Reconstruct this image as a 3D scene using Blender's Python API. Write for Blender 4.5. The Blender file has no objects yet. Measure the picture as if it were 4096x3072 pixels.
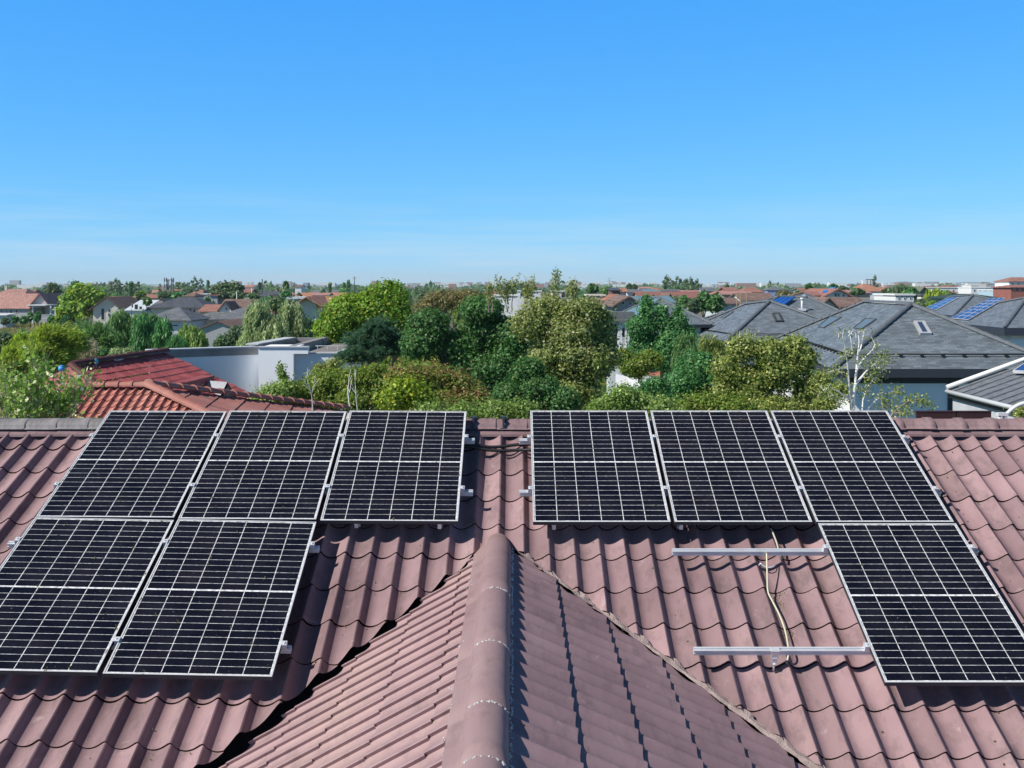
import bpy, bmesh, math, random
import numpy as np
from mathutils import Vector, Matrix
S = bpy.context.scene
C = S.collection
PI = math.pi
H = 9.6          # camera height above the ground
F = 4318.0       # focal length in photograph pixels
CX, CY = 2058.0, 1144.0
random.seed(7)
RNG = np.random.default_rng(11)

# ------------------------------------------------------------------ helpers
def at(px, py, d):
    """pixel + distance -> world point"""
    return Vector(((px-CX)*d/F, d, H-(py-CY)*d/F))
def atz(px, py, dz):
    d = dz*F/(py-CY)
    return Vector(((px-CX)*d/F, d, H-dz))

def tag(o, label=None, cat=None, group=None, kind=None):
    if label: o['label'] = label
    if cat: o['category'] = cat
    if group: o['group'] = group
    if kind: o['kind'] = kind
    return o
def empty(name, loc=(0, 0, 0), label=None, cat=None, group=None, rot=None):
    o = bpy.data.objects.new(name, None); C.objects.link(o)
    o.location = loc; o.empty_display_size = .2
    if rot is not None: o.rotation_euler = rot
    tag(o, label, cat, group)
    return o

class MB:
    """collects faces in world space; build() links them as one mesh object"""
    def __init__(s): s.v = []; s.f = []; s.uv = []; s.m = []; s.sm = []
    def poly(s, pts, mi=0, smooth=False, flip=False):
        pts = [Vector(p) for p in pts]
        if flip: pts = pts[::-1]
        n = len(s.v); s.v += pts; s.f.append(tuple(range(n, n+len(pts)))); s.m.append(mi); s.sm.append(smooth)
        nn = Vector((0, 0, 0))
        for i in range(len(pts)):
            a, b = pts[i], pts[(i+1) % len(pts)]
            nn += Vector(((a.y-b.y)*(a.z+b.z), (a.z-b.z)*(a.x+b.x), (a.x-b.x)*(a.y+b.y)))
        if nn.length < 1e-12: nn = Vector((0, 0, 1))
        nn.normalize()
        u = Vector((0, 0, 1)).cross(nn)
        if u.length < 1e-4: u = Vector((1, 0, 0))
        u.normalize(); w = nn.cross(u)
        s.uv.append([(p.dot(u), p.dot(w)) for p in pts])
    def box(s, x0, y0, z0, x1, y1, z1, mi=0, M=None):
        c = [Vector((x, y, z)) for z in (z0, z1) for y in (y0, y1) for x in (x0, x1)]
        if M is not None: c = [M @ p for p in c]
        for q in ((0, 2, 3, 1), (4, 5, 7, 6), (0, 1, 5, 4), (2, 6, 7, 3), (0, 4, 6, 2), (1, 3, 7, 5)):
            s.poly([c[i] for i in q], mi)
    def tube(s, pts, radii, n=7, mi=0, cap=True):
        pts = [Vector(p) for p in pts]
        if not hasattr(radii, '__len__'): radii = [radii]*len(pts)
        rings = []
        t0 = (pts[1]-pts[0]).normalized()
        a = t0.cross(Vector((0, 0, 1)))
        if a.length < .05: a = t0.cross(Vector((1, 0, 0)))
        a.normalize()
        for i, p in enumerate(pts):
            t = (pts[min(i+1, len(pts)-1)]-pts[max(i-1, 0)])
            if t.length < 1e-9: t = t0
            t.normalize()
            a = (a - t*a.dot(t))
            if a.length < 1e-6: a = t.orthogonal()
            a.normalize(); b = t.cross(a)
            rings.append([p+(a*math.cos(2*PI*k/n)+b*math.sin(2*PI*k/n))*radii[i] for k in range(n)])
        base = len(s.v)
        for r in rings: s.v += r
        for i in range(len(rings)-1):
            for k in range(n):
                k2 = (k+1) % n
                s.f.append((base+i*n+k, base+i*n+k2, base+(i+1)*n+k2, base+(i+1)*n+k)); s.m.append(mi); s.sm.append(True)
                s.uv.append([(k/n, i), ((k+1)/n, i), ((k+1)/n, i+1), (k/n, i+1)])
        if cap:
            s.f.append(tuple(base+k for k in range(n))[::-1]); s.m.append(mi); s.sm.append(False); s.uv.append([(0, 0)]*n)
            s.f.append(tuple(base+(len(rings)-1)*n+k for k in range(n))); s.m.append(mi); s.sm.append(False); s.uv.append([(0, 0)]*n)
    def slab(s, pts, th, mi=0, mi_side=None):
        """polygon extruded straight down by th"""
        pts = [Vector(p) for p in pts]
        lo = [p-Vector((0, 0, th)) for p in pts]
        s.poly(pts, mi); s.poly(lo[::-1], mi if mi_side is None else mi_side)
        for i in range(len(pts)):
            j = (i+1) % len(pts)
            s.poly([pts[i], lo[i], lo[j], pts[j]], mi if mi_side is None else mi_side)
    def build(s, name, mats, parent=None, origin=None, M=None):
        me = bpy.data.meshes.new(name)
        if M is None:
            o0 = Vector(origin) if origin is not None else (parent.location.copy() if (parent is not None and parent.parent is None) else Vector((0, 0, 0)))
            vs = [tuple(p-o0) for p in s.v]
        else:
            o0 = Vector((0, 0, 0)); vs = [tuple(p) for p in s.v]
        me.from_pydata(vs, [], s.f)
        uv = me.uv_layers.new(name='UVMap')
        flat = [c for f in s.uv for p in f for c in p]
        uv.data.foreach_set('uv', flat)
        if not isinstance(mats, (list, tuple)): mats = [mats]
        for m in mats: me.materials.append(m)
        me.polygons.foreach_set('material_index', s.m)
        me.polygons.foreach_set('use_smooth', s.sm)
        me.update()
        o = bpy.data.objects.new(name, me); C.objects.link(o)
        if parent is not None: o.parent = parent
        elif M is None: o.location = o0
        if M is not None: pass
        return o

# ------------------------------------------------------------------ materials
def nd(nt, t, **k):
    n = nt.nodes.new(t)
    for a, b in k.items(): setattr(n, a, b)
    return n
def new_mat(name):
    m = bpy.data.materials.new(name); m.use_nodes = True
    nt = m.node_tree
    return m, nt, nt.nodes['Principled BSDF'], nt.links
def ramp(nt, stops):
    r = nd(nt, 'ShaderNodeValToRGB')
    cr = r.color_ramp
    while len(cr.elements) > 1: cr.elements.remove(cr.elements[-1])
    cr.elements[0].position = stops[0][0]; cr.elements[0].color = (*stops[0][1], 1)
    for p, c in stops[1:]:
        e = cr.elements.new(p); e.color = (*c, 1)
    return r
def mulc(c, k): return tuple(min(1, max(0, x*k)) for x in c)
_mc = {}
def plain(name, col, rough=.7, metal=0., var=.12, scale=3., bump=0., spec=.4):
    key = (name,)
    if key in _mc: return _mc[key]
    m, nt, b, L = new_mat(name)
    tc = nd(nt, 'ShaderNodeTexCoord')
    n = nd(nt, 'ShaderNodeTexNoise'); n.inputs['Scale'].default_value = scale; n.inputs['Detail'].default_value = 5
    L.new(tc.outputs['Object'], n.inputs['Vector'])
    r = ramp(nt, [(.25, mulc(col, 1-var)), (.75, mulc(col, 1+var))])
    L.new(n.outputs['Fac'], r.inputs['Fac']); L.new(r.outputs['Color'], b.inputs['Base Color'])
    b.inputs['Roughness'].default_value = rough; b.inputs['Metallic'].default_value = metal
    b.inputs['Specular IOR Level'].default_value = spec
    if bump:
        bp = nd(nt, 'ShaderNodeBump'); bp.inputs['Strength'].default_value = bump; bp.inputs['Distance'].default_value = .02
        n2 = nd(nt, 'ShaderNodeTexNoise'); n2.inputs['Scale'].default_value = scale*12; n2.inputs['Detail'].default_value = 4
        L.new(tc.outputs['Object'], n2.inputs['Vector'])
        L.new(n2.outputs['Fac'], bp.inputs['Height']); L.new(bp.outputs['Normal'], b.inputs['Normal'])
    _mc[key] = m
    return m

def tile_mat(name, c1, c2, c3, rough=.62, grime=(.10, .075, .07), sc=1.0, wave=None):
    """painted roof sheet / clay: blotches, streaks, pale scuffs, dark dirt"""
    m, nt, b, L = new_mat(name)
    tc = nd(nt, 'ShaderNodeTexCoord')
    mp = nd(nt, 'ShaderNodeMapping'); mp.inputs['Scale'].default_value = (1.0*sc, .45*sc, .45*sc)
    L.new(tc.outputs['Object'], mp.inputs['Vector'])
    n1 = nd(nt, 'ShaderNodeTexNoise'); n1.inputs['Scale'].default_value = 1.3; n1.inputs['Detail'].default_value = 6; n1.inputs['Roughness'].default_value = .65
    L.new(mp.outputs['Vector'], n1.inputs['Vector'])
    r1 = ramp(nt, [(.30, c1), (.52, c2), (.74, c3)]); L.new(n1.outputs['Fac'], r1.inputs['Fac'])
    # fine streaky dirt
    n2 = nd(nt, 'ShaderNodeTexNoise'); n2.inputs['Scale'].default_value = 9; n2.inputs['Detail'].default_value = 8; n2.inputs['Roughness'].default_value = .7
    L.new(mp.outputs['Vector'], n2.inputs['Vector'])
    r2 = ramp(nt, [(.50, (0, 0, 0)), (.68, (1, 1, 1))]); L.new(n2.outputs['Fac'], r2.inputs['Fac'])
    mx = nd(nt, 'ShaderNodeMixRGB'); mx.blend_type = 'MIX'; mx.inputs['Color2'].default_value = (*grime, 1)
    ml = nd(nt, 'ShaderNodeMath', operation='MULTIPLY'); ml.inputs[1].default_value = .5
    L.new(r2.outputs['Color'], ml.inputs[0]); L.new(ml.outputs[0], mx.inputs['Fac']); L.new(r1.outputs['Color'], mx.inputs['Color1'])
    # pale scuffs
    n3 = nd(nt, 'ShaderNodeTexNoise'); n3.inputs['Scale'].default_value = 5.3; n3.inputs['Detail'].default_value = 9; n3.inputs['Roughness'].default_value = .75; n3.inputs['Distortion'].default_value = .6
    L.new(tc.outputs['Object'], n3.inputs['Vector'])
    r3 = ramp(nt, [(.60, (0, 0, 0)), (.70, (1, 1, 1))]); L.new(n3.outputs['Fac'], r3.inputs['Fac'])
    mx2 = nd(nt, 'ShaderNodeMixRGB'); mx2.inputs['Color2'].default_value = (*mulc((c3[0]+.12, c3[1]+.13, c3[2]+.13), 1), 1)
    ml2 = nd(nt, 'ShaderNodeMath', operation='MULTIPLY'); ml2.inputs[1].default_value = .5
    L.new(r3.outputs['Color'], ml2.inputs[0]); L.new(ml2.outputs[0], mx2.inputs['Fac']); L.new(mx.outputs['Color'], mx2.inputs['Color1'])
    # orange lichen dots
    n4 = nd(nt, 'ShaderNodeTexNoise'); n4.inputs['Scale'].default_value = 22; n4.inputs['Detail'].default_value = 3
    L.new(tc.outputs['Object'], n4.inputs['Vector'])
    r4 = ramp(nt, [(.73, (0, 0, 0)), (.78, (1, 1, 1))]); L.new(n4.outputs['Fac'], r4.inputs['Fac'])
    mx3 = nd(nt, 'ShaderNodeMixRGB'); mx3.inputs['Color2'].default_value = (.40, .20, .11, 1)
    L.new(r4.outputs['Color'], mx3.inputs['Fac']); L.new(mx2.outputs['Color'], mx3.inputs['Color1'])
    # per tile tone
    at_ = nd(nt, 'ShaderNodeAttribute'); at_.attribute_name = 'tone'
    hs = nd(nt, 'ShaderNodeHueSaturation')
    mr = nd(nt, 'ShaderNodeMapRange'); mr.inputs['To Min'].default_value = .80; mr.inputs['To Max'].default_value = 1.17
    L.new(at_.outputs['Fac'], mr.inputs['Value']); L.new(mr.outputs['Result'], hs.inputs['Value']); L.new(mx3.outputs['Color'], hs.inputs['Color'])
    L.new(hs.outputs['Color'], b.inputs['Base Color'])
    rr = nd(nt, 'ShaderNodeMapRange'); rr.inputs['To Min'].default_value = rough-.12; rr.inputs['To Max'].default_value = rough+.2
    L.new(n2.outputs['Fac'], rr.inputs['Value']); L.new(rr.outputs['Result'], b.inputs['Roughness'])
    b.inputs['Specular IOR Level'].default_value = .35
    bp = nd(nt, 'ShaderNodeBump'); bp.inputs['Strength'].default_value = .35; bp.inputs['Distance'].default_value = .006
    L.new(n2.outputs['Fac'], bp.inputs['Height']); L.new(bp.outputs['Normal'], b.inputs['Normal'])
    return m

def shingle(name, col, bw=.3, bh=.14, var=.25, rough=.75, mortar=.55, big=.15, bump=.5, spec=.3):
    """brick pattern in metres along the slope, for roofs and brickwork"""
    if name in _mc: return _mc[name]
    m, nt, b, L = new_mat(name)
    uv = nd(nt, 'ShaderNodeUVMap'); uv.uv_map = 'UVMap'
    br = nd(nt, 'ShaderNodeTexBrick'); br.inputs['Scale'].default_value = 1
    br.inputs['Brick Width'].default_value = bw; br.inputs['Row Height'].default_value = bh
    br.inputs['Mortar Size'].default_value = bh*.07; br.inputs['Mortar Smooth'].default_value = .3
    br.inputs['Color1'].default_value = (*mulc(col, 1-var), 1); br.inputs['Color2'].default_value = (*mulc(col, 1+var), 1)
    br.inputs['Mortar'].default_value = (*mulc(col, mortar), 1)
    L.new(uv.outputs['UV'], br.inputs['Vector'])
    tc = nd(nt, 'ShaderNodeTexCoord')
    n = nd(nt, 'ShaderNodeTexNoise'); n.inputs['Scale'].default_value = .8; n.inputs['Detail'].default_value = 8; n.inputs['Roughness'].default_value = .65
    L.new(tc.outputs['Object'], n.inputs['Vector'])
    mr = nd(nt, 'ShaderNodeMapRange'); mr.inputs['From Min'].default_value = .3; mr.inputs['From Max'].default_value = .7
    mr.inputs['To Min'].default_value = 1-big; mr.inputs['To Max'].default_value = 1+big
    L.new(n.outputs['Fac'], mr.inputs['Value'])
    hs = nd(nt, 'ShaderNodeHueSaturation'); L.new(br.outputs['Color'], hs.inputs['Color']); L.new(mr.outputs['Result'], hs.inputs['Value'])
    L.new(hs.outputs['Color'], b.inputs['Base Color'])
    b.inputs['Roughness'].default_value = rough; b.inputs['Specular IOR Level'].default_value = spec
    bp = nd(nt, 'ShaderNodeBump'); bp.inputs['Strength'].default_value = bump; bp.inputs['Distance'].default_value = .015
    bp.invert = True
    L.new(br.outputs['Fac'], bp.inputs['Height']); L.new(bp.outputs['Normal'], b.inputs['Normal'])
    _mc[name] = m
    return m

def glass_mat(name, col, rough=.08, spec=.6):
    if name in _mc: return _mc[name]
    m, nt, b, L = new_mat(name)
    b.inputs['Base Color'].default_value = (*col, 1); b.inputs['Roughness'].default_value = rough
    b.inputs['Specular IOR Level'].default_value = spec
    _mc[name] = m
    return m

def leaf_mat():
    m, nt, b, L = new_mat('leaves')
    a = nd(nt, 'ShaderNodeAttribute'); a.attribute_name = 'col'
    out = nt.nodes['Material Output']
    b.inputs['Roughness'].default_value = .5; b.inputs['Specular IOR Level'].default_value = .35
    L.new(a.outputs['Color'], b.inputs['Base Color'])
    tr = nd(nt, 'ShaderNodeBsdfTranslucent')
    hs = nd(nt, 'ShaderNodeHueSaturation'); hs.inputs['Saturation'].default_value = 1.1; hs.inputs['Value'].default_value = 1.5
    L.new(a.outputs['Color'], hs.inputs['Color']); L.new(hs.outputs['Color'], tr.inputs['Color'])
    mx = nd(nt, 'ShaderNodeMixShader'); mx.inputs['Fac'].default_value = .4
    L.new(b.outputs['BSDF'], mx.inputs[1]); L.new(tr.outputs['BSDF'], mx.inputs[2]); L.new(mx.outputs['Shader'], out.inputs['Surface'])
    return m
M_LEAF = leaf_mat()
M_BARK = plain('bark', (.12, .095, .07), .9, var=.35, scale=6, bump=.5)
M_BARKP = plain('bark_pale', (.30, .25, .19), .85, var=.3, scale=6)
M_BARKW = plain('bark_white', (.80, .76, .70), .75, var=.3, scale=5)
M_ALU = plain('aluminium', (.74, .76, .79), .35, .35, var=.08, scale=8)
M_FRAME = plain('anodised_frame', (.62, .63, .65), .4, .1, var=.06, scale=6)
M_FRAMESHADE = plain('frame_side_shade', (.05, .055, .065), .5, .2, var=.06)  # near-black colour paints shade onto the frame's side faces
M_BLACK = plain('black_rubber', (.018, .018, .02), .55, var=.2, scale=20)
M_DARKMETAL = plain('dark_metal', (.04, .045, .055), .5, var=.15)
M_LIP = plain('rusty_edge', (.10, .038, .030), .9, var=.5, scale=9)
M_DECK = plain('dark_deck', (.03, .026, .025), .95, var=.2)
M_MORTAR = plain('mortar', (.34, .29, .27), .95, var=.45, scale=14, bump=.8)
M_MORTARW = plain('pale_mortar', (.86, .83, .80), .95, var=.3, scale=25, bump=.8)
M_CABLE = plain('cream_cable', (.62, .60, .43), .5, var=.08)

# ------------------------------------------------------------------ tiled roof surfaces
_K = [(0, 1), (.03, .99), (.06, .89), (.09, .70), (.13, .49), (.17, .35), (.22, .22), (.28, .11), (.36, .02), (.42, .0), (.5, .03), (.6, .13), (.7, .30), (.8, .54), (.88, .76), (.95, .94), (1, 1)]
def prof(u, peak):
    """height of a roof wave across one pitch, -1..1; peak 'S' = sharp drop on one side, wide bowl on the other"""
    u = u % 1.0
    if peak == 'G':
        return 2*(1-u/.08 if u < .08 else ((u-.08)/.07*.62 if u < .15 else min(1, .62+(u-.15)/.2*.38)))-1
    if peak == 'L':
        if u < .045: return 2*(1-.90*u/.045)-1
        if u < .22: return 2*(.10-.10*(u-.045)/.175)-1
        t = (u-.22)/.78; return 2*(t*t*(3-2*t)*.75+.25*t)-1
    if peak == 'S':
        for (a, ha), (b, hb) in zip(_K, _K[1:]):
            if a <= u <= b: return 2*(ha+(hb-ha)*(u-a)/(b-a))-1
    return math.cos(2*PI*(u/peak*.5 if u < peak else .5+(u-peak)/(1-peak)*.5))
PROFS = {'O': [(0, 1.0), (.012, .90), (-.022, .34), (.03, .16), (.09, .05), (.17, 0), (.26, .02), (.36, .10), (.46, .22), (.56, .37), (.66, .54), (.76, .72), (.84, .86), (.91, .95), (.96, .99)]}
def tiled_face(corners, pitch, row, amp, u_origin, v_origin, lift=.014, peak='S', n=18, warp=None, seed=1, udir=None, jit=.002, tonek=1.):
    """wave tile courses on a convex planar polygon (world points); returns a bmesh clipped to the polygon"""
    cs = [Vector(c) for c in corners]
    nn = Vector((0, 0, 0))
    for i in range(len(cs)):
        a, b = cs[i], cs[(i+1) % len(cs)]
        nn += Vector(((a.y-b.y)*(a.z+b.z), (a.z-b.z)*(a.x+b.x), (a.x-b.x)*(a.y+b.y)))
    nn.normalize()
    if nn.z < 0: nn = -nn
    down = Vector((0, 0, -1)); down = (down-nn*down.dot(nn)).normalized()
    u = down.cross(nn).normalized()
    if udir is not None and u.dot(Vector(udir)) < 0: u = -u
    O = cs[0]
    U = [(c-O).dot(u) for c in cs]; V = [(c-O).dot(down) for c in cs]
    u0 = (Vector(u_origin)-O).dot(u); v0 = (Vector(v_origin)-O).dot(down)
    ku0, ku1 = math.floor((min(U)-u0)/pitch)-1, math.ceil((max(U)-u0)/pitch)+1
    kv0, kv1 = math.floor((min(V)-v0)/row)-1, math.ceil((max(V)-v0)/row)+1
    rnd = random.Random(seed)
    verts = []; faces = []; tone = []; lips = []
    us = [i/n for i in range(n)]
    if peak in PROFS: n = len(PROFS[peak]); us = [q[0] for q in PROFS[peak]]
    nu = (ku1-ku0)*n+1
    heights = [(2*PROFS[peak][i][1]-1)*amp*.5 if peak in PROFS else prof(i/n, peak)*amp*.5 for i in range(n)]
    for kv in range(kv0, kv1):
        sh = rnd.uniform(-.004, .004); rowj = rnd.uniform(-1, 1)*jit
        vs = [0., .35, .75, 1., 1., 1.]
        base = len(verts)
        jit_col = [rnd.uniform(-1, 1)*jit for _ in range(ku1-ku0+2)]
        tcol = [.5+(rnd.random()-.5)*tonek for _ in range(ku1-ku0+2)]
        for jv, fv in enumerate(vs):
            v = v0+(kv+fv)*row-(.008 if jv == 5 else 0)
            for i in range(nu):
                uu = u0+(ku0+i//n+us[i % n])*pitch
                h = heights[i % n]+lift*fv+rowj
                ju = jit_col[i//n]*(1-(i % n)/n)+jit_col[i//n+1]*((i % n)/n)
                h += ju
                if jv == 5: h -= lift*.5+.007
                p = O+u*(uu+sh)+down*v+nn*h
                if warp: p = p+nn*warp(p)
                verts.append(p)
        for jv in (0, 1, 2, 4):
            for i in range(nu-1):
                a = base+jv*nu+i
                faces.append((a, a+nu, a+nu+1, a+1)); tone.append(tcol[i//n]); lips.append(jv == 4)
    bm = bmesh.new()
    bv = [bm.verts.new(p) for p in verts]
    lay = bm.faces.layers.float.new('tone')
    for f, t, lp in zip(faces, tone, lips):
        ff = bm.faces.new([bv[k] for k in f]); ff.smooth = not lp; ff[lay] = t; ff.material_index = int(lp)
    cen = sum(cs, Vector())/len(cs)
    for i in range(len(cs)):
        a, b = cs[i], cs[(i+1) % len(cs)]
        pn = (b-a).cross(nn).normalized()
        if (cen-a).dot(pn) > 0: pn = -pn
        geom = bm.verts[:]+bm.edges[:]+bm.faces[:]
        bmesh.ops.bisect_plane(bm, geom=geom, plane_co=a, plane_no=pn, clear_outer=True, dist=1e-5)
    for e in bm.edges:
        if len(e.link_faces) == 2 and e.calc_face_angle(0) > .62: e.smooth = False
    return bm
def bm_obj(bm, name, mat, parent=None, origin=None):
    me = bpy.data.meshes.new(name)
    o0 = Vector(origin) if origin is not None else (parent.location.copy() if parent is not None else Vector((0, 0, 0)))
    bmesh.ops.translate(bm, verts=bm.verts[:], vec=-o0)
    bm.normal_update()
    # make normals point up
    up = sum(f.normal.z*f.calc_area() for f in bm.faces)
    if up < 0: bmesh.ops.reverse_faces(bm, faces=bm.faces[:])
    bm.to_mesh(me); bm.free()
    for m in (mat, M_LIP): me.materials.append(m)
    o = bpy.data.objects.new(name, me); C.objects.link(o)
    if parent is not None: o.parent = parent
    else: o.location = o0
    return o
HAZE = 8.5e-5
# ================================================================== OUR HOUSE
PC = 6.2855; ZB = PC-.4618*10.5
TH = math.atan(.4618); CT, ST = math.cos(TH), math.sin(TH)
def warp_n(x, s):
    s = max(0., s)
    return .0095*max(0., -x-.1)*s + .0026*s*s
def warp(p):
    s = (10.5-p.y)/CT
    return warp_n(p.x, s)
def RP(x, s, h, w=True):
    """point on our main roof: x, distance s down the slope from y=10.5, height h above the mean tile plane"""
    if w: h = h+warp_n(x, s)
    return Vector((x, 10.5-s*CT-h*ST, H-ZB-s*ST+h*CT))
def s_of(py, h):
    k = (py-CY)/F
    # k*(10.5 - s c - h st) = 1.398 + s st - h c
    return (k*(10.5-h*ST)-ZB+h*CT)/(ST+k*CT)
def x_of(px, s, h): return (px-CX)/F*(10.5-s*CT-h*ST)
def mainz(y): return H-PC+.4618*y
RIDGE_Y = 10.6; AX, AY = -.137, 9.04; AZ = mainz(AY); EAVE_Y = 3.9
ML, MR = .56, .485
def vl(y): return AX-(.4618/ML)*(AY-y)
def vr(y): return AX+(.4618/MR)*(AY-y)
XL, XR = -7.2, 7.6

M_ROOF = tile_mat('roof_main', (.215, .135, .142), (.305, .197, .206), (.375, .257, .252))
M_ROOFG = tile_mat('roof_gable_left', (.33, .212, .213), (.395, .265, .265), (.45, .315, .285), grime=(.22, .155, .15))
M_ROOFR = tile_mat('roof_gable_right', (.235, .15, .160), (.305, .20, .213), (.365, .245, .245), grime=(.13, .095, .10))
M_RIDGE = tile_mat('ridge_pink', (.235, .145, .152), (.305, .198, .205), (.36, .245, .24), sc=1.6)
M_RIDGEG = tile_mat('ridge_grey', (.15, .145, .15), (.25, .235, .24), (.42, .39, .38), sc=2.5)

def place(me, name, loc, rot=(0, 0, 0), parent=None, label=None):
    o = bpy.data.objects.new(name, me); C.objects.link(o)
    o.rotation_euler = rot
    if parent is not None:
        o.parent = parent; o.location = Vector(loc)-parent.location
    else: o.location = loc
    if label: o['label'] = label
    return o
house = empty('tiled_house', (0, 7, 0), 'brown wave tiled house in the foreground carrying the solar panels', 'house')
crest_o = (-.131, 5, mainz(5))
s_step = s_of(2835, .035)
v_o = RP(0, s_step, 0, False)
def P3(x, y): return Vector((x, y, mainz(y)))
g = .05
bmL = tiled_face([P3(XL, RIDGE_Y-.05), P3(AX, RIDGE_Y-.05), P3(AX, AY), P3(vl(EAVE_Y)-g-.01, EAVE_Y), P3(XL, EAVE_Y)], .2071, .4025, .062, crest_o, v_o, warp=warp, seed=3, udir=(1, 0, 0))
bmR = tiled_face([P3(AX+.0005, RIDGE_Y-.05), P3(XR, RIDGE_Y-.05), P3(XR, EAVE_Y), P3(vr(EAVE_Y)+g, EAVE_Y), P3(AX+.0005, AY)], .2071, .4025, .062, crest_o, v_o, warp=warp, seed=4, udir=(1, 0, 0))
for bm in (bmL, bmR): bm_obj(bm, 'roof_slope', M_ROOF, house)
# deck below the tiles (dark boards seen in the open valley)
mb = MB()
dz = .075
for sgn, vf in ((0, vl), (1, vr)):
    pts = [P3(XL, RIDGE_Y), P3(AX, RIDGE_Y), P3(AX, AY), P3(vl(EAVE_Y+.1), EAVE_Y+.1), P3(XL, EAVE_Y+.1)] if sgn == 0 else [P3(AX, RIDGE_Y), P3(XR, RIDGE_Y), P3(XR, EAVE_Y+.1), P3(vr(EAVE_Y+.1), EAVE_Y+.1), P3(AX, AY)]
    mb.poly([p-Vector((0, 0, dz)) for p in pts])
mb.build('roof_deck', M_DECK, house)
# back slope
pb = lambda x, y: Vector((x, y, mainz(RIDGE_Y)-.4618*(y-RIDGE_Y)))
bm = tiled_face([pb(XL, RIDGE_Y+.05), pb(XR, RIDGE_Y+.05), pb(XR, 16.5), pb(XL, 16.5)], .2071, .40, .06, (-.131, 12, pb(0, 12).z), pb(0, 12), n=6, seed=9, udir=(1, 0, 0))
bm_obj(bm, 'roof_slope', M_ROOF, house)
# cross gable slopes
GY0, GY1 = 1.2, AY
def gl(x, y): return Vector((x, y, AZ-ML*(AX-x)))
def gr(x, y): return Vector((x, y, AZ-MR*(x-AX)))
EL, ER = AX-4.1, AX+4.6
def y_at_l(x): return AY-(AX-x)*ML/.4618
def y_at_r(x): return AY-(x-AX)*MR/.4618
gg = .05
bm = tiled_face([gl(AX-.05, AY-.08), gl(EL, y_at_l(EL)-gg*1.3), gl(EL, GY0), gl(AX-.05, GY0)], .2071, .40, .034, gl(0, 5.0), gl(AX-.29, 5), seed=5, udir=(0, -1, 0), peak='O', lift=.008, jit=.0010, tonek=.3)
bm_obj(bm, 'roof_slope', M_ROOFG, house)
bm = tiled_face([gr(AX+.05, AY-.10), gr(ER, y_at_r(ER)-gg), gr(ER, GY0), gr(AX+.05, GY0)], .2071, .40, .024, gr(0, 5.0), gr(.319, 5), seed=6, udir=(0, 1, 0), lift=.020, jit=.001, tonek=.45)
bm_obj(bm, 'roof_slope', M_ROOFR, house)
# valley gutters
mb = MB()
for vf, sl, sd in ((vl, ML, -1), (vr, MR, 1)):
    ys = [AY, EAVE_Y+.1]
    for o1, o2 in ((-.22, 0), (0, .22)):
        a = [Vector((vf(y)+o, y+.0, min(mainz(y), AZ-sl*abs(vf(y)+o-AX)) - .062)) for y in ys for o in (o1, o2)]
        mb.poly([a[0], a[1], a[3], a[2]])
mb.build('valley_gutter', M_DECK, house)
# ragged mortar fillet along the right valley
rnd = random.Random(5)
mb = MB(); N = 160
edge = []
for i in range(N+1):
    t = i/N; y = AY-.22-t*(AY-EAVE_Y-.3); x = vr(y)
    wv = .034*prof((x+.131)/.2071, 'S')+.036
    lo = x-.035-.025*rnd.random()-.012*math.sin(i*.9); hi = x+.03+.02*rnd.random()
    zc = mainz(y)+warp(Vector((x, y, 0)))
    edge.append((Vector((lo, y, gr(lo, y).z+.022+rnd.uniform(-.004, .004))), Vector((x, y-.02, zc+.012+rnd.uniform(-.006, .008))), Vector((hi, y-.01, zc-.006+.4*wv+rnd.uniform(-.004, .006)))))
for a, b in zip(edge, edge[1:]):
    mb.poly([a[0], a[1], b[1], b[0]], flip=True); mb.poly([a[1], a[2], b[2], b[1]], flip=True)
for e in edge: pass
mb.build('valley_mortar', plain('valley_mortar_mat', (.38, .30, .28), .95, var=.4, scale=10, bump=.8), house)
# bright cut edge lumps in the left valley: end closures of the gable tiles
# ridge caps ---------------------------------------------------------
def cap_mesh(L, R, collar=True, flat=.62, skirt=.03, mat=M_RIDGE, name='ridge_tile', n=14, along='x'):
    """one ridge tile, half round with a collar and side skirts, along local x, from 0 to L"""
    mb = MB()
    secs = []
    if collar: xs = [(0, R*1.00), (L-.075, R*1.0), (L-.07, R*1.14), (L-.005, R*1.16), (L, R*1.1), (L+.006, R*1.0)]
    else: xs = [(0, R*.97), (L-.01, R*1.02), (L, R*1.03), (L+.004, R*.96)]
    rows = []
    for x, r in xs:
        ring = []
        for k in range(n+1):
            a = PI*k/n
            ring.append(Vector((x, -math.cos(a)*r, math.sin(a)*r*flat)))
        ring = [ring[0]+Vector((0, -skirt, -.012))]+ring+[ring[-1]+Vector((0, skirt, -.012))]
        rows.append(ring)
    base = 0
    for a, b in zip(rows, rows[1:]):
        for k in range(len(a)-1):
            mb.poly([a[k], b[k], b[k+1], a[k+1]], smooth=True)
    bmm = mb
    o = bmm.build(name, mat, None, M=Matrix())
    me = o.data
    # weld for smooth shading
    bm = bmesh.new(); bm.from_mesh(me); bmesh.ops.remove_doubles(bm, verts=bm.verts[:], dist=1e-5)
    bmesh.ops.recalc_face_normals(bm, faces=bm.faces[:]); bm.to_mesh(me); bm.free()
    bpy.data.objects.remove(o)
    return me
zr = H-1.301-.12*.62
meR = cap_mesh(.31, .118)
meG = cap_mesh(.31, .122, collar=False, mat=M_RIDGEG)
meM = cap_mesh(.31, .118, collar=False)
rnd = random.Random(2)
x = XL
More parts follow.
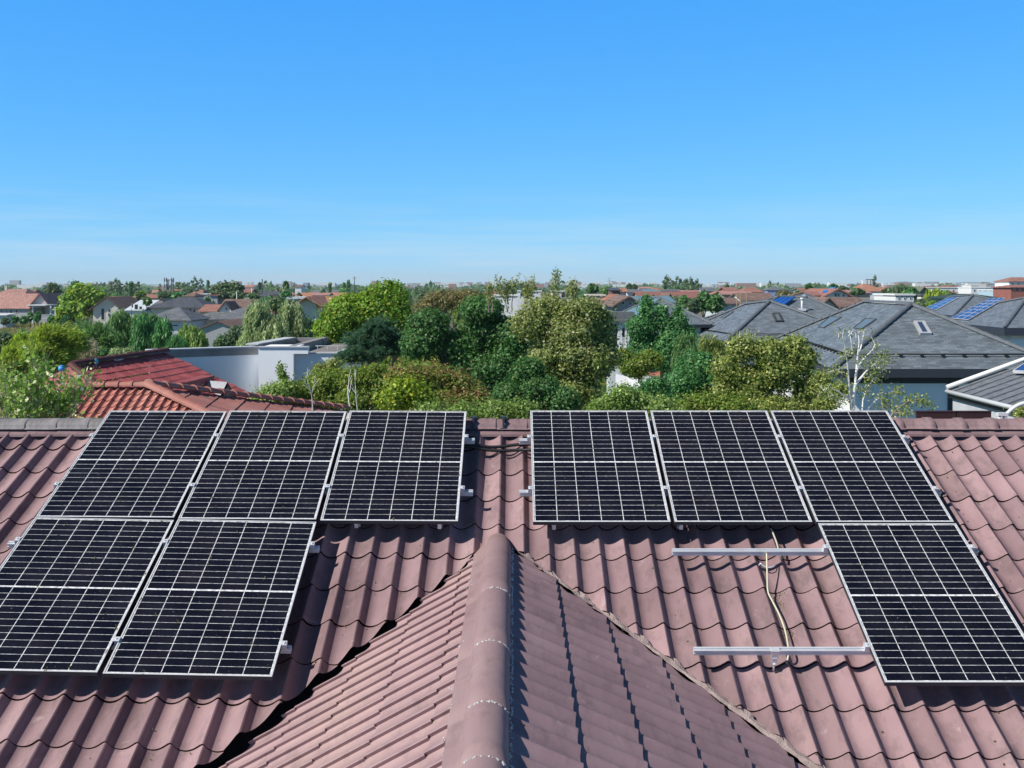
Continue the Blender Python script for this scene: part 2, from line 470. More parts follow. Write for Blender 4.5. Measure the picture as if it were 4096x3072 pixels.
while x < XR-.2:
    if x < -3.85: me, lb = meG, 'weathered grey ridge tile'
    elif x < 3.4: me, lb = meM, None
    else: me, lb = meR, None
    o = place(me, 'ridge_tile', (x, RIDGE_Y, zr+rnd.uniform(-.003, .003)), (rnd.uniform(-.01, .01), rnd.uniform(-.006, .006), rnd.uniform(-.006, .006)), house, lb)
    x += .305
# flat underlay strip in front of the ridge tiles
mb = MB()
x = XL
while x < XR:
    x1 = min(XR, x+.62)
    j = rnd.uniform(-.003, .003)
    yf = RIDGE_Y-.185; zf = zr-.055+j
    mb.poly([(x, RIDGE_Y-.10, zr-.015+j), (x, yf, zf), (x1-.004, yf, zf), (x1-.004, RIDGE_Y-.10, zr-.015+j)])
    mb.poly([(x, yf, zf), (x, yf-.004, zf-.022), (x1-.004, yf-.004, zf-.022), (x1-.004, yf, zf)])
    x = x1
mb.build('ridge_flashing', M_RIDGE, house)
# little black lightning-tape clips on the middle ridge
clip = MB()
clip.box(-.010, -.13, -.02, .010, -.115, .085); clip.box(-.032, -.135, -.03, .032, -.10, -.012); clip.box(-.028, -.06, .072, .028, .02, .088); clip.box(-.008, -.12, .05, .008, -.05, .085)
co = clip.build('ridge_clip', M_DARKMETAL, house, M=Matrix()); co.location = Vector((x_of(1893, 0, .05), RIDGE_Y, zr+.01))-house.location
place(co.data, 'ridge_clip', Vector((x_of(2014, 0, .05), RIDGE_Y, zr+.01)), (0, 0, 0), house)
# gable ridge cap pieces
js = [9.26, 7.38, 6.28, 5.36, 4.74, 3.9, 3.0, 2.1, 1.15]
ZC = AZ-.028
def gable_piece(ya, yb, first=False):
    mb = MB(); n = 18; ny = 8 if first else 4
    R0 = .108; rows = []
    for i in range(ny+1):
        t = i/ny; y = ya+(yb-ya)*t
        r = R0*(1+.02*t)
        hgt = .084
        if first:
            q = min(1, t*ny/2.0); hgt *= math.sqrt(max(0.02, 1-(1-q)**2)); r *= .55+.45*q
        ring = []
        for k in range(n+1):
            a = PI*k/n
            ring.append(Vector((AX-math.cos(a)*r, y, ZC+math.sin(a)*hgt)))
        # left flange lying over the wave crests
        ring = [Vector((AX-r-.085, y, ZC-.042)), Vector((AX-r-.01, y, ZC-.004))]+ring
        ring.append(Vector((AX+r+.004, y, ZC-.028)))
        rows.append(ring)
    end = [p+Vector((0, -.003, -.014)) for p in rows[-1]]
    rows.append(end)
    for a, b in zip(rows, rows[1:]):
        for k in range(len(a)-1): mb.poly([a[k], b[k], b[k+1], a[k+1]], smooth=True)
    o = mb.build('ridge_tile', M_ROOFG, house)
    bm = bmesh.new(); bm.from_mesh(o.data); bmesh.ops.remove_doubles(bm, verts=bm.verts[:], dist=1e-5)
    bmesh.ops.recalc_face_normals(bm, faces=bm.faces[:]); bm.to_mesh(o.data); bm.free()
    return o
for i, (ya, yb) in enumerate(zip(js, js[1:])): gable_piece(ya, yb-.02, i == 0)
# crumbs of pale mortar: on the cap joints and down the cap's right edge
mb = MB()
def crumb(mb, p, r, rnd):
    q = []
    for dx, dy, dz_ in ((1, 0, 0), (-1, 0, 0), (0, 1, 0), (0, -1, 0), (0, 0, 1), (0, 0, -1)):
        q.append(Vector(p)+Vector((dx, dy, dz_))*r*rnd.uniform(.5, 1.3))
    for a, b, c in ((0, 2, 4), (2, 1, 4), (1, 3, 4), (3, 0, 4), (2, 0, 5), (1, 2, 5), (3, 1, 5), (0, 3, 5)):
        mb.poly([q[a], q[b], q[c]])
for y in js[1:]:
    for k in range(26):
        a = PI*rnd.uniform(.22, .93)
        crumb(mb, (AX-math.cos(a)*.108, y-.02+rnd.uniform(-.006, .004), ZC+math.sin(a)*.084), rnd.uniform(.004, .011), rnd)
for k in range(900):
    y = rnd.uniform(1.5, AY-.15)
    crumb(mb, (AX+.116+rnd.uniform(-.004, .008), y, ZC-.022+rnd.uniform(-.02, .006)), rnd.uniform(.004, .012), rnd)
for k in range(46):
    y = rnd.uniform(1.5, AY-.4); x = AX-.19+rnd.uniform(-.02, .03)
    for q in range(5): crumb(mb, (x+rnd.uniform(-.02, .02), y+rnd.uniform(-.02, .02), gl(x, y).z+.035), rnd.uniform(.002, .006), rnd)
mb.build('cap_mortar', M_MORTARW, house)
# moss and leaf bits on the tiles
mb = MB()
for k in range(260):
    s = rnd.uniform(0.2, 4.8); x = rnd.uniform(-4.8, 4.8); y = 10.5-s*CT
    if vl(y)-.1 < x < vr(y)+.1 and y < AY: continue
    h = .03*prof((x+.131)/.2071, 'S')+.012
    crumb(mb, RP(x, s, h), rnd.uniform(.003, .011), rnd)
for k in range(420):
    t = rnd.random(); px = 3105+55*t+rnd.gauss(0, 14); py = 2370+170*t+rnd.gauss(0, 26); s = s_of(py, 0); x = x_of(px, s, 0)
    crumb(mb, RP(x, s, .031*prof((x+.131)/.2071, 'S')+.006), rnd.uniform(.0015, .006), rnd)
for k in range(260):
    s = s_step+.4025*rnd.randint(-11, 4)+rnd.uniform(.0, .02); x = rnd.uniform(-4.8, 4.8)
    if vl(10.5-s*CT)-.05 < x < vr(10.5-s*CT)+.05 and 10.5-s*CT < AY: continue
    crumb(mb, RP(x, s, .031*prof((x+.131)/.2071, 'S')+.004), rnd.uniform(.002, .008), rnd)
tag(mb.build('moss', plain('moss_mat', (.14, .12, .05), .95, var=.5, scale=20), house), kind='stuff')
# walls, fascia and gutter of the house (below the frame)
MW = plain('cream_render', (.62, .56, .48), .9, var=.06, scale=2, bump=.2)
mb = MB()
zt = mainz(EAVE_Y)-.12
mb.box(XL+.3, EAVE_Y+.4, 0, XR-.3, 16.0, zt)
zg = AZ-ML*(4.1)-.05
mb.box(EL+.35, GY0+.4, 0, ER-.35, EAVE_Y+.38, zg-.1)
for xx, in ((XL+.3,), (XR-.3,)):
    mb.poly([(xx, EAVE_Y+.4, zt), (xx, RIDGE_Y, mainz(RIDGE_Y)-.15), (xx, 16.0, zt)])
mb.poly([(EL+.35, GY0+.4, zg-.1), (AX, GY0+.4, AZ-.12), (ER-.35, GY0+.4, zg-.1)])
mb.build('wall', MW, house)
mb = MB()
mb.box(XL, EAVE_Y-.06, zt-.1, vl(EAVE_Y), EAVE_Y-.01, zt+.06); mb.build('gutter', M_DARKMETAL, house); mb = MB(); mb.box(vr(EAVE_Y), EAVE_Y-.06, zt-.1, XR, EAVE_Y-.01, zt+.06)
mb.build('gutter', M_DARKMETAL, house)

# ================================================================== SOLAR PANELS
PW, PL, PT = 1.134, 1.762, .033
HP = .205; S0 = -HP*ST/CT
def cell_mat():
    m, nt, b, L = new_mat('solar_cell')
    a = nd(nt, 'ShaderNodeAttribute'); a.attribute_name = 'tone'
    r = ramp(nt, [(0, (.0030, .0040, .0090)), (.5, (.0048, .0058, .0135)), (1, (.0075, .0070, .0130))])
    L.new(a.outputs['Fac'], r.inputs['Fac'])
    tc = nd(nt, 'ShaderNodeTexCoord')
    # thin silver fingers across each cell
    sx = nd(nt, 'ShaderNodeSeparateXYZ'); L.new(tc.outputs['Object'], sx.inputs[0])
    # busbars
    m1 = nd(nt, 'ShaderNodeMath', operation='MULTIPLY'); m1.inputs[1].default_value = 1/.0182
    fr = nd(nt, 'ShaderNodeMath', operation='FRACT'); lt = nd(nt, 'ShaderNodeMath', operation='LESS_THAN'); lt.inputs[1].default_value = .045
    L.new(sx.outputs['X'], m1.inputs[0]); L.new(m1.outputs[0], fr.inputs[0]); L.new(fr.outputs[0], lt.inputs[0])
    mx = nd(nt, 'ShaderNodeMixRGB'); mx.inputs['Color2'].default_value = (.010, .011, .020, 1)
    L.new(lt.outputs[0], mx.inputs['Fac']); L.new(r.outputs['Color'], mx.inputs['Color1'])
    # dust specks
    n = nd(nt, 'ShaderNodeTexNoise'); n.inputs['Scale'].default_value = 75; n.inputs['Detail'].default_value = 2
    L.new(tc.outputs['Object'], n.inputs['Vector'])
    rs = ramp(nt, [(.745, (0, 0, 0)), (.77, (1, 1, 1))]); L.new(n.outputs['Fac'], rs.inputs['Fac'])
    mx2 = nd(nt, 'ShaderNodeMixRGB'); mx2.inputs['Color2'].default_value = (.30, .31, .30, 1)
    L.new(rs.outputs['Color'], mx2.inputs['Fac']); L.new(mx.outputs['Color'], mx2.inputs['Color1'])
    # dusty film
    n2 = nd(nt, 'ShaderNodeTexNoise'); n2.inputs['Scale'].default_value = 3.5; n2.inputs['Detail'].default_value = 6
    L.new(tc.outputs['Object'], n2.inputs['Vector'])
    ml = nd(nt, 'ShaderNodeMapRange'); ml.inputs['From Min'].default_value = .35; ml.inputs['From Max'].default_value = .75; ml.inputs['To Min'].default_value = 0.0; ml.inputs['To Max'].default_value = .035
    L.new(n2.outputs['Fac'], ml.inputs['Value'])
    mx3 = nd(nt, 'ShaderNodeMixRGB'); mx3.inputs['Color2'].default_value = (.28, .28, .30, 1)
    L.new(ml.outputs['Result'], mx3.inputs['Fac']); L.new(mx2.outputs['Color'], mx3.inputs['Color1'])
    L.new(mx3.outputs['Color'], b.inputs['Base Color'])
    b.inputs['Roughness'].default_value = .12; b.inputs['Specular IOR Level'].default_value = .22
    return m
def sheet_mat():
    m, nt, b, L = new_mat('backsheet')
    tc = nd(nt, 'ShaderNodeTexCoord')
    n = nd(nt, 'ShaderNodeTexNoise'); n.inputs['Scale'].default_value = 34; n.inputs['Detail'].default_value = 4
    L.new(tc.outputs['Object'], n.inputs['Vector'])
    r = ramp(nt, [(.33, (.42, .43, .42)), (.5, (.66, .67, .67)), (.62, (.90, .90, .88))])
    L.new(n.outputs['Fac'], r.inputs['Fac']); L.new(r.outputs['Color'], b.inputs['Base Color'])
    b.inputs['Roughness'].default_value = .3; b.inputs['Specular IOR Level'].default_value = .3
    return m
M_CELL, M_SHEET = cell_mat(), sheet_mat()
def panel_parts(seed):
    rnd = random.Random(seed)
    # frame, local: x 0..PW, y 0..-PL, z top at 0
    fr = MB(); t = .010
    fr.box(0, -PL, -PT, t, 0, 0); fr.box(PW-t, -PL, -PT, PW, 0, 0)
    fr.box(t, -t, -PT, PW-t, 0, 0); fr.box(t, -PL, -PT, PW-t, -PL+t, 0)
    bs = MB(); bs.box(t, -PL+t, -.009, PW-t, -t, -.004)
    ce = MB(); tones = []
    mx_, my = .021, .021; gx, gy = .0060, .0038; mid = .018
    cw = (PW-2*mx_-5*gx)/6; ch = (PL-2*my-mid-22*gy)/24
    blot = [rnd.random() for _ in range(6)]
    for j in range(24):
        y1 = -my-j*(ch+gy)-((mid-gy) if j >= 12 else 0)
        for i in range(6):
            x0 = mx_+i*(cw+gx)
            wj = rnd.uniform(-.0006, .0006)
            ce.poly([(x0, y1-ch, -.0035), (x0+cw, y1-ch, -.0035), (x0+cw, y1+wj, -.0035), (x0, y1+wj, -.0035)])
            tones.append(min(1, max(0, .5*blot[i]+.5*rnd.random())))
    return fr, bs, ce, tones
def make_panel(xl, s_top, label, group, seed, moss=0, rotz=0.):
    fr, bs, ce, tones = panel_parts(seed)
    p = RP(xl, s_top, HP)
    # tilt to follow the slightly warped roof
    sc = s_top+PL/2; xc = xl+PW/2
    dws = (warp_n(xc, s_top+PL)-warp_n(xc, s_top))/PL
    dwx = (warp_n(xl+PW, sc)-warp_n(xl, sc))/PW
    root = empty('solar_module', p, label, 'solar panel', group)
    R = Matrix.Rotation(TH-math.atan(dws), 4, 'X') @ Matrix.Rotation(-math.atan(dwx), 4, 'Y') @ Matrix.Rotation(rotz, 4, 'Z')
    root.rotation_euler = R.to_euler()
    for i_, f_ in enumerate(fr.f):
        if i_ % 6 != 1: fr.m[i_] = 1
    for mbb, nm, mt in ((fr, 'frame', [M_FRAME, M_FRAMESHADE]), (bs, 'backsheet', M_SHEET), (ce, 'cells', M_CELL)):
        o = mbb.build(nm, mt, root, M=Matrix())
        if nm == 'cells':
            a = o.data.attributes.new('tone', 'FLOAT', 'FACE'); a.data.foreach_set('value', tones)
        if nm == 'frame':
            bv = o.modifiers.new('b', 'BEVEL'); bv.width = .0015; bv.segments = 1
    rnd = random.Random(seed+50)
    if moss:
        mm = MB()
        for k in range(moss):
            cx = .02+ (rnd.randint(0, 6))*(PW-.04)/6+rnd.uniform(-.01, .01); cy = -rnd.uniform(.03, PL-.03)
            if k % 2: cx, cy = rnd.uniform(.03, PW-.03), -.02-rnd.randint(0, 24)*(PL-.04)/24
            for q in range(rnd.randint(3, 9)):
                crumb(mm, (cx+rnd.gauss(0, .006), cy+rnd.gauss(0, .010), .001), rnd.uniform(.0015, .006), rnd)
        tag(mm.build('moss', plain('panel_moss', (.16, .15, .06), .95, var=.6, scale=40), root, M=Matrix()), kind='stuff')
    return root
GRP_L, GRP_R = 'solar panels of the left array', 'solar panels of the right array'
x0 = x_of(2121, S0, HP); pit = 1.1675
GAP = .020
S1 = S0+PL+GAP
make_panel(x0, S0, 'top row solar panel nearest the centre gap in the right array', GRP_R, 1, 5)
make_panel(x0+pit, S0, 'middle solar panel of the three in the right array top row', GRP_R, 2, 4)
make_panel(x0+2*pit, S0, 'top row solar panel at the far right, above the lower panel', GRP_R, 3, 4)
make_panel(x0+2*pit+.008, S1, 'single lower solar panel of the right array beside the bare rails', GRP_R, 4, 5)
xl = x_of(1866, S0, HP)-PW
make_panel(xl, S0, 'top row solar panel nearest the centre gap in the left array', GRP_L, 5, 14)
make_panel(xl-pit, S0, 'middle solar panel of the three in the left array top row', GRP_L, 6, 18)
make_panel(xl-2*pit, S0, 'top row solar panel at the far left, by the grey ridge tiles', GRP_L, 7, 18)
xb = x_of(715, S1, HP)
make_panel(xb, S1, 'lower row solar panel of the left array beside the open tiles', GRP_L, 8, 18)
make_panel(xb-pit, S1, 'lower row solar panel at the far left, cut by the photo edge', GRP_L, 9, 22)

# rails, clamps, feet ------------------------------------------------
def rail(xa, xb_, py, label, group, clamps=(), mids=(), feet=(), caps=(), warped=True):
    h = HP-PT-.022
    s = s_of(py, h+.02)
    root = empty('mounting_rail', RP((xa+xb_)/2, s, h), label, 'rail', group)
    M = Matrix.Rotation(TH, 3, 'X')
    pa, pb_ = RP(xa, s, h), RP(xb_, s, h)
    ax = (pb_-pa); Lr = ax.length; ax.normalize()
    up = Vector((0, -ST, CT)); sd = up.cross(ax).normalized(); up = ax.cross(sd).normalized()
    if up.z < 0: up = -up
    if sd.y < 0: sd = -sd
    # C-section profile with a slot on top and a groove on the face
    prf = [(-.020, -.021), (.020, -.021), (.020, .020), (.006, .020), (.006, .010), (-.006, .010), (-.006, .020), (-.020, .020), (-.020, .006), (-.0145, .004), (-.0145, -.004), (-.020, -.006)]
    mb = MB()
    A = [pa+sd*a+up*b for a, b in prf]; B = [pb_+sd*a+up*b for a, b in prf]
    for i in range(len(prf)):
        j = (i+1) % len(prf)
        mb.poly([A[i], A[j], B[j], B[i]])
    mb.poly(A); mb.poly(B[::-1])
    mb.build('rail_bar', M_ALU, root)
    def local_box(nm, x, a0, a1, b0, b1, wx, mat):
        m = MB(); c = pa+ax*((x-xa)/(xb_-xa)*Lr)
        T = Matrix(((ax.x, sd.x, up.x, c.x), (ax.y, sd.y, up.y, c.y), (ax.z, sd.z, up.z, c.z), (0, 0, 0, 1)))
        m.box(-wx/2, a0, b0, wx/2, a1, b1, M=T)
        return m, T
    for x, sgn in clamps:
        m, T = local_box('c', x+sgn*.018, -.022, .022, .021, .058, .034, M_ALU)
        m.box(-.004, -.02, .057, .022 if sgn < 0 else -.004, .02, .060, M=T) if sgn < 0 else m.box(-.022, -.02, .057, .004, .02, .060, M=T)
        m.tube([T @ Vector((0, 0, .058)), T @ Vector((0, 0, .066))], .008, 8)
        m.build('end_clamp', M_ALU, root)
    for x in mids:
        m, T = local_box('m', x, -.022, .022, .021, .050, .018, M_ALU)
        m.box(-.024, -.022, .056, .024, .022, .0605, M=T)
        m.tube([T @ Vector((0, 0, .060)), T @ Vector((0, 0, .067))], .007, 8)
        m.build('mid_clamp', M_ALU, root)
    for x in caps:
        m, T = local_box('k', x, -.024, .024, -.025, .024, .014, M_BLACK)
        m.tube([T @ Vector((.012, 0, 0)), T @ Vector((.030, 0, -.005))], .014, 8)
        m.build('end_cap', M_BLACK, root)
    for x in feet:
        c = pa+ax*((x-xa)/(xb_-xa)*Lr)
        m = MB()
        T = Matrix(((ax.x, sd.x, up.x, c.x), (ax.y, sd.y, up.y, c.y), (ax.z, sd.z, up.z, c.z), (0, 0, 0, 1)))
        m.box(-.024, -.027, -.045, .024, -.0205, .012, M=T)
        m.box(-.018, -.031, -.085, .018, -.021, -.040, M=T)
        m.box(-.030, -.031, .0125, .030, .012, .021+.004, M=T)
        m.tube([T @ Vector((0, -.027, -.08)), T @ Vector((0, -.031, -.155))], .0075, 8)
        m.tube([T @ Vector((0, -.029, -.085)), T @ Vector((0, -.029, -.10))], .014, 6)
        m.build('roof_foot', M_ALU, root)
    return root
GR = 'aluminium rails under the solar panels'
xe = [x0, x0+PW+ (pit-PW)/2, x0+pit+PW+(pit-PW)/2, x0+2*pit+PW]
xL = [xl-2*pit, xl-pit-(pit-PW)/2, xl-(pit-PW)/2, xl+PW]
def xr_(px, py): return x_of(px, s_of(py, .13), .13)
rail(xL[0]-.03, xr_(1900, 1757), 1757, 'upper aluminium rail under the left array top row', GR, [(xL[0], -1), (xL[3], 1)], xL[1:3])
rail(xL[0]-.03, xr_(1893, 1966), 1966, 'lower aluminium rail under the left array top row', GR, [(xL[0], -1), (xL[3], 1)], xL[1:3], feet=(xL[2]+.2,))
rail(xr_(2076, 1760), xe[3]+.07, 1758, 'upper aluminium rail under the right array top row', GR, [(xe[0], -1), (xe[3], 1)], xe[1:3], caps=(xe[3]+.078,))
rail(xr_(2076, 1966), xe[3]+.07, 1966, 'lower aluminium rail under the right array top row', GR, [(xe[0], -1), (xe[3], 1)], xe[1:3], caps=(xe[3]+.078,))
xb2 = xb+PW
rail(xb-pit-.1, xr_(1285, 2196), 2204, 'upper aluminium rail under the left array lower row', GR, [(xb2, 1), (xb-pit, -1)], [xb-(pit-PW)/2])
rail(xb-pit-.1, xr_(1184, 2579), 2619, 'lower aluminium rail under the left array lower row', GR, [(xb2, 1)], [xb-(pit-PW)/2])
x4 = x0+2*pit+.008
xf1, xf2 = xr_(2684, 2204), xr_(2768, 2602)
rail(xf1, x4+PW+.07, 2204, 'long bare aluminium rail higher up, its right end under the lower panel', GR, [(x4, -1), (x4+PW, 1)], caps=(x4+PW+.078,), feet=())
rail(xf2, x4+PW+.07, 2606, 'long bare aluminium rail nearest the camera on a silver foot', GR, [(x4, -1), (x4+PW, 1)], feet=(xr_(3091, 2606),))
# hooks seen under the lower panel edges
mb_i = 0
for px in (1430, 1760, 2215, 2720):
    r = MB(); s = S0+PL-.10; x = x_of(px, s, .1)
    a = RP(x, s, .10); M3 = Matrix.Rotation(TH, 3, 'X')
    T = Matrix.Translation(a) @ Matrix.Rotation(TH, 4, 'X')
    r.box(-.015, -.06, .0, .015, -.05, .045, M=T); r.box(-.015, -.06, -.006, .015, .06, 0, M=T); r.box(-.015, .05, -.08, .015, .06, 0, M=T)
    o = r.build('roof_hook', M_ALU, None, origin=a)
    tag(o, ['steel roof hook below the left array, left one', 'steel roof hook below the left array near the valley', 'steel roof hook under the first panel of the right array', 'steel roof hook under the middle panel of the right array'][mb_i], 'roof hook', 'roof hooks below the panel edges'); mb_i += 1
# cables --------------------------------------------------------------
def tubeobj(name, pts, r, mat, label, cat, group=None, n=8, sub=6):
    pts = [Vector(p) for p in pts]; out = []
    for i in range(len(pts)-1):
        p0 = pts[max(0, i-1)]; p1 = pts[i]; p2 = pts[i+1]; p3 = pts[min(len(pts)-1, i+2)]
        for k in range(sub):
            t = k/sub
            out.append(.5*((2*p1)+(-p0+p2)*t+(2*p0-5*p1+4*p2-p3)*t*t+(-p0+3*p1-3*p2+p3)*t**3))
    out.append(pts[-1])
    m = MB(); m.tube(out, r, n)
    o = m.build(name, mat, None, origin=pts[0])
    return tag(o, label, cat, group)
def onroof(px, py, h):
    s = s_of(py, h); return RP(x_of(px, s, h), s, h, False)
tubeobj('conduit', [onroof(1820, 1772, .12), onroof(1905, 1780, .10), onroof(1955, 1788, .075), onroof(2010, 1786, .07), onroof(2065, 1779, .08), onroof(2130, 1776, .10), onroof(2200, 1776, .11)], .015, M_BLACK, 'upper of two black conduits joining the arrays across the gap', 'conduit', 'black conduits between the arrays')
tubeobj('conduit', [onroof(1820, 1784, .11), onroof(1900, 1788, .09), onroof(1945, 1799, .065), onroof(2010, 1803, .055), onroof(2080, 1800, .06), onroof(2130, 1799, .08), onroof(2200, 1797, .10)], .015, M_BLACK, 'lower sagging one of two black conduits in the gap', 'conduit', 'black conduits between the arrays')
tubeobj('cable', [onroof(3066, 2206, .155), onroof(3067, 2226, .155), onroof(3069, 2300, .10), onroof(3072, 2365, .06), onroof(3090, 2405, .045), onroof(3118, 2460, .05), onroof(3140, 2520, .05), onroof(3152, 2580, .07), onroof(3155, 2612, .085), onroof(3146, 2655, .05)], .0068, M_CABLE, 'cream cable hanging down the tiles between the two bare rails', 'cable')
tubeobj('cable', [onroof(3085, 2115, .10), onroof(3095, 2140, .10), onroof(3108, 2175, .09), onroof(3118, 2215, .08), onroof(3128, 2235, .04)], .0075, plain('dusty_cable', (.5, .46, .36), .6), 'short dusty cable coming out of the shadow under the panels', 'cable')
tubeobj('cable', [onroof(3036, 2262, .05), onroof(3042, 2254, .07), onroof(3052, 2262, .06), onroof(3070, 2270, .05), onroof(3090, 2268, .05), onroof(3100, 2262, .04)], .006, M_ALU, 'small bent wire loop on the tiles below the upper bare rail', 'wire')
# ================================================================== NEIGHBOURING HOUSES
def cap_line(mb, a, b, r=.09, step=.33, mi=0):
    """half round ridge tiles laid along a line (one mesh)"""
    a, b = Vector(a), Vector(b); L = (b-a).length; n = max(1, int(L/step)); d = (b-a)/n
    side = d.cross(Vector((0, 0, 1))).normalized(); up = side.cross(d).normalized()
    for i in range(n):
        p = a+d*i; q = a+d*(i+1)-d.normalized()*.004
        R1, R2 = r*.88, r*1.12
        for k in range(8):
            t0, t1 = PI*k/8, PI*(k+1)/8
            f = lambda o, R, t: o+side*math.cos(t)*R+up*math.sin(t)*R*.85
            mb.poly([f(p, R1, t0), f(q, R2, t0), f(q, R2, t1), f(p, R1, t1)], mi, smooth=True)
        mb.poly([q+side*math.cos(PI*k/8)*R2+up*math.sin(PI*k/8)*R2*.85 for k in range(9)], mi)

def window(parent, c0, ux, w, h, glass, frame, name='window', depth=.05, mull=1, sash=False):
    """window centred at c0 on a wall whose horizontal direction is ux"""
    ux = Vector(ux).normalized(); n = Vector((ux.y, -ux.x, 0)); z = Vector((0, 0, 1))
    if n.y > 0: n = -n
    T = Matrix(((ux.x, n.x, 0, c0[0]), (ux.y, n.y, 0, c0[1]), (0, 0, 1, c0[2]), (0, 0, 0, 1)))
    m = MB(); t = min(.07, w*.1)
    m.box(-w/2, 0, -h/2, -w/2+t, depth, h/2, M=T); m.box(w/2-t, 0, -h/2, w/2, depth, h/2, M=T)
    m.box(-w/2+t, 0, -h/2, w/2-t, depth, -h/2+t, M=T); m.box(-w/2+t, 0, h/2-t, w/2-t, depth, h/2, M=T)
    for i in range(mull):
        x = -w/2+w*(i+1)/(mull+1); m.box(x-t*.4, 0, -h/2+t, x+t*.4, depth*.8, h/2-t, M=T)
    fr = m.build(name, frame, parent)
    g = MB(); g.box(-w/2+t*.8, 0, -h/2+t*.8, w/2-t*.8, .012, h/2-t*.8, M=T)
    go = g.build('pane', glass, None, origin=parent.location); go.location = (0, 0, 0); go.parent = fr
    return fr
G_DARK = glass_mat('glass_dark', (.025, .03, .038)); G_BLUE = glass_mat('glass_blue', (.04, .07, .13), .06, .8); G_PALE = glass_mat('glass_pale', (.13, .17, .185), .4, .25)
F_WHITE = plain('white_frame', (.72, .72, .70), .5, var=.05); F_DARK = plain('dark_frame', (.06, .06, .065), .5, var=.1)

def on_plane(px, py, p0, p1, p2):
    n = (Vector(p1)-Vector(p0)).cross(Vector(p2)-Vector(p0)); d = Vector(((px-CX)/F, 1, -(py-CY)/F)); c = Vector((0, 0, H))
    return c+d*((Vector(p0)-c).dot(n)/d.dot(n))
def bil(face, u, v):
    a, b, c, d = face
    return (a*(1-u)+b*u)*(1-v)+(d*(1-u)+c*u)*v
def skylight(parent, pts, glass, frame, name='skylight', th=.10, fw=.12):
    pts = [Vector(p) for p in pts]
    n = (pts[1]-pts[0]).cross(pts[3]-pts[0]).normalized()
    if n.z < 0: n = -n
    m = MB(); top = [p+n*th for p in pts]
    cen = sum(top, Vector())/4
    inn = []
    for i, p in enumerate(top):
        e1 = (top[(i+1) % 4]-p).normalized(); e2 = (top[i-1]-p).normalized(); inn.append(p+(e1+e2)*fw)
    for i in range(4):
        j = (i+1) % 4
        m.poly([top[i], top[j], inn[j], inn[i]]); m.poly([pts[i]-n*.05, pts[j]-n*.05, top[j], top[i]])
        m.poly([inn[i], inn[j], inn[j]-n*.04, inn[i]-n*.04])
    fr = m.build(name, frame, parent)
    g = MB(); g.poly([p-n*.03 for p in inn])
    go = g.build('pane', glass, None, origin=parent.location); go.location = (0, 0, 0); go.parent = fr
    return fr
def pv_field(parent, face, nu, nv, name='solar_array', th=.12):
    face = [Vector(p) for p in face]
    n = (face[1]-face[0]).cross(face[3]-face[0]).normalized()
    if n.z < 0: n = -n
    face = [p+n*th for p in face]
    arr = []
    for i in range(nu):
        for j in range(nv):
            e = .012
            q = [bil(face, u, v) for u, v in (((i+e)/nu, (j+e)/nv), ((i+1-e)/nu, (j+e)/nv), ((i+1-e)/nu, (j+1-e)/nv), ((i+e)/nu, (j+1-e)/nv))]
            m = MB(); m.poly(q, 0); lo = [p-n*.05 for p in q]
            for a in range(4):
                b = (a+1) % 4; m.poly([q[a], lo[a], lo[b], q[b]], 1)
            for k, mt in ((0, 0),):
                w = .018
                for a in range(4):
                    b = (a+1) % 4; cen = sum(q, Vector())/4
                    ia, ib = q[a]+(cen-q[a]).normalized()*w*2, q[b]+(cen-q[b]).normalized()*w*2
                    m.poly([q[a]+n*.004, q[b]+n*.004, ib+n*.004, ia+n*.004], 1)
            m.build(name, [PV_BLUE, F_WHITE], parent)
PV_BLUE = plain('pv_blue', (.022, .04, .16), .2, var=.25, scale=2, spec=.35)
PV_BRIGHT = plain('pv_bright_blue', (.02, .12, .42), .2, var=.15, scale=1, spec=.6)

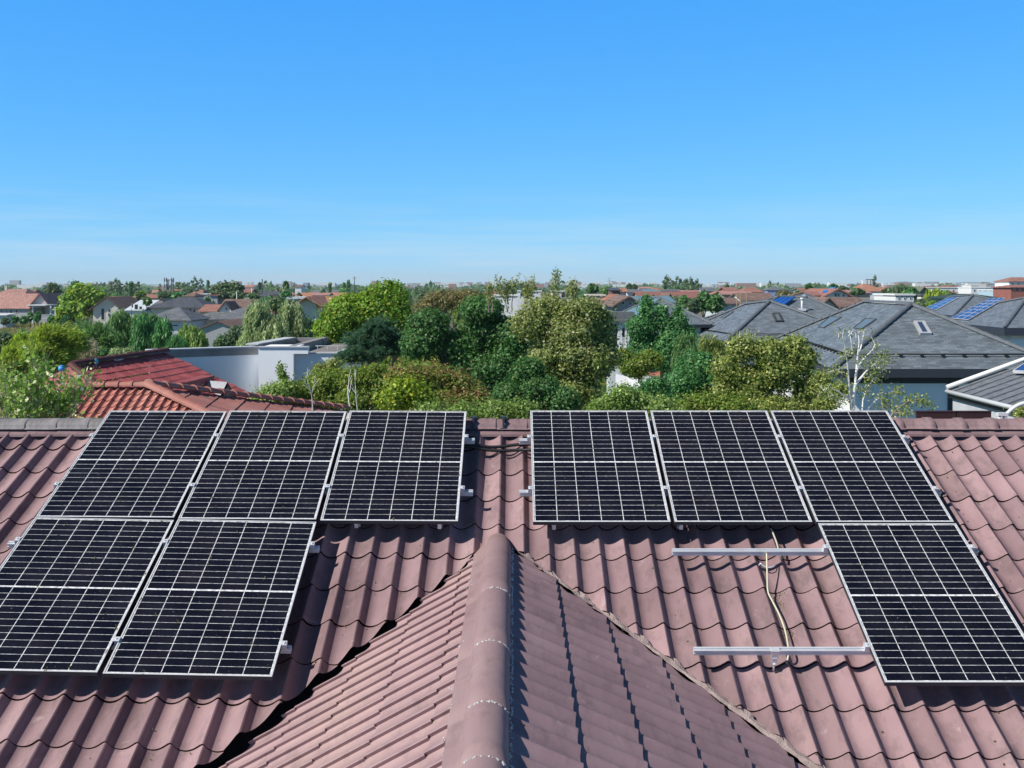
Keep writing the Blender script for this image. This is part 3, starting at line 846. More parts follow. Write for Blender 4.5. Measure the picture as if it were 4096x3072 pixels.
def slate_house(label, E, R, dz_e, wall_mat, roof_mat, cap_mat, group=None, over=.7, fascia=.38, fmat=None, floors=True, name='slate_roof_house', soffit=None, cat='house'):
    """E: 4 eave corners (x,y) in order FL,FR,BR,BL; R: list of two ridge points (x,y,dz) front->back or left->right"""
    ze = H-dz_e
    e = [Vector((x, y, ze)) for x, y in E]; r = [Vector((x, y, H-d)) for x, y, d in R]
    base = sum(e, Vector())/4; base.z = 0
    if abs(r[1].x-r[0].x) <= abs(r[1].y-r[0].y):
        nL_ = (e[0]-e[3]).cross(r[0]-e[3]); z_ = e[3].z-(nL_.x*(r[1].x-e[3].x)+nL_.y*(r[1].y-e[3].y))/nL_.z
        print('ridge adj', label[:30], round(z_-r[1].z, 2)); r[1].z = z_
    t = empty(name, base, label, cat, group)
    m = MB()
    if abs(r[1].x-r[0].x) > abs(r[1].y-r[0].y):     # ridge left-right
        rl, rr = (r[0], r[1]) if r[0].x < r[1].x else (r[1], r[0])
        faces = [[e[0], e[1], rr, rl], [e[1], e[2], rr], [e[2], e[3], rl, rr], [e[3], e[0], rl]]
        lines = [(e[0], rl), (e[1], rr), (e[2], rr), (e[3], rl), (rl, rr)]
    else:
        rf, rb = (r[0], r[1]) if r[0].y < r[1].y else (r[1], r[0])
        faces = [[e[0], e[1], rf], [e[1], e[2], rb, rf], [e[2], e[3], rb], [e[3], e[0], rf, rb]]
        lines = [(e[0], rf), (e[1], rf), (e[2], rb), (e[3], rb), (rf, rb)]
    for f in faces:
        if len(f) == 4:   # keep it planar-safe
            m.poly([f[0], f[1], f[2]]); m.poly([f[0], f[2], f[3]])
        else: m.poly(f)
    ro = m.build('roof', roof_mat, t)
    m = MB()
    for a, b in lines: cap_line(m, a+Vector((0, 0, .02)), b+Vector((0, 0, .02)), .13, .5)
    co = m.build('ridge_cap', cap_mat, None, origin=t.location); co.location = (0, 0, 0); co.parent = ro
    # fascia / soffit box
    m = MB(); fm = fmat or F_DARK
    for i in range(4):
        a, b = e[i], e[(i+1) % 4]
        m.poly([a-Vector((0, 0, .01)), a-Vector((0, 0, fascia)), b-Vector((0, 0, fascia)), b-Vector((0, 0, .01))])
    m.poly([p-Vector((0, 0, fascia)) for p in e])
    m.build('fascia', fm, t)
    c = sum(e, Vector())/4
    w = []
    for i in range(4):
        d1 = (e[(i+1) % 4]-e[i]).normalized(); d2 = (e[i-1]-e[i]).normalized()
        w.append(e[i]+(d1+d2)*over)
    m = MB()
    for i in range(4):
        a, b = w[i], w[(i+1) % 4]
        m.poly([Vector((a.x, a.y, ze-fascia)), Vector((a.x, a.y, 0)), Vector((b.x, b.y, 0)), Vector((b.x, b.y, ze-fascia))])
    m.build('wall', wall_mat, t)
    return t, e, r, w, faces, lines

SL1 = shingle('slate_shingle', (.152, .182, .205), .33, .145, var=.30, rough=.62, big=.2, mortar=.6, spec=.35)
SL2 = shingle('slate_shingle_blue', (.155, .185, .215), .33, .145, var=.26, rough=.6, big=.16, mortar=.6, spec=.35)
SLC = plain('slate_cap', (.12, .135, .15), .7, var=.2, scale=4)
MWH = plain('white_render', (.88, .89, .90), .85, var=.04, scale=.6)
MDK = plain('slate_fascia', (.035, .042, .055), .5, var=.1, scale=1)

# D1: the big grey roof
D1, e, r, w, fc, ln = slate_house('large grey shingled house with white walls behind the leafless birch', [(11.8, 40), (20.5, 40), (24.0, 60), (13.85, 59)], [(16.9, 46, .80), (17.8, 54.8, .80)], 3.076, MWH, SL1, SLC, fmat=MDK, fascia=.32, over=.8)
# kicked lower eave strip with black snow guard
m = MB()
g0 = lambda a, b, k: a.lerp(b, k)
k = .17
pts = [e[3].lerp(r[1], k), e[0].lerp(r[0], k), e[1].lerp(r[0], k), e[2].lerp(r[1], k)]
for a, b in ((pts[0], pts[1]), (pts[1], pts[2])):
    m.tube([a+Vector((0, -.03, .10)), b+Vector((0, -.03, .10))], .03, 6)
    L = (b-a).length; n = int(L/.75)
    for i in range(n):
        p = a.lerp(b, (i+.5)/n); m.box(p.x-.05, p.y-.10, p.z-.03, p.x+.05, p.y+.03, p.z+.11)
m.build('snow_guard', M_BLACK, D1)
# dark upper wall band, white panels, dark column
m = MB(); yw = 40.8
zt = e[0].z-.32
m.box(12.6, yw-.06, zt-.28, 19.6, yw-.001, zt)
xa = (3790-CX)/F*yw; xb_ = (3831-CX)/F*yw
m.box(xa, yw-.06, 2.0, xb_, yw-.001, zt-.281)
m.build('wall_band', MDK, D1)
skylight(D1, [on_plane(px, py, e[0], e[1], r[0]) for px, py in [(3653, 1291), (3697, 1291), (3727, 1341), (3680, 1341)]], G_BLUE, plain('skylight_frame', (.42, .42, .43), .5))
lf = (e[3], e[0], r[0])
for q in ([(3274, 1310), (3322, 1269), (3368, 1271), (3296, 1314)], [(3415, 1316), (3465, 1276), (3508, 1279), (3450, 1318)]):
    skylight(D1, [on_plane(px, py, *lf) for px, py in q], G_PALE, SLC, th=.07, fw=.03)
# D2
D2, e, r, w, fc, ln = slate_house('grey shingled house with a front skylight, left of the large grey house', [(11.9, 60.6), (20.6, 60.6), (21.5, 74), (11.07, 72)], [(15.6, 66, .95), (14.9, 69.5, .96)], 3.1, MWH, SL2, SLC, fmat=MDK, over=.7, fascia=.35)
skylight(D2, [on_plane(px, py, e[0], e[1], r[0]) for px, py in [(3087, 1256), (3118, 1256), (3134, 1289), (3102, 1289)]], G_PALE, F_DARK)
skylight(D2, [on_plane(px, py, e[3], e[0], r[0]) for px, py in [(2884, 1273), (2925, 1246), (2936, 1248), (2897, 1275)]], G_PALE, SLC, th=.07, fw=.03)
m = MB()
pts = [e[3].lerp(r[1], .14), e[0].lerp(r[0], .14), e[1].lerp(r[0], .14)]
for a, b in zip(pts, pts[1:]):
    m.tube([a+Vector((0, -.03, .08)), b+Vector((0, -.03, .08))], .03, 6)
m.build('snow_guard', M_BLACK, D2)
m = MB()
for x in (12.75, 13.9): m.box(x, 61.15, 3.2, x+.45, 61.28, 6.1)
m.build('wall_pilaster', F_WHITE, D2)
window(D2, (12.15, 63.4, 5.2), (0, 1, 0), .9, 1.9, G_DARK, F_WHITE); window(D2, (14.9, 61.3, 5.4), (1, 0, 0), 1.6, 1.0, G_DARK, F_DARK)
# D3
D3, e, r, w, fc, ln = slate_house('grey shingled house with three bright blue solar collectors near its ridge', [(15.2, 76), (25.5, 76), (28, 92), (15.5, 92)], [(19.9, 81.5, .83), (22.3, 82, .84)], 3.0, MWH, SL1, SLC, fmat=MDK)
fl = (e[0], e[1], r[0])
tl_, tr__, br_, bl_ = [on_plane(px, py, *fl) for px, py in [(3121, 1195), (3180, 1194), (3133, 1227), (3090, 1209)]]
for i in range(3):
    u0, u1 = i/3+.02, (i+1)/3-.04
    q = [tl_.lerp(tr__, u0), tl_.lerp(tr__, u1), bl_.lerp(br_, u1), bl_.lerp(br_, u0)]
    nn_ = (q[1]-q[0]).cross(q[3]-q[0]).normalized(); nn_ = nn_ if nn_.z > 0 else -nn_
    m = MB(); m.poly([p+nn_*.15 for p in q]); 
    for a in range(4): m.poly([q[a], q[(a+1) % 4], q[(a+1) % 4]+nn_*.149, q[a]+nn_*.149])
    m.build('solar_collector', PV_BRIGHT, D3)
m = MB(); p = on_plane(3208, 1240, *fl); m.tube([p-Vector((0, 0, .1)), p+Vector((0, 0, .75))], .08, 8); m.tube([p+Vector((0, 0, .75)), p+Vector((0, 0, .9))], .13, 8); m.box(p.x-.25, p.y-.2, p.z-.05, p.x+.25, p.y+.2, p.z+.1)
m.build('vent_pipe', F_WHITE, D3)
# D4 & D5 with solar fields
D4, e, r, w, fc, ln = slate_house('grey shingled house with a narrow solar field, far right behind the skylight roof', [(40.2, 98.8), (49.5, 98.8), (51, 115), (41.8, 110)], [(44.6, 105, .90), (45.1, 112, 1.04)], 2.7, MWH, SL2, SLC, fmat=MDK)
lf = (e[3], e[0], r[0])
q = [on_plane(px, py, *lf) for px, py in [(3705, 1233), (3745, 1243), (3837, 1192), (3797, 1194)]]
pv_field(D4, q, 2, 5)
D5, e, r, w, fc, ln = slate_house('grey shingled house with a large solar field at the right photo edge', [(31.75, 70), (43, 70), (46, 88), (32.3, 81)], [(36.5, 77, .87), (35.4, 80.5, .97)], 2.72, MWH, SL2, SLC, fmat=MDK, fascia=.5, over=.9)
lf = (e[3], e[0], r[0])
q = [on_plane(px, py, *lf) for px, py in [(3802, 1277), (3876, 1284), (4024, 1197), (3966, 1198)]]
pv_field(D5, q, 3, 7)
m = MB(); m.box(33.9, 70.85, 2, 36.9, 70.9, 6.1); m.build('shutter', plain('grey_shutter', (.10, .11, .13), .6), D5)
# D6: near right slate roof with white trims
ze = H-2.13; d6 = empty('slate_roof_house', (12, 18, 0), 'near roof of ribbed grey slabs with white trim, at the right photo edge', 'house')
A_, B_ = Vector((8.87, 22, ze)), Vector((8.82, 13.2, ze)); ap = Vector((12.9, 22.0, ze+4.03*.36)); bp_ = Vector((12.9, 13.2, ze+4.03*.36)); cA, cB = Vector((17, 22, ze)), Vector((17, 13.2, ze))
M_SLAB = plain('slab_roof', (.16, .175, .19), .6, var=.35, scale=9, bump=.4)
m = MB(); m.poly([A_, B_, bp_, ap]); m.poly([ap, bp_, cB, cA]); m.build('roof', M_SLAB, d6)
m = MB()
n = 22
for i in range(n):
    t_ = (i+.5)/n; a = A_.lerp(B_, t_); b = ap.lerp(bp_, t_); nn_ = Vector((-.36, 0, 1)).normalized()
    dd = (b-a).normalized(); s_ = Vector((0, 1, 0))*.018
    for p, q in ((a, b),): m.poly([p-s_+nn_*.012, p+s_+nn_*.012, q+s_+nn_*.012, q-s_+nn_*.012])
m.build('roof_rib', plain('rib_dark', (.035, .04, .05), .7), d6)
m = MB(); m.tube([A_+Vector((-.05, .03, .06)), ap+Vector((0, .03, .08))], .05, 8); m.tube([A_+Vector((-.06, 0, -.02)), B_+Vector((-.06, 0, -.02))], .045, 8)
m.build('roof_trim', F_WHITE, d6)
m = MB(); a = A_.lerp(ap, .37)+Vector((0, -.1, .05)); b = B_.lerp(bp_, .37)+Vector((0, 0, .05)); m.tube([a, b], .045, 6); m.box(A_.x-.04, B_.y, ze-.14, A_.x+.02, A_.y-.02, ze-.06)
m.build('snow_guard', M_BLACK, d6)
m = MB(); m.box(A_.x+.02, B_.y, ze-.42, A_.x+.55, A_.y-.1, ze-.15); m.build('soffit', plain('pale_soffit', (.5, .52, .53), .8), d6)
m = MB(); m.box(A_.x+.56, B_.y, 0, 16.6, A_.y-.25, ze-.15); m.build('wall', MWH, d6)
q = [on_plane(px, py, A_, B_, ap) for px, py in [(4055, 1503), (4150, 1506), (4260, 1440), (4150, 1440)]]
pv_field(d6, q, 2, 2, th=.1)
# things just behind our ridge on the right
m = MB()
a = at(3667, 1650, 11.35); 
for i, (p0, p1) in enumerate(((3667, 3826), (3828, 3968))):
    x0_, x1_ = (p0-CX)/F*11.35, (p1-CX)/F*11.35
    z1_ = H-(1649-CY)/F*11.35
    o = MB(); o.box(x0_, 11.35, z1_-.32, x1_-.008, 11.385, z1_); o.box(x0_-.005, 11.345, z1_, x1_-.006, 11.40, z1_+.012)
    oo = o.build('dark_board', tile_mat('dark_red_board%d' % i, (.05, .022, .022), (.065, .028, .028), (.08, .035, .033)), None, origin=(x0_, 11.35, z1_-.3))
    tag(oo, ['left one of two dark red boards behind the right ridge', 'right one of two dark red boards behind the right ridge'][i], 'board', 'dark boards behind the ridge')
tubeobj('white_pipe', [at(4012, 1700, 12), at(4018, 1672, 12), at(4035, 1648, 12), at(4066, 1624, 12), at(4100, 1612, 12), at(4150, 1606, 12)], .022, F_WHITE, 'white pipe arching up behind the ridge at the right photo edge', 'pipe')
o = MB(); p = at(4000, 1655, 11.6); o.tube([(p.x, p.y, p.z-.5), p], .022, 8); o.tube([(p.x+.045, p.y, p.z-.5), (p.x+.045, p.y, p.z+.0)], .018, 8); o.box(p.x-.03, p.y-.03, p.z-.02, p.x+.075, p.y+.03, p.z+.012)
tag(o.build('white_post', F_WHITE, None, origin=(p.x, p.y, p.z-.5)), 'short white double post just behind the right ridge', 'post')

# A: terracotta tiled roof ------------------------------------------------
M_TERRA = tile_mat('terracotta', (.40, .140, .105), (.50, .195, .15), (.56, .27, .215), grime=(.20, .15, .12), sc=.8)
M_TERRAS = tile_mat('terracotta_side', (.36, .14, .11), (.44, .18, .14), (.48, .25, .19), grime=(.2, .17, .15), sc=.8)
A1 = empty('terracotta_roof_house', (-9.5, 29, 0), 'orange terracotta hip roof with rounded tiles just behind our left ridge', 'house')
apL = Vector(((366-CX)/F*27, 27, H-2.53)); apR = Vector(((591-CX)/F*27, 27, H-2.53))
sl_ = .4663
FR = Vector((apR.x+1.62*3, 27-3.2, apR.z-3.2*sl_)); FL = Vector((apL.x-4.4, 27-3.2, apR.z-3.2*sl_))
BR = Vector((-5.57, 36, H-4.16)); BL = Vector((apL.x-4.4, 36, H-4.16))
bm = tiled_face([apL, apR, FR, FL], .215, .29, .075, (-9.0, 26, 0), FL, lift=.02, n=10, seed=12, udir=(1, 0, 0), jit=.006)
bm_obj(bm, 'roof_slope', M_TERRA, A1)
bm = tiled_face([apR, BR, FR], .33, .62, .02, apR, FR, lift=.022, n=6, seed=13, udir=(0, 1, 0), peak=.5, jit=.004)
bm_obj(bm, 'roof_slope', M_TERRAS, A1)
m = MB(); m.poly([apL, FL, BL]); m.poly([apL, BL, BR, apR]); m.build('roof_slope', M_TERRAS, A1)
m = MB(); up_ = Vector((0, 0, .03))
cap_line(m, apL+up_, apR+up_, .13, .33); cap_line(m, FR+up_, apR+up_*1.5, .14, .36); cap_line(m, FL+up_, apL+up_, .13, .36)
m.build('ridge_tile', M_TERRA, A1)
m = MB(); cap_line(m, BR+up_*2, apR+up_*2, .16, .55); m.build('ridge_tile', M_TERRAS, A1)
m = MB(); m.box(FL.x+.5, FL.y+.5, 0, -5.2, 35.4, FR.z-.15); m.build('wall', MW, A1)
# B: dark red roof ---------------------------------------------------------
M_RED = tile_mat('dark_red_tile', (.30, .066, .070), (.40, .095, .098), (.48, .15, .13), grime=(.2, .08, .075), sc=2.2)
B1 = empty('red_roof_house', (-14, 41, 0), 'dark red tiled roof between the terracotta roof and the white walled building', 'house')
b0, b1 = Vector((-15.2, 37, H-2.74)), Vector((-14.3, 44.3, H-2.74))
bv = on_plane(996, 1570, b0, b1, (-10.9, 44.3, H-4.37))
b2 = b1+(Vector((-10.9, 44.3, H-4.37))-b1)*1.7; b3 = b0+(b2-b1)+ (b0-b1)*.5
bm = tiled_face([b0, b1, b2, b3], .22, .40, .030, b0, b0, lift=.022, n=6, seed=15, udir=(0, 1, 0), peak=.5, jit=.006)
bm_obj(bm, 'roof_slope', M_RED, B1)
b4 = b0+Vector((-4, .5, -1.9)); b5 = b1+Vector((-4, .5, -1.9))
m = MB(); m.poly([b0, b4, b5, b1]); m.poly([b0, b3, b4]); m.build('roof_slope', M_RED, B1)
m = MB(); cap_line(m, b0+up_, b1+up_*2, .17, .5); cap_line(m, b3+up_, b0+up_, .15, .4); m.build('ridge_tile', tile_mat('dark_ridge', (.08, .02, .02), (.11, .03, .03), (.2, .08, .07)), B1)
m = MB(); wv = [b3.lerp(b2, .06), b2.lerp(b3, .06), b5+Vector((.4, -.3, 0)), b4+Vector((.4, .3, 0))]
for i in range(4):
    a, b = wv[i], wv[(i+1) % 4]; zz = min(b2.z, b4.z)-.1
    m.poly([(a.x, a.y, zz), (a.x, a.y, 0), (b.x, b.y, 0), (b.x, b.y, zz)])
m.build('wall', MW, B1)
# brick box and small dormer on the red roof
pA = on_plane(740, 1560, b0, b1, b2); pB = on_plane(858, 1530, b0, b1, b2)
m = MB(); d_ = (pB-pA)
m.poly([pA, pB, pB+Vector((0, 0, .28)), pA+Vector((0, 0, .28))]); m.poly([pA+Vector((0, 0, .28)), pB+Vector((0, 0, .28)), pB+Vector((-.5, .0, .30)), pA+Vector((-.5, 0, .30))]); m.poly([pB, pB+Vector((-.5, 0, .05)), pB+Vector((-.5, 0, .3)), pB+Vector((0, 0, .28))])
m.build('roof_curb', M_RED, B1)
pc = on_plane(900, 1582, b0, b1, b2)
m = MB(); s3 = .26
f0, f1, f2 = pc+Vector((-s3*.2, -.8, -.1)), pc+Vector((s3*1.6, .3, -.15)), pc+Vector((s3*.6, -.25, .55))
back = pc+Vector((-1.5, .9, .55))
m.poly([f0, f2, back]); m.poly([f2, f1, back]); dm = m.build('dormer', plain('dormer_grey', (.36, .37, .40), .7), B1)
g_ = MB(); g_.poly([f0.lerp(f1, .15)+Vector((.02, -.02, .05)), f0.lerp(f1, .85)+Vector((.02, -.02, .05)), f2.lerp(f0.lerp(f1, .5), .2)+Vector((.02, -.02, 0))]); go = g_.build('pane', G_PALE, None, origin=B1.location); go.location = (0, 0, 0); go.parent = dm
for i, (px, py, d, c_) in enumerate(((381, 1447, 38.4, (.05, .42, .50)), (246, 1474, 36, (.08, .35, .70)))):
    p = at(px, py, d); o = MB(); o.tube([p-Vector((0, 0, 1.2)), p], .02, 6); o.tube([p-Vector((0, 0, .08)), p+Vector((0, 0, .07))], .10, 12); o.tube([p+Vector((0, 0, .07)), p+Vector((0, 0, .11))], [.10, .04], 12)
    tag(o.build('roof_vent', plain('vent_paint%d' % i, c_, .5), None, origin=p-Vector((0, 0, 1.2))), ['turquoise vent cap standing on the ridge of the dark red roof', 'blue vent cap at the left end of the dark red roof ridge'][i], 'vent', 'coloured vent caps')
# C: white building with flat roof ------------------------------------------
M_PALEW = plain('pale_stained_wall', (.90, .92, .94), .85, var=.05, scale=.35)
M_CONC = plain('grey_concrete', (.27, .26, .25), .9, var=.25, scale=1.5)
M_CONCL = plain('light_parapet', (.50, .52, .54), .7, var=.15, scale=1)
M_ROOFFELT = plain('roof_felt', (.20, .19, .18), .95, var=.3, scale=1.2)
C1 = empty('white_building', (-10, 50, 0), 'white walled flat roofed building beyond the dark red roof', 'building')
zT = H-2.70
c0 = Vector((-15.4, 45.6, zT)); c1 = Vector(((1034-CX)/F*48.2, 48.2, zT))
def wall_quad(m, a, b, z0, z1, th, mi=0):
    a = Vector((a[0], a[1], 0)); b = Vector((b[0], b[1], 0)); d = (b-a).normalized(); n = Vector((-d.y, d.x, 0))*th
    p = [a, b, b+n, a+n]
    lo = [Vector((q.x, q.y, z0)) for q in p]; hi = [Vector((q.x, q.y, z1)) for q in p]
    m.poly(hi, mi); m.poly(lo[::-1], mi)
    for i in range(4): m.poly([lo[i], lo[(i+1) % 4], hi[(i+1) % 4], hi[i]], mi)
m = MB(); wall_quad(m, c0, c1, 0, zT-.36, .3); 
yb_ = 47.4; X1 = (1034-CX)/F*yb_; X2 = (1174-CX)/F*yb_; X3 = (1232-CX)/F*yb_
m.box(X1, yb_, 0, X2, yb_+2.4, zT); m.box(X2, yb_, zT-.28, X3, yb_+.3, zT)
zL = H-(1414-CY)/F*47.8; X4 = (1352-CX)/F*47.8
m.box(X2+.001, 47.8, 0, X4, 48.1, zL-.002); m.box(X4-.3, 48.1, 0, X4, 57, zL-.002)
m.build('wall', M_PALEW, C1)
m = MB(); wall_quad(m, c0-Vector((0, .05, 0)), c1-Vector((0, .05, 0)), zT-.359, zT-.04, .4); m.build('parapet', M_CONC, C1)
m = MB(); wall_quad(m, c0-Vector((0, .1, 0)), c1-Vector((0, .1, 0)), zT-.039, zT+.012, .62); m.box(X1-.05, yb_-.06, zT+.001, X3+.02, yb_+.42, zT+.04); m.box(X2-.02, 47.72, zL, X4, 48.2, zL+.05)
m.build('coping', M_CONCL, C1)
# terrace roof, far parapets
zF = zL-.05
q1 = at(1036, 1381, 50.5); q2 = at(1186, 1351, 57); q3 = at(1312, 1351, 57); q4 = at(1352, 1378, 55)
m = MB(); m.poly([(X2, 48.1, zF), (X4, 48.1, zF), (X4, 57, zF), (X1-1.5, 57, zF), (X1-1.5, 49.9, zF)]); m.build('flat_roof', M_ROOFFELT, C1)
m = MB(); wall_quad(m, q1, q2, zF-.5, (q1.z+q2.z)/2, .35); wall_quad(m, q2, q3, zF-.5, q2.z, .35); m.box(q3.x-.3, 48.2, zF-.5, q3.x-.0, 56.9, zF+.35)
m.box((1287-CX)/F*55.5-.1, 55.4, zF, (1287-CX)/F*55.5+.12, 55.7, q2.z+.05)
m.build('parapet', M_CONC, C1)
m = MB(); wall_quad(m, q1+Vector((0, -.15, 0)), q2+Vector((0, -.1, 0)), (q1.z+q2.z)/2+.001, (q1.z+q2.z)/2+.06, .62); m.build('coping', M_CONCL, C1)
m = MB()
for i in range(5): x = X3+.2+i*.45; m.tube([(x, 48.6, zF), (x, 48.6, zF+.35)], .012, 5)
m.tube([(X3+.1, 48.6, zF+.34), (X3+2.4, 48.6, zF+.34)], .014, 5); m.box(X3+1.9, 49.0, zF, X3+2.3, 49.3, zF+.25)
m.build('handrail', M_CONCL, C1)
m = MB(); q = [at(446, 1441, 39.8), at(476, 1437, 39.9), at(604, 1404, 46), at(576, 1404, 46.5)]
# metal flashing sheet on the red roof's far side
m.slab([q[0], q[1], q[2], q[3]], .05); m.build('metal_flashing', M_CONCL, C1)
# white canopy and small hut among the shrubs
o = MB(); q = [at(2462, 1494, 30.5), at(2506, 1506, 30), at(2600, 1560, 27.5), at(2550, 1610, 26.5), at(2462, 1600, 27)]
o.slab(q, .06); cp = empty('white_canopy', (q[2].x-.5, 28.5, 0), 'plain white sloping canopy half hidden by shrubs right of centre', 'canopy'); o.build('canopy_sheet', F_WHITE, cp)
for p in (q[2], q[3]):
    o = MB(); o.tube([(p.x-.05, p.y+.05, 0), (p.x-.05, p.y+.05, p.z-.1)], .05, 6); o.build('post', F_WHITE, cp)
hu = empty('garden_hut', (at(2620, 1490, 40).x, 40, 0), 'little white hut with orange tiled roof among the shrubs', 'hut')
p = at(2592, 1484, 40); o = MB(); o.poly([p, at(2596, 1502, 38.6), at(2640, 1512, 38.6), at(2640, 1484, 40)]); o.poly([p, at(2650, 1484, 40), at(2650, 1495, 41.5), at(2592, 1495, 41.5)]); o.build('roof', shingle('hut_tile', (.5, .2, .12), .25, .3), hu)
o = MB(); o.box(at(2600, 0, 38.8).x, 38.8, 0, at(2622, 0, 38.8).x, 40.5, H-3.45); o.build('wall', F_WHITE, hu)
# ================================================================== TREES
def quads_obj(name, P, A, B, cols, parent, origin, keep_uv=False):
    """P centres (n,3), A,B half axes (n,3): rhombus leaves; cols (n,3)"""
    n = len(P)
    V = np.empty((n, 4, 3), np.float32)
    V[:, 0] = P-A; V[:, 1] = P+B*.5-A*.1; V[:, 2] = P+A; V[:, 3] = P-B*.5-A*.1
    V -= np.array(origin, np.float32)
    me = bpy.data.meshes.new(name)
    me.vertices.add(n*4); me.vertices.foreach_set('co', V.ravel())
    me.loops.add(n*4); me.loops.foreach_set('vertex_index', np.arange(n*4, dtype=np.int32))
    me.polygons.add(n); me.polygons.foreach_set('loop_start', np.arange(0, n*4, 4, dtype=np.int32)); me.polygons.foreach_set('loop_total', np.full(n, 4, np.int32))
    me.update()
    a = me.attributes.new('col', 'FLOAT_COLOR', 'FACE')
    c = np.ones((n, 4), np.float32); c[:, :3] = cols; a.data.foreach_set('color', c.ravel())
    me.materials.append(M_LEAF)
    o = bpy.data.objects.new(name, me); C.objects.link(o)
    if parent is not None: o.parent = parent
    return o
LEAFK = 2.1
def unit(v): return v/np.maximum(1e-9, np.linalg.norm(v, axis=-1, keepdims=True))
def rdirs(rng, n): return unit(rng.normal(size=(n, 3)))
PAL = {  # leaf colours (dark, mid, light) and an odd one with its share
    'maple': ((.045, .090, .012), (.095, .165, .020), (.180, .240, .030), (.22, .21, .03), .06),
    'pine': ((.020, .050, .028), (.040, .086, .048), (.070, .130, .070), (.10, .12, .06), .05),
    'deep': ((.022, .056, .018), (.044, .102, .030), (.085, .165, .050), (.14, .17, .07), .04),
    'olive': ((.058, .080, .022), (.115, .142, .040), (.20, .225, .075), (.30, .29, .17), .12),
    'brownish': ((.055, .055, .022), (.11, .105, .04), (.19, .17, .07), (.20, .15, .08), .12),
    'shrub': ((.040, .070, .012), (.085, .130, .022), (.15, .20, .038), (.24, .22, .06), .10),
    'redtip': ((.045, .065, .014), (.095, .120, .025), (.15, .17, .040), (.28, .18, .08), .08),
    'lime': ((.06, .10, .012), (.12, .17, .02), (.20, .25, .03), (.40, .38, .06), .08),
    'hedge': ((.045, .08, .018), (.10, .155, .035), (.19, .25, .075), (.28, .32, .13), .10),
    'poplar': ((.022, .065, .022), (.045, .12, .038), (.085, .19, .065), (.15, .24, .10), .06),
    'pale': ((.075, .10, .05), (.15, .19, .085), (.25, .29, .15), (.34, .37, .22), .14),
    'willow': ((.035, .075, .025), (.07, .135, .042), (.125, .20, .075), (.19, .26, .11), .08),
    'feather': ((.06, .10, .016), (.135, .185, .030), (.22, .26, .05), (.24, .24, .08), .08),
    'yellowing': ((.055, .080, .020), (.110, .142, .034), (.195, .225, .060), (.34, .32, .13), .12),
    'fruit': ((.05, .095, .02), (.11, .18, .035), (.22, .30, .09), (.48, .50, .28), .10),
    'dull': ((.035, .06, .03), (.065, .10, .05), (.11, .15, .075), (.15, .17, .08), .08),
    'far': ((.03, .06, .03), (.055, .10, .045), (.10, .15, .065), (.14, .17, .06), .08),
    'dry': ((.12, .12, .08), (.19, .18, .12), (.27, .25, .17), (.32, .27, .18), .2),
}
def leafcols(rng, n, pal, bias=0.):
    d, m, l, odd, share = [np.array(x) if not isinstance(x, float) else x for x in PAL[pal]]
    t = np.clip(rng.beta(2.2, 2.2, n)+bias, 0, 1)[:, None]
    c = np.where(t < .5, d+(m-d)*t*2, m+(l-m)*(t-.5)*2)
    k = rng.random(n) < share
    c[k] = odd*(.7+.5*rng.random((k.sum(), 1)))
    return c*(.88+.24*rng.random((n, 1)))*LEAFK

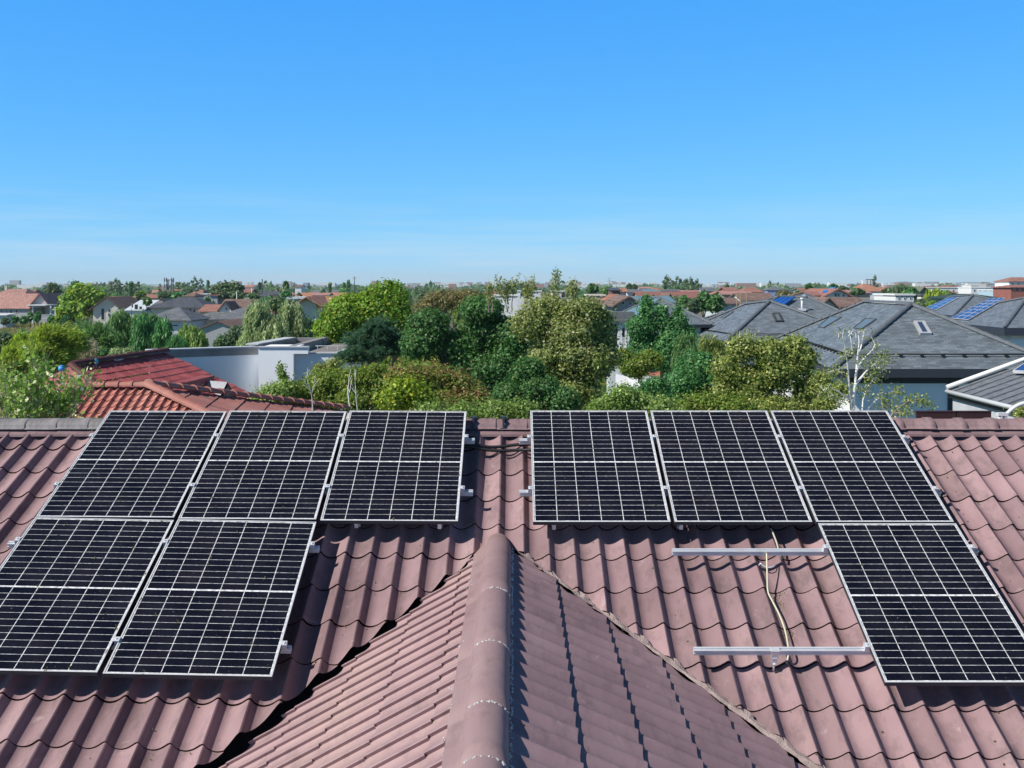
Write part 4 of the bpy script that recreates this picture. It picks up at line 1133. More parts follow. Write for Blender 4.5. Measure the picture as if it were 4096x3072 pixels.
def tree(name, label, cat, lobes, d, pal, leaf=.09, n=12000, kind='broad', group=None, bark=None, clump=None, depthk=1.0, seed=0, base=None, twigs=0, lean=0, asp=.6, trunk_r=None, fill=.55, up=0., droop=1.0, nobranch=False):
    """lobes: (px, py, rx, ry) ellipsoids traced on the photograph, placed at distance d with real depth"""
    rng = np.random.default_rng(seed+100)
    k = d/F
    if d < 80: leaf *= .72; n = int(n*1.8)
    L = []
    for i, lb in enumerate(lobes):
        px, py, rx, ry = lb[:4]
        off = lb[4] if len(lb) > 4 else rng.uniform(-.5, .5)*rx*k*.8
        L.append((np.array(((px-CX)*k, d+off, H-(py-CY)*k)), np.array((rx*k, rx*k*depthk*.9, ry*k))))
    cen = sum(l[0] for l in L)/len(L)
    bx = base if base is not None else (cen[0], d)
    # heights below ground are clipped
    root = empty(name, (bx[0], bx[1], 0), label, cat, group)
    vol = np.array([l[1][0]*l[1][2] for l in L]); pr = vol/vol.sum()
    rcl = clump or max(.18, .2*np.mean([l[1].min() for l in L]))
    soft = kind in ('broad', 'column', 'shrub')
    if soft: rcl *= .62
    ncl = max(10, int(sum(4*PI*(l[1].mean())**2 for l in L)/(PI*rcl**2)*1.15))
    ncl = min(ncl, max(10, n//(14 if soft else 22)))
    li = rng.choice(len(L), ncl, p=pr)
    dirs = rdirs(rng, ncl); dirs[:, 2] = np.where(rng.random(ncl) < .35, np.abs(dirs[:, 2]), dirs[:, 2])
    rad = np.where(rng.random(ncl) < fill, rng.uniform(.84, 1.08, ncl), rng.uniform(.35, .92, ncl))
    C0 = np.array([L[i][0] for i in li]); R0 = np.array([L[i][1] for i in li])
    cc = C0+dirs*R0*rad[:, None]*(1-rcl/np.maximum(R0.mean(1), rcl*1.5))[:, None]
    cc[:, 2] = np.maximum(cc[:, 2], .5)
    outw = unit(dirs/R0)
    crs = rcl*rng.uniform(.6, 1.5, ncl)
    ctone = rng.normal(0, .13, ncl)
    ci = rng.choice(ncl, n, p=crs**2/(crs**2).sum())
    if kind in ('broad', 'column', 'shrub'):
        od = rdirs(rng, n); rr = crs[ci]*np.abs(rng.normal(.55, .55, n))
        rr = np.minimum(np.where(rng.random(n) < .16, rr*1.9, rr), crs[ci]*2.0); flat = np.array((1, 1, .72))
        P = cc[ci]+od*rr[:, None]*flat
        nin = rng.random(n) < .14; lj = rng.choice(len(L), n, p=pr); dj = rdirs(rng, n)*(rng.uniform(.2, .97, n)**.4)[:, None]
        P = np.where(nin[:, None], np.array([L[q][0] for q in range(len(L))])[lj]+dj*np.array([L[q][1] for q in range(len(L))])[lj], P)
        nrm = unit(od*.7+outw[ci]*.5+rdirs(rng, n)*.75+np.array((0, 0, .35)))
        A = unit(np.cross(nrm, rdirs(rng, n)))
        s = leaf*rng.uniform(.6, 1.3, n)
        A = A*s[:, None]*.62; B = unit(np.cross(nrm, A))*(s*asp*1.2)[:, None]
    elif kind == 'feather':      # upswept arching sprays
        od = rdirs(rng, n); P0 = cc[ci]+od*(crs[ci]*rng.uniform(.1, .8, n))[:, None]
        t = rng.uniform(0, 1.6, n)[:, None]*rcl*1.3
        dd = unit(outw[ci]*.7+np.array((lean, 0, .9))+rdirs(rng, n)*.28)
        P = P0+dd*t-np.array((0, 0, 1.))*(t**2)*.35
        A = unit(dd-np.array((0, 0, .5))*t+rdirs(rng, n)*.3)
        nrm = unit(np.cross(A, rdirs(rng, n))); s = leaf*rng.uniform(.7, 1.5, n)
        B = nrm*(s*.32)[:, None]; A = A*s[:, None]
    elif kind == 'willow':       # strands hanging from the clumps
        od = rdirs(rng, n); P0 = cc[ci]+od*(crs[ci]*rng.uniform(.3, 1, n))[:, None]
        strand = rng.integers(0, ncl*9, n); srng = np.random.default_rng(seed+5); so_ = rdirs(srng, ncl*9)*rcl*.9
        P0 = cc[strand % ncl]+so_[strand]
        t = rng.uniform(0, 1, n)[:, None]*rcl*3.0*droop
        ow = outw[strand % ncl]
        P = P0+ow*np.array((1, 1, .3))*np.sqrt(t)*.35-np.array((0, 0, 1.))*t*.9+rng.normal(0, leaf*.5, (n, 3))
        ci = strand % ncl
        A = unit(np.array((0, 0, -1.))+ow*.35+rdirs(rng, n)*.45); s = leaf*rng.uniform(.7, 1.5, n)
        nrm = unit(np.cross(A, rdirs(rng, n))); B = nrm*(s*.34)[:, None]; A = A*s[:, None]*.9
    elif kind == 'pine':
        od = rdirs(rng, n); tuft = rng.integers(0, ncl*14, n); srng = np.random.default_rng(seed+5); so_ = rdirs(srng, ncl*14)*(rcl*srng.uniform(.3, 1.1, ncl*14))[:, None]*np.array((1.15, 1.15, .55))
        P0 = cc[tuft % ncl]+so_[tuft]; ci = tuft % ncl
        dd = unit(rdirs(rng, n)+np.array((0, 0, .55))+outw[ci]*.5)
        A = dd*(leaf*rng.uniform(.7, 1.2, n))[:, None]; P = P0+A*.8
        B = unit(np.cross(dd, rdirs(rng, n)))*(leaf*.22)
    cols = leafcols(rng, n, pal)*(1+ctone[ci])[:, None]
    if pal == 'redtip':
        top = (od[:, 2] > .35) & (outw[ci][:, 2] > .35) & (rng.random(n) < .45)
        cols[top] = np.array((.34, .20, .10))*(.7+.6*rng.random((top.sum(), 1)))
    if pal == 'maple' and len(lobes) > 2:
        pass
    ok = P[:, 2] > .15
    quads_obj('crown', P[ok], A[ok], B[ok], np.clip(cols[ok], 0, 1), root, root.location)
    # trunk and limbs
    bark = bark or M_BARK
    mb = MB(); zc = max(1.0, min(l[0][2]-l[1][2]*.3 for l in L)); top = max(l[0][2] for l in L)
    tr = trunk_r or max(.06, .018*top)
    if kind in ('shrub', 'feather') or top < 3:
        st = 5
        for i in range(st):
            j = rng.integers(ncl); q = cc[j]
            p0 = Vector((bx[0]+rng.normal()*.15, bx[1]+rng.normal()*.15, -.05))
            mid = p0.lerp(Vector(q), .5)+Vector((rng.normal()*.1, rng.normal()*.1, .1))
            mb.tube([p0, mid, Vector(q)], [tr*.5, tr*.35, tr*.12], 6)
    else:
        fork = Vector((bx[0]*.7+cen[0]*.3, bx[1], zc*.75))
        mb.tube([Vector((bx[0], bx[1], -.1)), Vector((bx[0], bx[1], zc*.3)), fork], [tr*1.25, tr, tr*.8], 9)
        tops = []
        for i, l in enumerate(L):
            e_ = Vector(l[0])+Vector((0, 0, l[1][2]*.45)); mid = fork.lerp(e_, .5)+Vector((rng.normal()*.15, rng.normal()*.15, 0))
            mb.tube([fork, mid, e_], [tr*.42, tr*.26, tr*.08], 7); tops.append((fork, mid, e_))
        nb = 0 if nobranch else min(90, ncl)
        for j in rng.permutation(ncl)[:nb]:
            f_, m_, e_ = tops[li[j]]
            s0 = m_.lerp(e_, rng.uniform(-.6, .9)) if rng.random() < .8 else fork.lerp(m_, rng.uniform(.4, 1))
            q = Vector(cc[j]); md = s0.lerp(q, .55)+Vector((rng.normal()*.12, rng.normal()*.12, rng.uniform(-.05, .22)))*min(1, (q-s0).length)
            r0 = tr*.15
            mb.tube([s0, md, q+Vector(outw[j]*crs[j]*.7)], [r0, r0*.6, r0*.15], 5, cap=False)
    mb.build('trunk', bark, root)
    return root

def branchy(name, label, cat, base, height, spread, pal, leaf=.05, nleaf=4000, bark=None, r0=.05, seed=1, lv=4, kids=(3, 4), ang=.5, upw=.35, tip_bias=0., group=None, stems=1, leafspread=.16, shrink=.68, leafmin=2, start_z=0., minr=.004):
    """a tree grown limb by limb, leaves only round its twigs"""
    rnd = random.Random(seed); rng = np.random.default_rng(seed)
    root = empty(name, (base[0], base[1], 0), label, cat, group)
    mb = MB(); tips = []
    def grow(p, d, L, r, lev):
        pts = [p]; rad = [r]; n = 4
        dd = d.copy()
        for i in range(n):
            dd = (dd+Vector((rnd.gauss(0, .10), rnd.gauss(0, .10), rnd.gauss(0, .06)+upw*.12))).normalized()
            pts.append(pts[-1]+dd*(L/n)); rad.append(max(minr*.6, r*(1-.55*(i+1)/n)))
        mb.tube(pts, rad, 7 if lev < 2 else 5, cap=False)
        if lev >= leafmin:
            for a, b in zip(pts, pts[1:]): tips.append((a, b))
        if lev < lv:
            for k in range(rnd.randint(*kids)):
                t = rnd.uniform(.3, 1.0); i = min(n-1, int(t*n)); q = pts[i].lerp(pts[i+1], t*n-i)
                a = rnd.uniform(0, 2*PI); s = rnd.uniform(.6, 1.2)*ang
                o = Vector((math.cos(a), math.sin(a), 0))
                nd_ = (dd*math.cos(s)+(o-dd*o.dot(dd)).normalized()*math.sin(s)+Vector((0, 0, upw))*.5).normalized()
                grow(q, nd_, L*shrink*rnd.uniform(.75, 1.15), rad[i]*.62, lev+1)
            grow(pts[-1], dd, L*shrink, rad[-1], lev+1)
    for s in range(stems):
        a = rnd.uniform(0, 2*PI); o = spread*(0 if stems == 1 else rnd.uniform(.3, 1))
        d = Vector((math.cos(a)*o, math.sin(a)*o, 1)).normalized()
        p0 = Vector((base[0]+math.cos(a)*.1*(stems > 1), base[1]+math.sin(a)*.1*(stems > 1), start_z))
        grow(p0, d, height*(1-shrink)*1.35*rnd.uniform(.85, 1.1), r0*rnd.uniform(.8, 1.1), 0)
    mb.build('trunk', bark or M_BARKP, root)
    T = np.array([[tuple(a), tuple(b)] for a, b in tips])
    i = rng.integers(0, len(T), nleaf); t = rng.random((nleaf, 1))
    P = T[i, 0]*(1-t)+T[i, 1]*t+rng.normal(0, leafspread*.45, (nleaf, 3))
    nrm = unit(rdirs(rng, nleaf)+np.array((0, 0, .4))); A = unit(np.cross(nrm, rdirs(rng, nleaf))); s = leaf*rng.uniform(.6, 1.3, nleaf)
    B = unit(np.cross(nrm, A))*(s*.7)[:, None]; A = A*s[:, None]*.6
    quads_obj('crown', P, A, B, np.clip(leafcols(rng, nleaf, pal), 0, 1), root, root.location)
    return root

# ---- central cluster
tree('maple_tree', 'big rounded yellow-green broadleaf tree standing left of the centre, highest in view', 'tree', [(1395, 1275, 130, 105), (1330, 1335, 78, 85), (1490, 1245, 95, 95), (1545, 1205, 100, 92), (1588, 1290, 72, 110), (1470, 1340, 130, 60), (1400, 1360, 100, 50)], 58, 'maple', .19, 34000, seed=1, clump=.42)
tree('pine_tree', 'blue-green pine with pale bare boughs, in front of the big yellow-green tree', 'tree', [(1520, 1325, 62, 85), (1450, 1370, 85, 60), (1585, 1375, 80, 75), (1480, 1415, 120, 35), (1385, 1432, 75, 22)], 46, 'pine', .17, 24000, kind='pine', seed=2, bark=M_BARKP, clump=.42)
tree('broadleaf_tree', 'tall dense blue-green broadleaf tree at the centre behind the shrubs', 'tree', [(1720, 1300, 85, 75), (1690, 1375, 85, 70), (1925, 1240, 95, 62), (1945, 1330, 120, 85), (1850, 1400, 115, 85), (2050, 1370, 95, 110), (1970, 1480, 120, 95), (1840, 1500, 80, 60)], 43, 'deep', .16, 42000, seed=3, clump=.40)
tree('broadleaf_tree', 'dark leafy tree in shade low at the centre, right of the reddish shrubs', 'tree', [(2110, 1500, 75, 75), (2160, 1570, 95, 80), (2040, 1590, 70, 60), (2250, 1600, 80, 60)], 33, 'deep', .12, 20000, seed=4, clump=.34)
tree('thin_tree', 'thin olive brown treetops behind the pine and the blue-green tree', 'tree', [(1780, 1200, 100, 42), (1700, 1235, 60, 38), (1880, 1195, 85, 38)], 78, 'brownish', .20, 6500, seed=5, clump=.5, fill=.8)
tree('olive_tree', 'broad olive-brown tree with thin airy top, right of the centre', 'tree', [(2190, 1245, 110, 62), (2330, 1245, 95, 62), (2120, 1300, 85, 66), (2290, 1330, 140, 95), (2395, 1310, 66, 95), (2330, 1440, 135, 95), (2200, 1440, 100, 95), (2290, 1560, 125, 66), (2415, 1410, 55, 105)], 35, 'olive', .125, 46000, seed=6, bark=M_BARKP, clump=.36, fill=.62)
for i, (px, py, hh, lab) in enumerate([(2112, 1250, 1.5, 'thin leafy shoot rising above the olive tree, left one'), (2212, 1225, 1.65, 'tallest bare shoot rising above the olive tree'), (2292, 1240, 1.3, 'thin leafy shoot rising above the olive tree, right one'), (2040, 1250, 1.5, 'pale leafy shoots above the dark trees left of the olive tree'), (1965, 1250, 1.2, 'small pale shoot beside the centre treetop')]):
    p = at(px, py, 37+i*.7)
    branchy('treetop_shoot', lab, 'treetop', (p.x, p.y), hh, .12, 'olive', .085, [520, 230, 330, 520, 300][i], M_BARKP, .022, seed=30+i, lv=2, kids=(2, 4), ang=.45, upw=.9, group='shoots above the olive tree', start_z=p.z, leafmin=1, leafspread=.16, stems=3 if i != 1 else 1)
# ---- shrubs in front (tops of small trees close behind the roof)
tree('shrub', 'pale small-leaved shrub in front of the white wall, beside the terracotta ridge', 'shrub', [(1105, 1585, 75, 48), (1055, 1615, 62, 36), (1150, 1560, 50, 40)], 38, 'hedge', .11, 11000, 'shrub', seed=7, clump=.42)
tree('shrub', 'olive green shrub below the corner of the white building', 'shrub', [(1250, 1560, 80, 62), (1180, 1600, 70, 46), (1330, 1520, 80, 50), (1300, 1600, 90, 50)], 39, 'shrub', .12, 17000, 'shrub', seed=8, clump=.45)
tree('sapling', 'spindly yellowish sapling against the white wall', 'tree', [(1285, 1485, 38, 36), (1335, 1465, 44, 34), (1310, 1520, 40, 26)], 41, 'yellowing', .11, 2600, seed=9, clump=.33, fill=.8)
tree('shrub', 'feathery green shrub in the middle of the front row', 'shrub', [(1430, 1525, 95, 58), (1500, 1500, 80, 45), (1440, 1600, 110, 52), (1540, 1545, 70, 55)], 38, 'shrub', .12, 20000, 'shrub', seed=10, clump=.45)
tree('shrub', 'bright lime green shrub among the darker front shrubs', 'shrub', [(1630, 1560, 78, 40), (1580, 1600, 70, 46), (1680, 1590, 60, 40)], 19, 'lime', .07, 11000, 'shrub', seed=11, clump=.24)
tree('shrub', 'wide shrub with reddish seed heads along its top', 'shrub', [(1640, 1500, 110, 36), (1740, 1520, 110, 50), (1830, 1545, 70, 55), (1790, 1605, 100, 46), (1900, 1600, 60, 46)], 22, 'redtip', .075, 24000, 'shrub', seed=12, clump=.27)
tree('shrub', 'low pale green hedge just over the ridge in the centre gap', 'hedge', [(1720, 1655, 62, 26), (1850, 1652, 80, 30), (1980, 1650, 90, 32), (2090, 1645, 60, 34)], 15, 'hedge', .05, 16000, 'shrub', seed=13, clump=.18)
branchy('sapling', 'leafy sprig standing up before the white wall', 'tree', tuple(at(1140, 1580, 39))[:2], 1.5, .2, 'hedge', .09, 500, M_BARKP, .022, seed=41, lv=2, start_z=at(1140, 1590, 39).z, leafmin=0, upw=.8)
for i, (px, py) in enumerate(((1250, 1640), (1400, 1625), (1430, 1640))):
    p = at(px, py, 18.5+i*.3)
    branchy('dead_branch', ['bare forked pale twig in front of the left shrubs', 'pale dead branch left of the lime shrub', 'second pale dead branch near the lime shrub'][i], 'branch', (p.x, p.y), .85, .3, 'yellowing', .03, 12, M_BARKW, .014, seed=51+i, lv=2, kids=(1, 2), start_z=p.z, leafmin=2, minr=.006)
# ---- right of the olive tree
tree('poplar_tree', 'fresh green tree with three pointed tops before the grey roofs', 'tree', [(2588, 1205, 17, 34), (2586, 1245, 30, 42), (2560, 1310, 58, 56), (2645, 1250, 16, 32), (2643, 1292, 32, 46), (2712, 1245, 16, 30), (2710, 1285, 34, 40), (2690, 1330, 60, 60), (2580, 1390, 76, 76), (2680, 1390, 86, 76), (2740, 1340, 30, 52), (2640, 1445, 96, 50)], 49, 'poplar', .16, 30000, seed=14, clump=.4)
tree('willow_tree', 'slender pale weeping tree at the left eave corner of the grey house', 'tree', [(2755, 1365, 26, 40), (2748, 1410, 26, 36)], 42, 'willow', .12, 3200, kind='willow', seed=15, clump=.3)
tree('shrub', 'olive shrub behind the white canopy', 'shrub', [(2540, 1470, 66, 46), (2490, 1430, 40, 40), (2600, 1440, 60, 34)], 41, 'shrub', .13, 9000, 'shrub', seed=16, clump=.34)
tree('broadleaf_tree', 'rounded dark green small tree right of the little hut', 'tree', [(2790, 1480, 88, 72), (2730, 1540, 84, 62), (2850, 1530, 72, 60), (2700, 1600, 90, 50)], 30, 'poplar', .10, 21000, seed=17, clump=.3)
tree('shrub', 'light green shrubs just over the ridge, right of the olive tree', 'shrub', [(2540, 1615, 92, 42), (2440, 1625, 84, 38), (2640, 1630, 70, 34), (2490, 1575, 50, 30)], 22, 'hedge', .075, 15000, 'shrub', seed=18, clump=.25)
tree('shrub', 'low green shrubs between the small dark tree and the yellowing tree', 'shrub', [(2830, 1625, 100, 44), (2930, 1630, 90, 40), (2750, 1640, 60, 30)], 24, 'shrub', .08, 12000, 'shrub', seed=19, clump=.27)
tree('shrub', 'feathery small green bush between the canopy and the hut', 'shrub', [(2600, 1560, 46, 40), (2640, 1545, 40, 34), (2570, 1590, 50, 34)], 26, 'poplar', .085, 6000, 'shrub', seed=46, clump=.26)
tree('birch_tree', 'pale yellow-green birch with a thin white stem before the grey house wall', 'tree', [(2870, 1400, 38, 48), (2865, 1460, 36, 44), (2845, 1370, 24, 22)], 33, 'yellowing', .10, 5200, kind='willow', seed=20, bark=M_BARKW, clump=.26, trunk_r=.07)
tree('birch_tree', 'large yellowing tree with pale limbs in front of the grey houses', 'tree', [(2965, 1400, 58, 60), (3070, 1410, 70, 70), (3175, 1400, 62, 56), (2915, 1490, 66, 70), (3120, 1490, 105, 80), (3000, 1540, 115, 86), (3225, 1440, 46, 62), (3235, 1560, 66, 70), (2890, 1570, 50, 50), (3080, 1630, 150, 50), (3220, 1635, 80, 46), (2950, 1635, 90, 46)], 27, 'yellowing', .095, 42000, seed=21, bark=M_BARKP, trunk_r=.07, clump=.27, fill=.68)
for i, (px, py, hh) in enumerate([(2972, 1390, .75), (3030, 1400, .6), (2945, 1400, .5), (3210, 1370, .35)]):
    p = at(px, py, 27.5+.2*i)
    branchy('treetop_shoot', ['pale bare twig tips on top of the yellowing tree, leftmost tall ones', 'bare twig tips above the middle of the yellowing tree', 'short twig tips at the left shoulder of the yellowing tree', 'leafy tip on the right top of the yellowing tree'][i], 'treetop', (p.x, p.y), hh, .2, 'yellowing', .06, 90, M_BARKW, .018, seed=60+i, lv=2, kids=(2, 3), start_z=p.z-.15, upw=.7, leafmin=2, stems=2, group='twig tips of the yellowing tree')
# leafless birch and its neighbour twigs
p = at(3412, 1700, 22)
def limb(mb, pts, r): mb.tube([at(px, py, 22+dy) for px, py, dy in pts], r, 7)
bt = empty('birch_tree', (p.x, 22, 0), 'nearly leafless white-barked birch in front of the large grey roof', 'tree')
m = MB()
base_ = at(3412, 1700, 22); m.tube([(base_.x, 22, -.1), (base_.x, 22, base_.z)], [.05, .037], 9)
limb(m, [(3412, 1700, 0), (3414, 1600, 0), (3424, 1500, .05), (3430, 1430, .1), (3437, 1370, .15), (3432, 1325, .15)], [.036, .030, .025, .018, .012, .005])
limb(m, [(3405, 1640, 0), (3398, 1560, -.1), (3392, 1480, -.25), (3385, 1420, -.35), (3376, 1370, -.4), (3362, 1340, -.45)], [.025, .021, .016, .011, .007, .003])
limb(m, [(3430, 1440, .1), (3444, 1390, .2), (3452, 1350, .25), (3456, 1320, .3)], [.024, .016, .010, .004])
limb(m, [(3426, 1480, 0), (3452, 1440, .3), (3490, 1400, .5), (3510, 1360, .6)], [.026, .020, .012, .005])
limb(m, [(3428, 1455, 0), (3410, 1400, -.2), (3402, 1350, -.2), (3398, 1320, -.2)], [.020, .014, .008, .004])
limb(m, [(3420, 1540, 0), (3470, 1480, .4), (3520, 1440, .6), (3552, 1415, .7)], [.028, .020, .012, .005])
limb(m, [(3400, 1600, 0), (3360, 1570, -.3), (3320, 1550, -.4), (3290, 1560, -.5)], [.024, .016, .010, .004])
limb(m, [(3445, 1680, 0), (3480, 1620, .2), (3530, 1580, .3), (3570, 1565, .4), (3600, 1572, .4)], [.030, .024, .016, .010, .004])
limb(m, [(3455, 1700, 0), (3445, 1680, 0), (3400, 1640, .1)], [.03, .03, .02])
limb(m, [(3445, 1690, 0), (3452, 1600, .4), (3468, 1550, .5), (3500, 1510, .5)], [.020, .016, .010, .004])
rnd = random.Random(77); tp = []
for (px, py, dy, n_, sp) in [(3432, 1335, .15, 5, 26), (3362, 1345, -.45, 5, 24), (3456, 1330, .3, 5, 22), (3505, 1370, .6, 6, 30), (3398, 1330, -.2, 4, 20), (3540, 1420, .7, 7, 30), (3300, 1558, -.5, 6, 36), (3585, 1570, .4, 6, 26), (3470, 1450, .3, 6, 40), (3385, 1420, -.3, 6, 36), (3495, 1515, .5, 7, 36), (3520, 1475, .6, 6, 36), (3450, 1560, .3, 6, 40), (3340, 1480, -.4, 6, 40), (3560, 1620, .3, 6, 34), (3360, 1600, -.3, 6, 36)]:
    for k in range(n_):
        a = at(px+rnd.uniform(-8, 8), py+rnd.uniform(0, 16), 22+dy)
        b = at(px+rnd.uniform(-sp, sp), py-rnd.uniform(-sp*.5, sp*1.1), 22+dy+rnd.uniform(-.3, .3))
        md = a.lerp(b, .5)+Vector((rnd.gauss(0, .03), 0, .03))
        m.tube([a, md, b], [.009, .006, .003], 4, cap=False); tp.append((a, b))
m.build('trunk', M_BARKW, bt)
rng_ = np.random.default_rng(9); T = np.array([[tuple(a), tuple(b)] for a, b in tp]); nL = 1500
wgt = np.array([(.15 if (b.z > at(0, 1400, 22).z) else 1.) for a, b in tp]); ii = rng_.choice(len(T), nL, p=wgt/wgt.sum()); t_ = rng_.uniform(.3, 1.1, (nL, 1))
P = T[ii, 0]*(1-t_)+T[ii, 1]*t_+rng_.normal(0, .07, (nL, 3)); nrm = rdirs(rng_, nL); A = unit(np.cross(nrm, rdirs(rng_, nL)))*.030; B = unit(np.cross(nrm, A))*.034
quads_obj('crown', P, A, B, leafcols(rng_, nL, 'yellowing'), bt, bt.location)
tree('shrub', 'thin leafy bush between the yellowing tree and the bare birch', 'shrub', [(3290, 1520, 46, 46), (3350, 1560, 46, 40), (3300, 1620, 66, 40)], 23, 'yellowing', .07, 2200, seed=22, clump=.2, fill=.8, bark=M_BARKP, nobranch=True)
# sprig at the far right over the ridge
sg = empty('leafy_branch', at(3560, 1690, 13.2), 'arching twig with sparse yellow leaves over the right ridge', 'branch')
m = MB(); q = [at(3545, 1700, 13.2), at(3570, 1655, 13.2), at(3610, 1620, 13.2), at(3660, 1600, 13.3), at(3700, 1602, 13.4), at(3712, 1625, 13.4)]
m.tube(q, [.014, .012, .010, .007, .005, .003], 6); m.tube([q[1], at(3600, 1650, 13.1), at(3640, 1655, 13.1)], [.008, .006, .003], 5); m.tube([q[0], at(3530, 1620, 13.3), at(3520, 1570, 13.3)], [.01, .007, .003], 5)
m.build('branch', M_BARKP, sg)
T = np.array([[tuple(a), tuple(b)] for a, b in list(zip(q[1:], q[2:]))+[(at(3600, 1650, 13.1), at(3640, 1655, 13.1)), (at(3530, 1620, 13.3), at(3520, 1570, 13.3))]]); nL = 420
ii = rng_.integers(0, len(T), nL); t_ = rng_.uniform(0, 1.1, (nL, 1)); P = T[ii, 0]*(1-t_)+T[ii, 1]*t_+rng_.normal(0, .045, (nL, 3)); nrm = rdirs(rng_, nL); A = unit(np.cross(nrm, rdirs(rng_, nL)))*.020; B = unit(np.cross(nrm, A))*.024
quads_obj('leaves', P, A, B, leafcols(rng_, nL, 'yellowing'), sg, sg.location)
p = at(4080, 1650, 14); tree('shrub', 'yellow-green bush below the white pipe at the right edge', 'shrub', [(4085, 1650, 30, 26), (4140, 1660, 40, 30)], 15, 'yellowing', .05, 1500, seed=23, clump=.12, nobranch=True)
# ---- left fruit tree
for i, (px, h_, s_, nl, lab, y_) in enumerate([(105, 2.1, 71, 1100, 'young fruit tree with upright leafy shoots behind the left grey ridge', 14.6), (215, 1.7, 72, 1300, 'young fruit tree with light twisted limbs in front of the terracotta roof', 15.4), (40, 1.6, 73, 700, 'small leafy bush at the left photo edge behind the grey ridge', 15.9), (300, .75, 74, 400, 'low spreading fruit tree branch beside the orange tiles', 14.2)]):
    p = at(px, 1690, y_)
    branchy('fruit_tree', lab, 'tree', (p.x, p.y), h_*.60, .55, 'fruit', .062, nl, M_BARKP, .024, seed=s_, lv=3, kids=(2, 3), ang=.55, upw=.75, group='young fruit trees behind the left ridge', start_z=p.z-.45, leafmin=1, stems=5, leafspread=.13, shrink=.62)
tree('shrub', 'leafy understorey of the fruit trees behind the left grey ridge', 'shrub', [(110, 1600, 60, 36), (190, 1590, 50, 36), (240, 1630, 50, 26), (60, 1630, 50, 26), (160, 1640, 70, 22)], 15.2, 'fruit', .05, 3000, seed=24, clump=.16, fill=.8, bark=M_BARKP, nobranch=True)
# ---- left middle distance
tree('feathery_tree', 'feathery yellow-green tree leaning right at the left side of the photo', 'tree', [(120, 1400, 100, 52), (215, 1365, 85, 50), (60, 1450, 80, 56), (180, 1440, 110, 56), (270, 1385, 40, 40), (110, 1500, 120, 50)], 62, 'feather', .22, 22000, kind='feather', seed=25, clump=.5, lean=.7)
tree('dark_bush', 'dark bush at the left photo edge beyond the feathery tree', 'shrub', [(18, 1352, 26, 24), (60, 1372, 32, 32), (12, 1405, 34, 38), (30, 1450, 50, 40)], 110, 'dull', .35, 5000, seed=26, clump=.8)
tree('grey_bush', 'grey twiggy bush with hardly any leaves left of the dark red roof', 'shrub', [(325, 1400, 42, 46), (300, 1440, 50, 40), (350, 1430, 36, 30)], 70, 'dry', .13, 3800, kind='feather', seed=27, clump=.5)
tree('feathery_tree', 'broad feathery green tree above the left end of the red roof', 'tree', [(400, 1375, 72, 52), (350, 1350, 48, 46), (440, 1400, 56, 44), (400, 1430, 60, 34)], 78, 'willow', .22, 12000, kind='feather', seed=28, clump=.55)
tree('willow_tree', 'tall loose green willow left of the columnar cypresses', 'tree', [(490, 1285, 44, 52), (450, 1335, 56, 50), (540, 1300, 50, 56), (500, 1350, 60, 52), (560, 1290, 36, 46)], 100, 'willow', .30, 15000, kind='willow', seed=29, clump=.7, droop=.7)
tree('cypress_tree', 'dark weeping columnar cypress, the larger of the pair left of centre', 'tree', [(567, 1300, 26, 56), (562, 1360, 38, 50), (590, 1375, 30, 40)], 96, 'poplar', .26, 8000, kind='willow', seed=31, clump=.5, droop=.8, group='weeping cypresses')
tree('cypress_tree', 'slimmer weeping columnar cypress on the right of the pair', 'tree', [(652, 1305, 22, 60), (655, 1360, 30, 46), (628, 1350, 18, 40)], 96, 'poplar', .26, 6500, kind='willow', seed=32, clump=.5, droop=.8, group='weeping cypresses')
tree('willow_tree', 'green willow between the two dark cypresses', 'tree', [(605, 1290, 34, 50), (610, 1340, 34, 46)], 104, 'willow', .28, 5000, kind='willow', seed=33, clump=.6, droop=.7)
tree('round_shrub', 'round light olive bush in front of the grey gabled shed', 'shrub', [(755, 1345, 52, 46), (790, 1365, 40, 36), (725, 1370, 36, 34)], 92, 'hedge', .26, 8500, kind='willow', seed=34, clump=.55, droop=.5)
tree('cypress_tree', 'small drooping conifer beside the round olive bush', 'tree', [(708, 1368, 22, 40), (722, 1385, 22, 26)], 88, 'poplar', .22, 3000, kind='willow', seed=35, clump=.4)
tree('flowering_shrub', 'pale cream flowering shrub above the red roof ridge', 'shrub', [(470, 1412, 28, 24), (510, 1412, 24, 22), (490, 1430, 34, 16)], 60, 'pale', .12, 3200, seed=36, clump=.28)
tree('dark_bush', 'dark narrow bush left of the cream flowering shrub', 'shrub', [(415, 1425, 22, 40), (432, 1440, 20, 26)], 62, 'deep', .14, 3000, seed=37, clump=.35)
tree('dark_bush', 'green bush below the grey gabled shed', 'shrub', [(955, 1345, 46, 46), (905, 1370, 34, 30), (990, 1375, 30, 26)], 86, 'dull', .24, 6500, seed=38, clump=.6)
tree('flowering_shrub', 'pale yellow-green shrub right of the shed', 'shrub', [(975, 1365, 20, 24), (990, 1380, 20, 16)], 80, 'pale', .18, 1500, seed=39, clump=.35)
tree('dark_bush', 'small dark cone shaped bush at the foot of the shed wall', 'shrub', [(885, 1365, 16, 22), (875, 1380, 20, 14)], 82, 'far', .2, 1300, seed=40, clump=.35)
tree('willow_tree', 'tall silvery green willow left of the big yellow-green tree', 'tree', [(1050, 1240, 50, 46), (1095, 1320, 66, 66), (1035, 1310, 40, 56), (1090, 1370, 70, 40), (1010, 1360, 36, 40)], 66, 'pale', .21, 13500, kind='willow', seed=42, clump=.55, droop=.7)
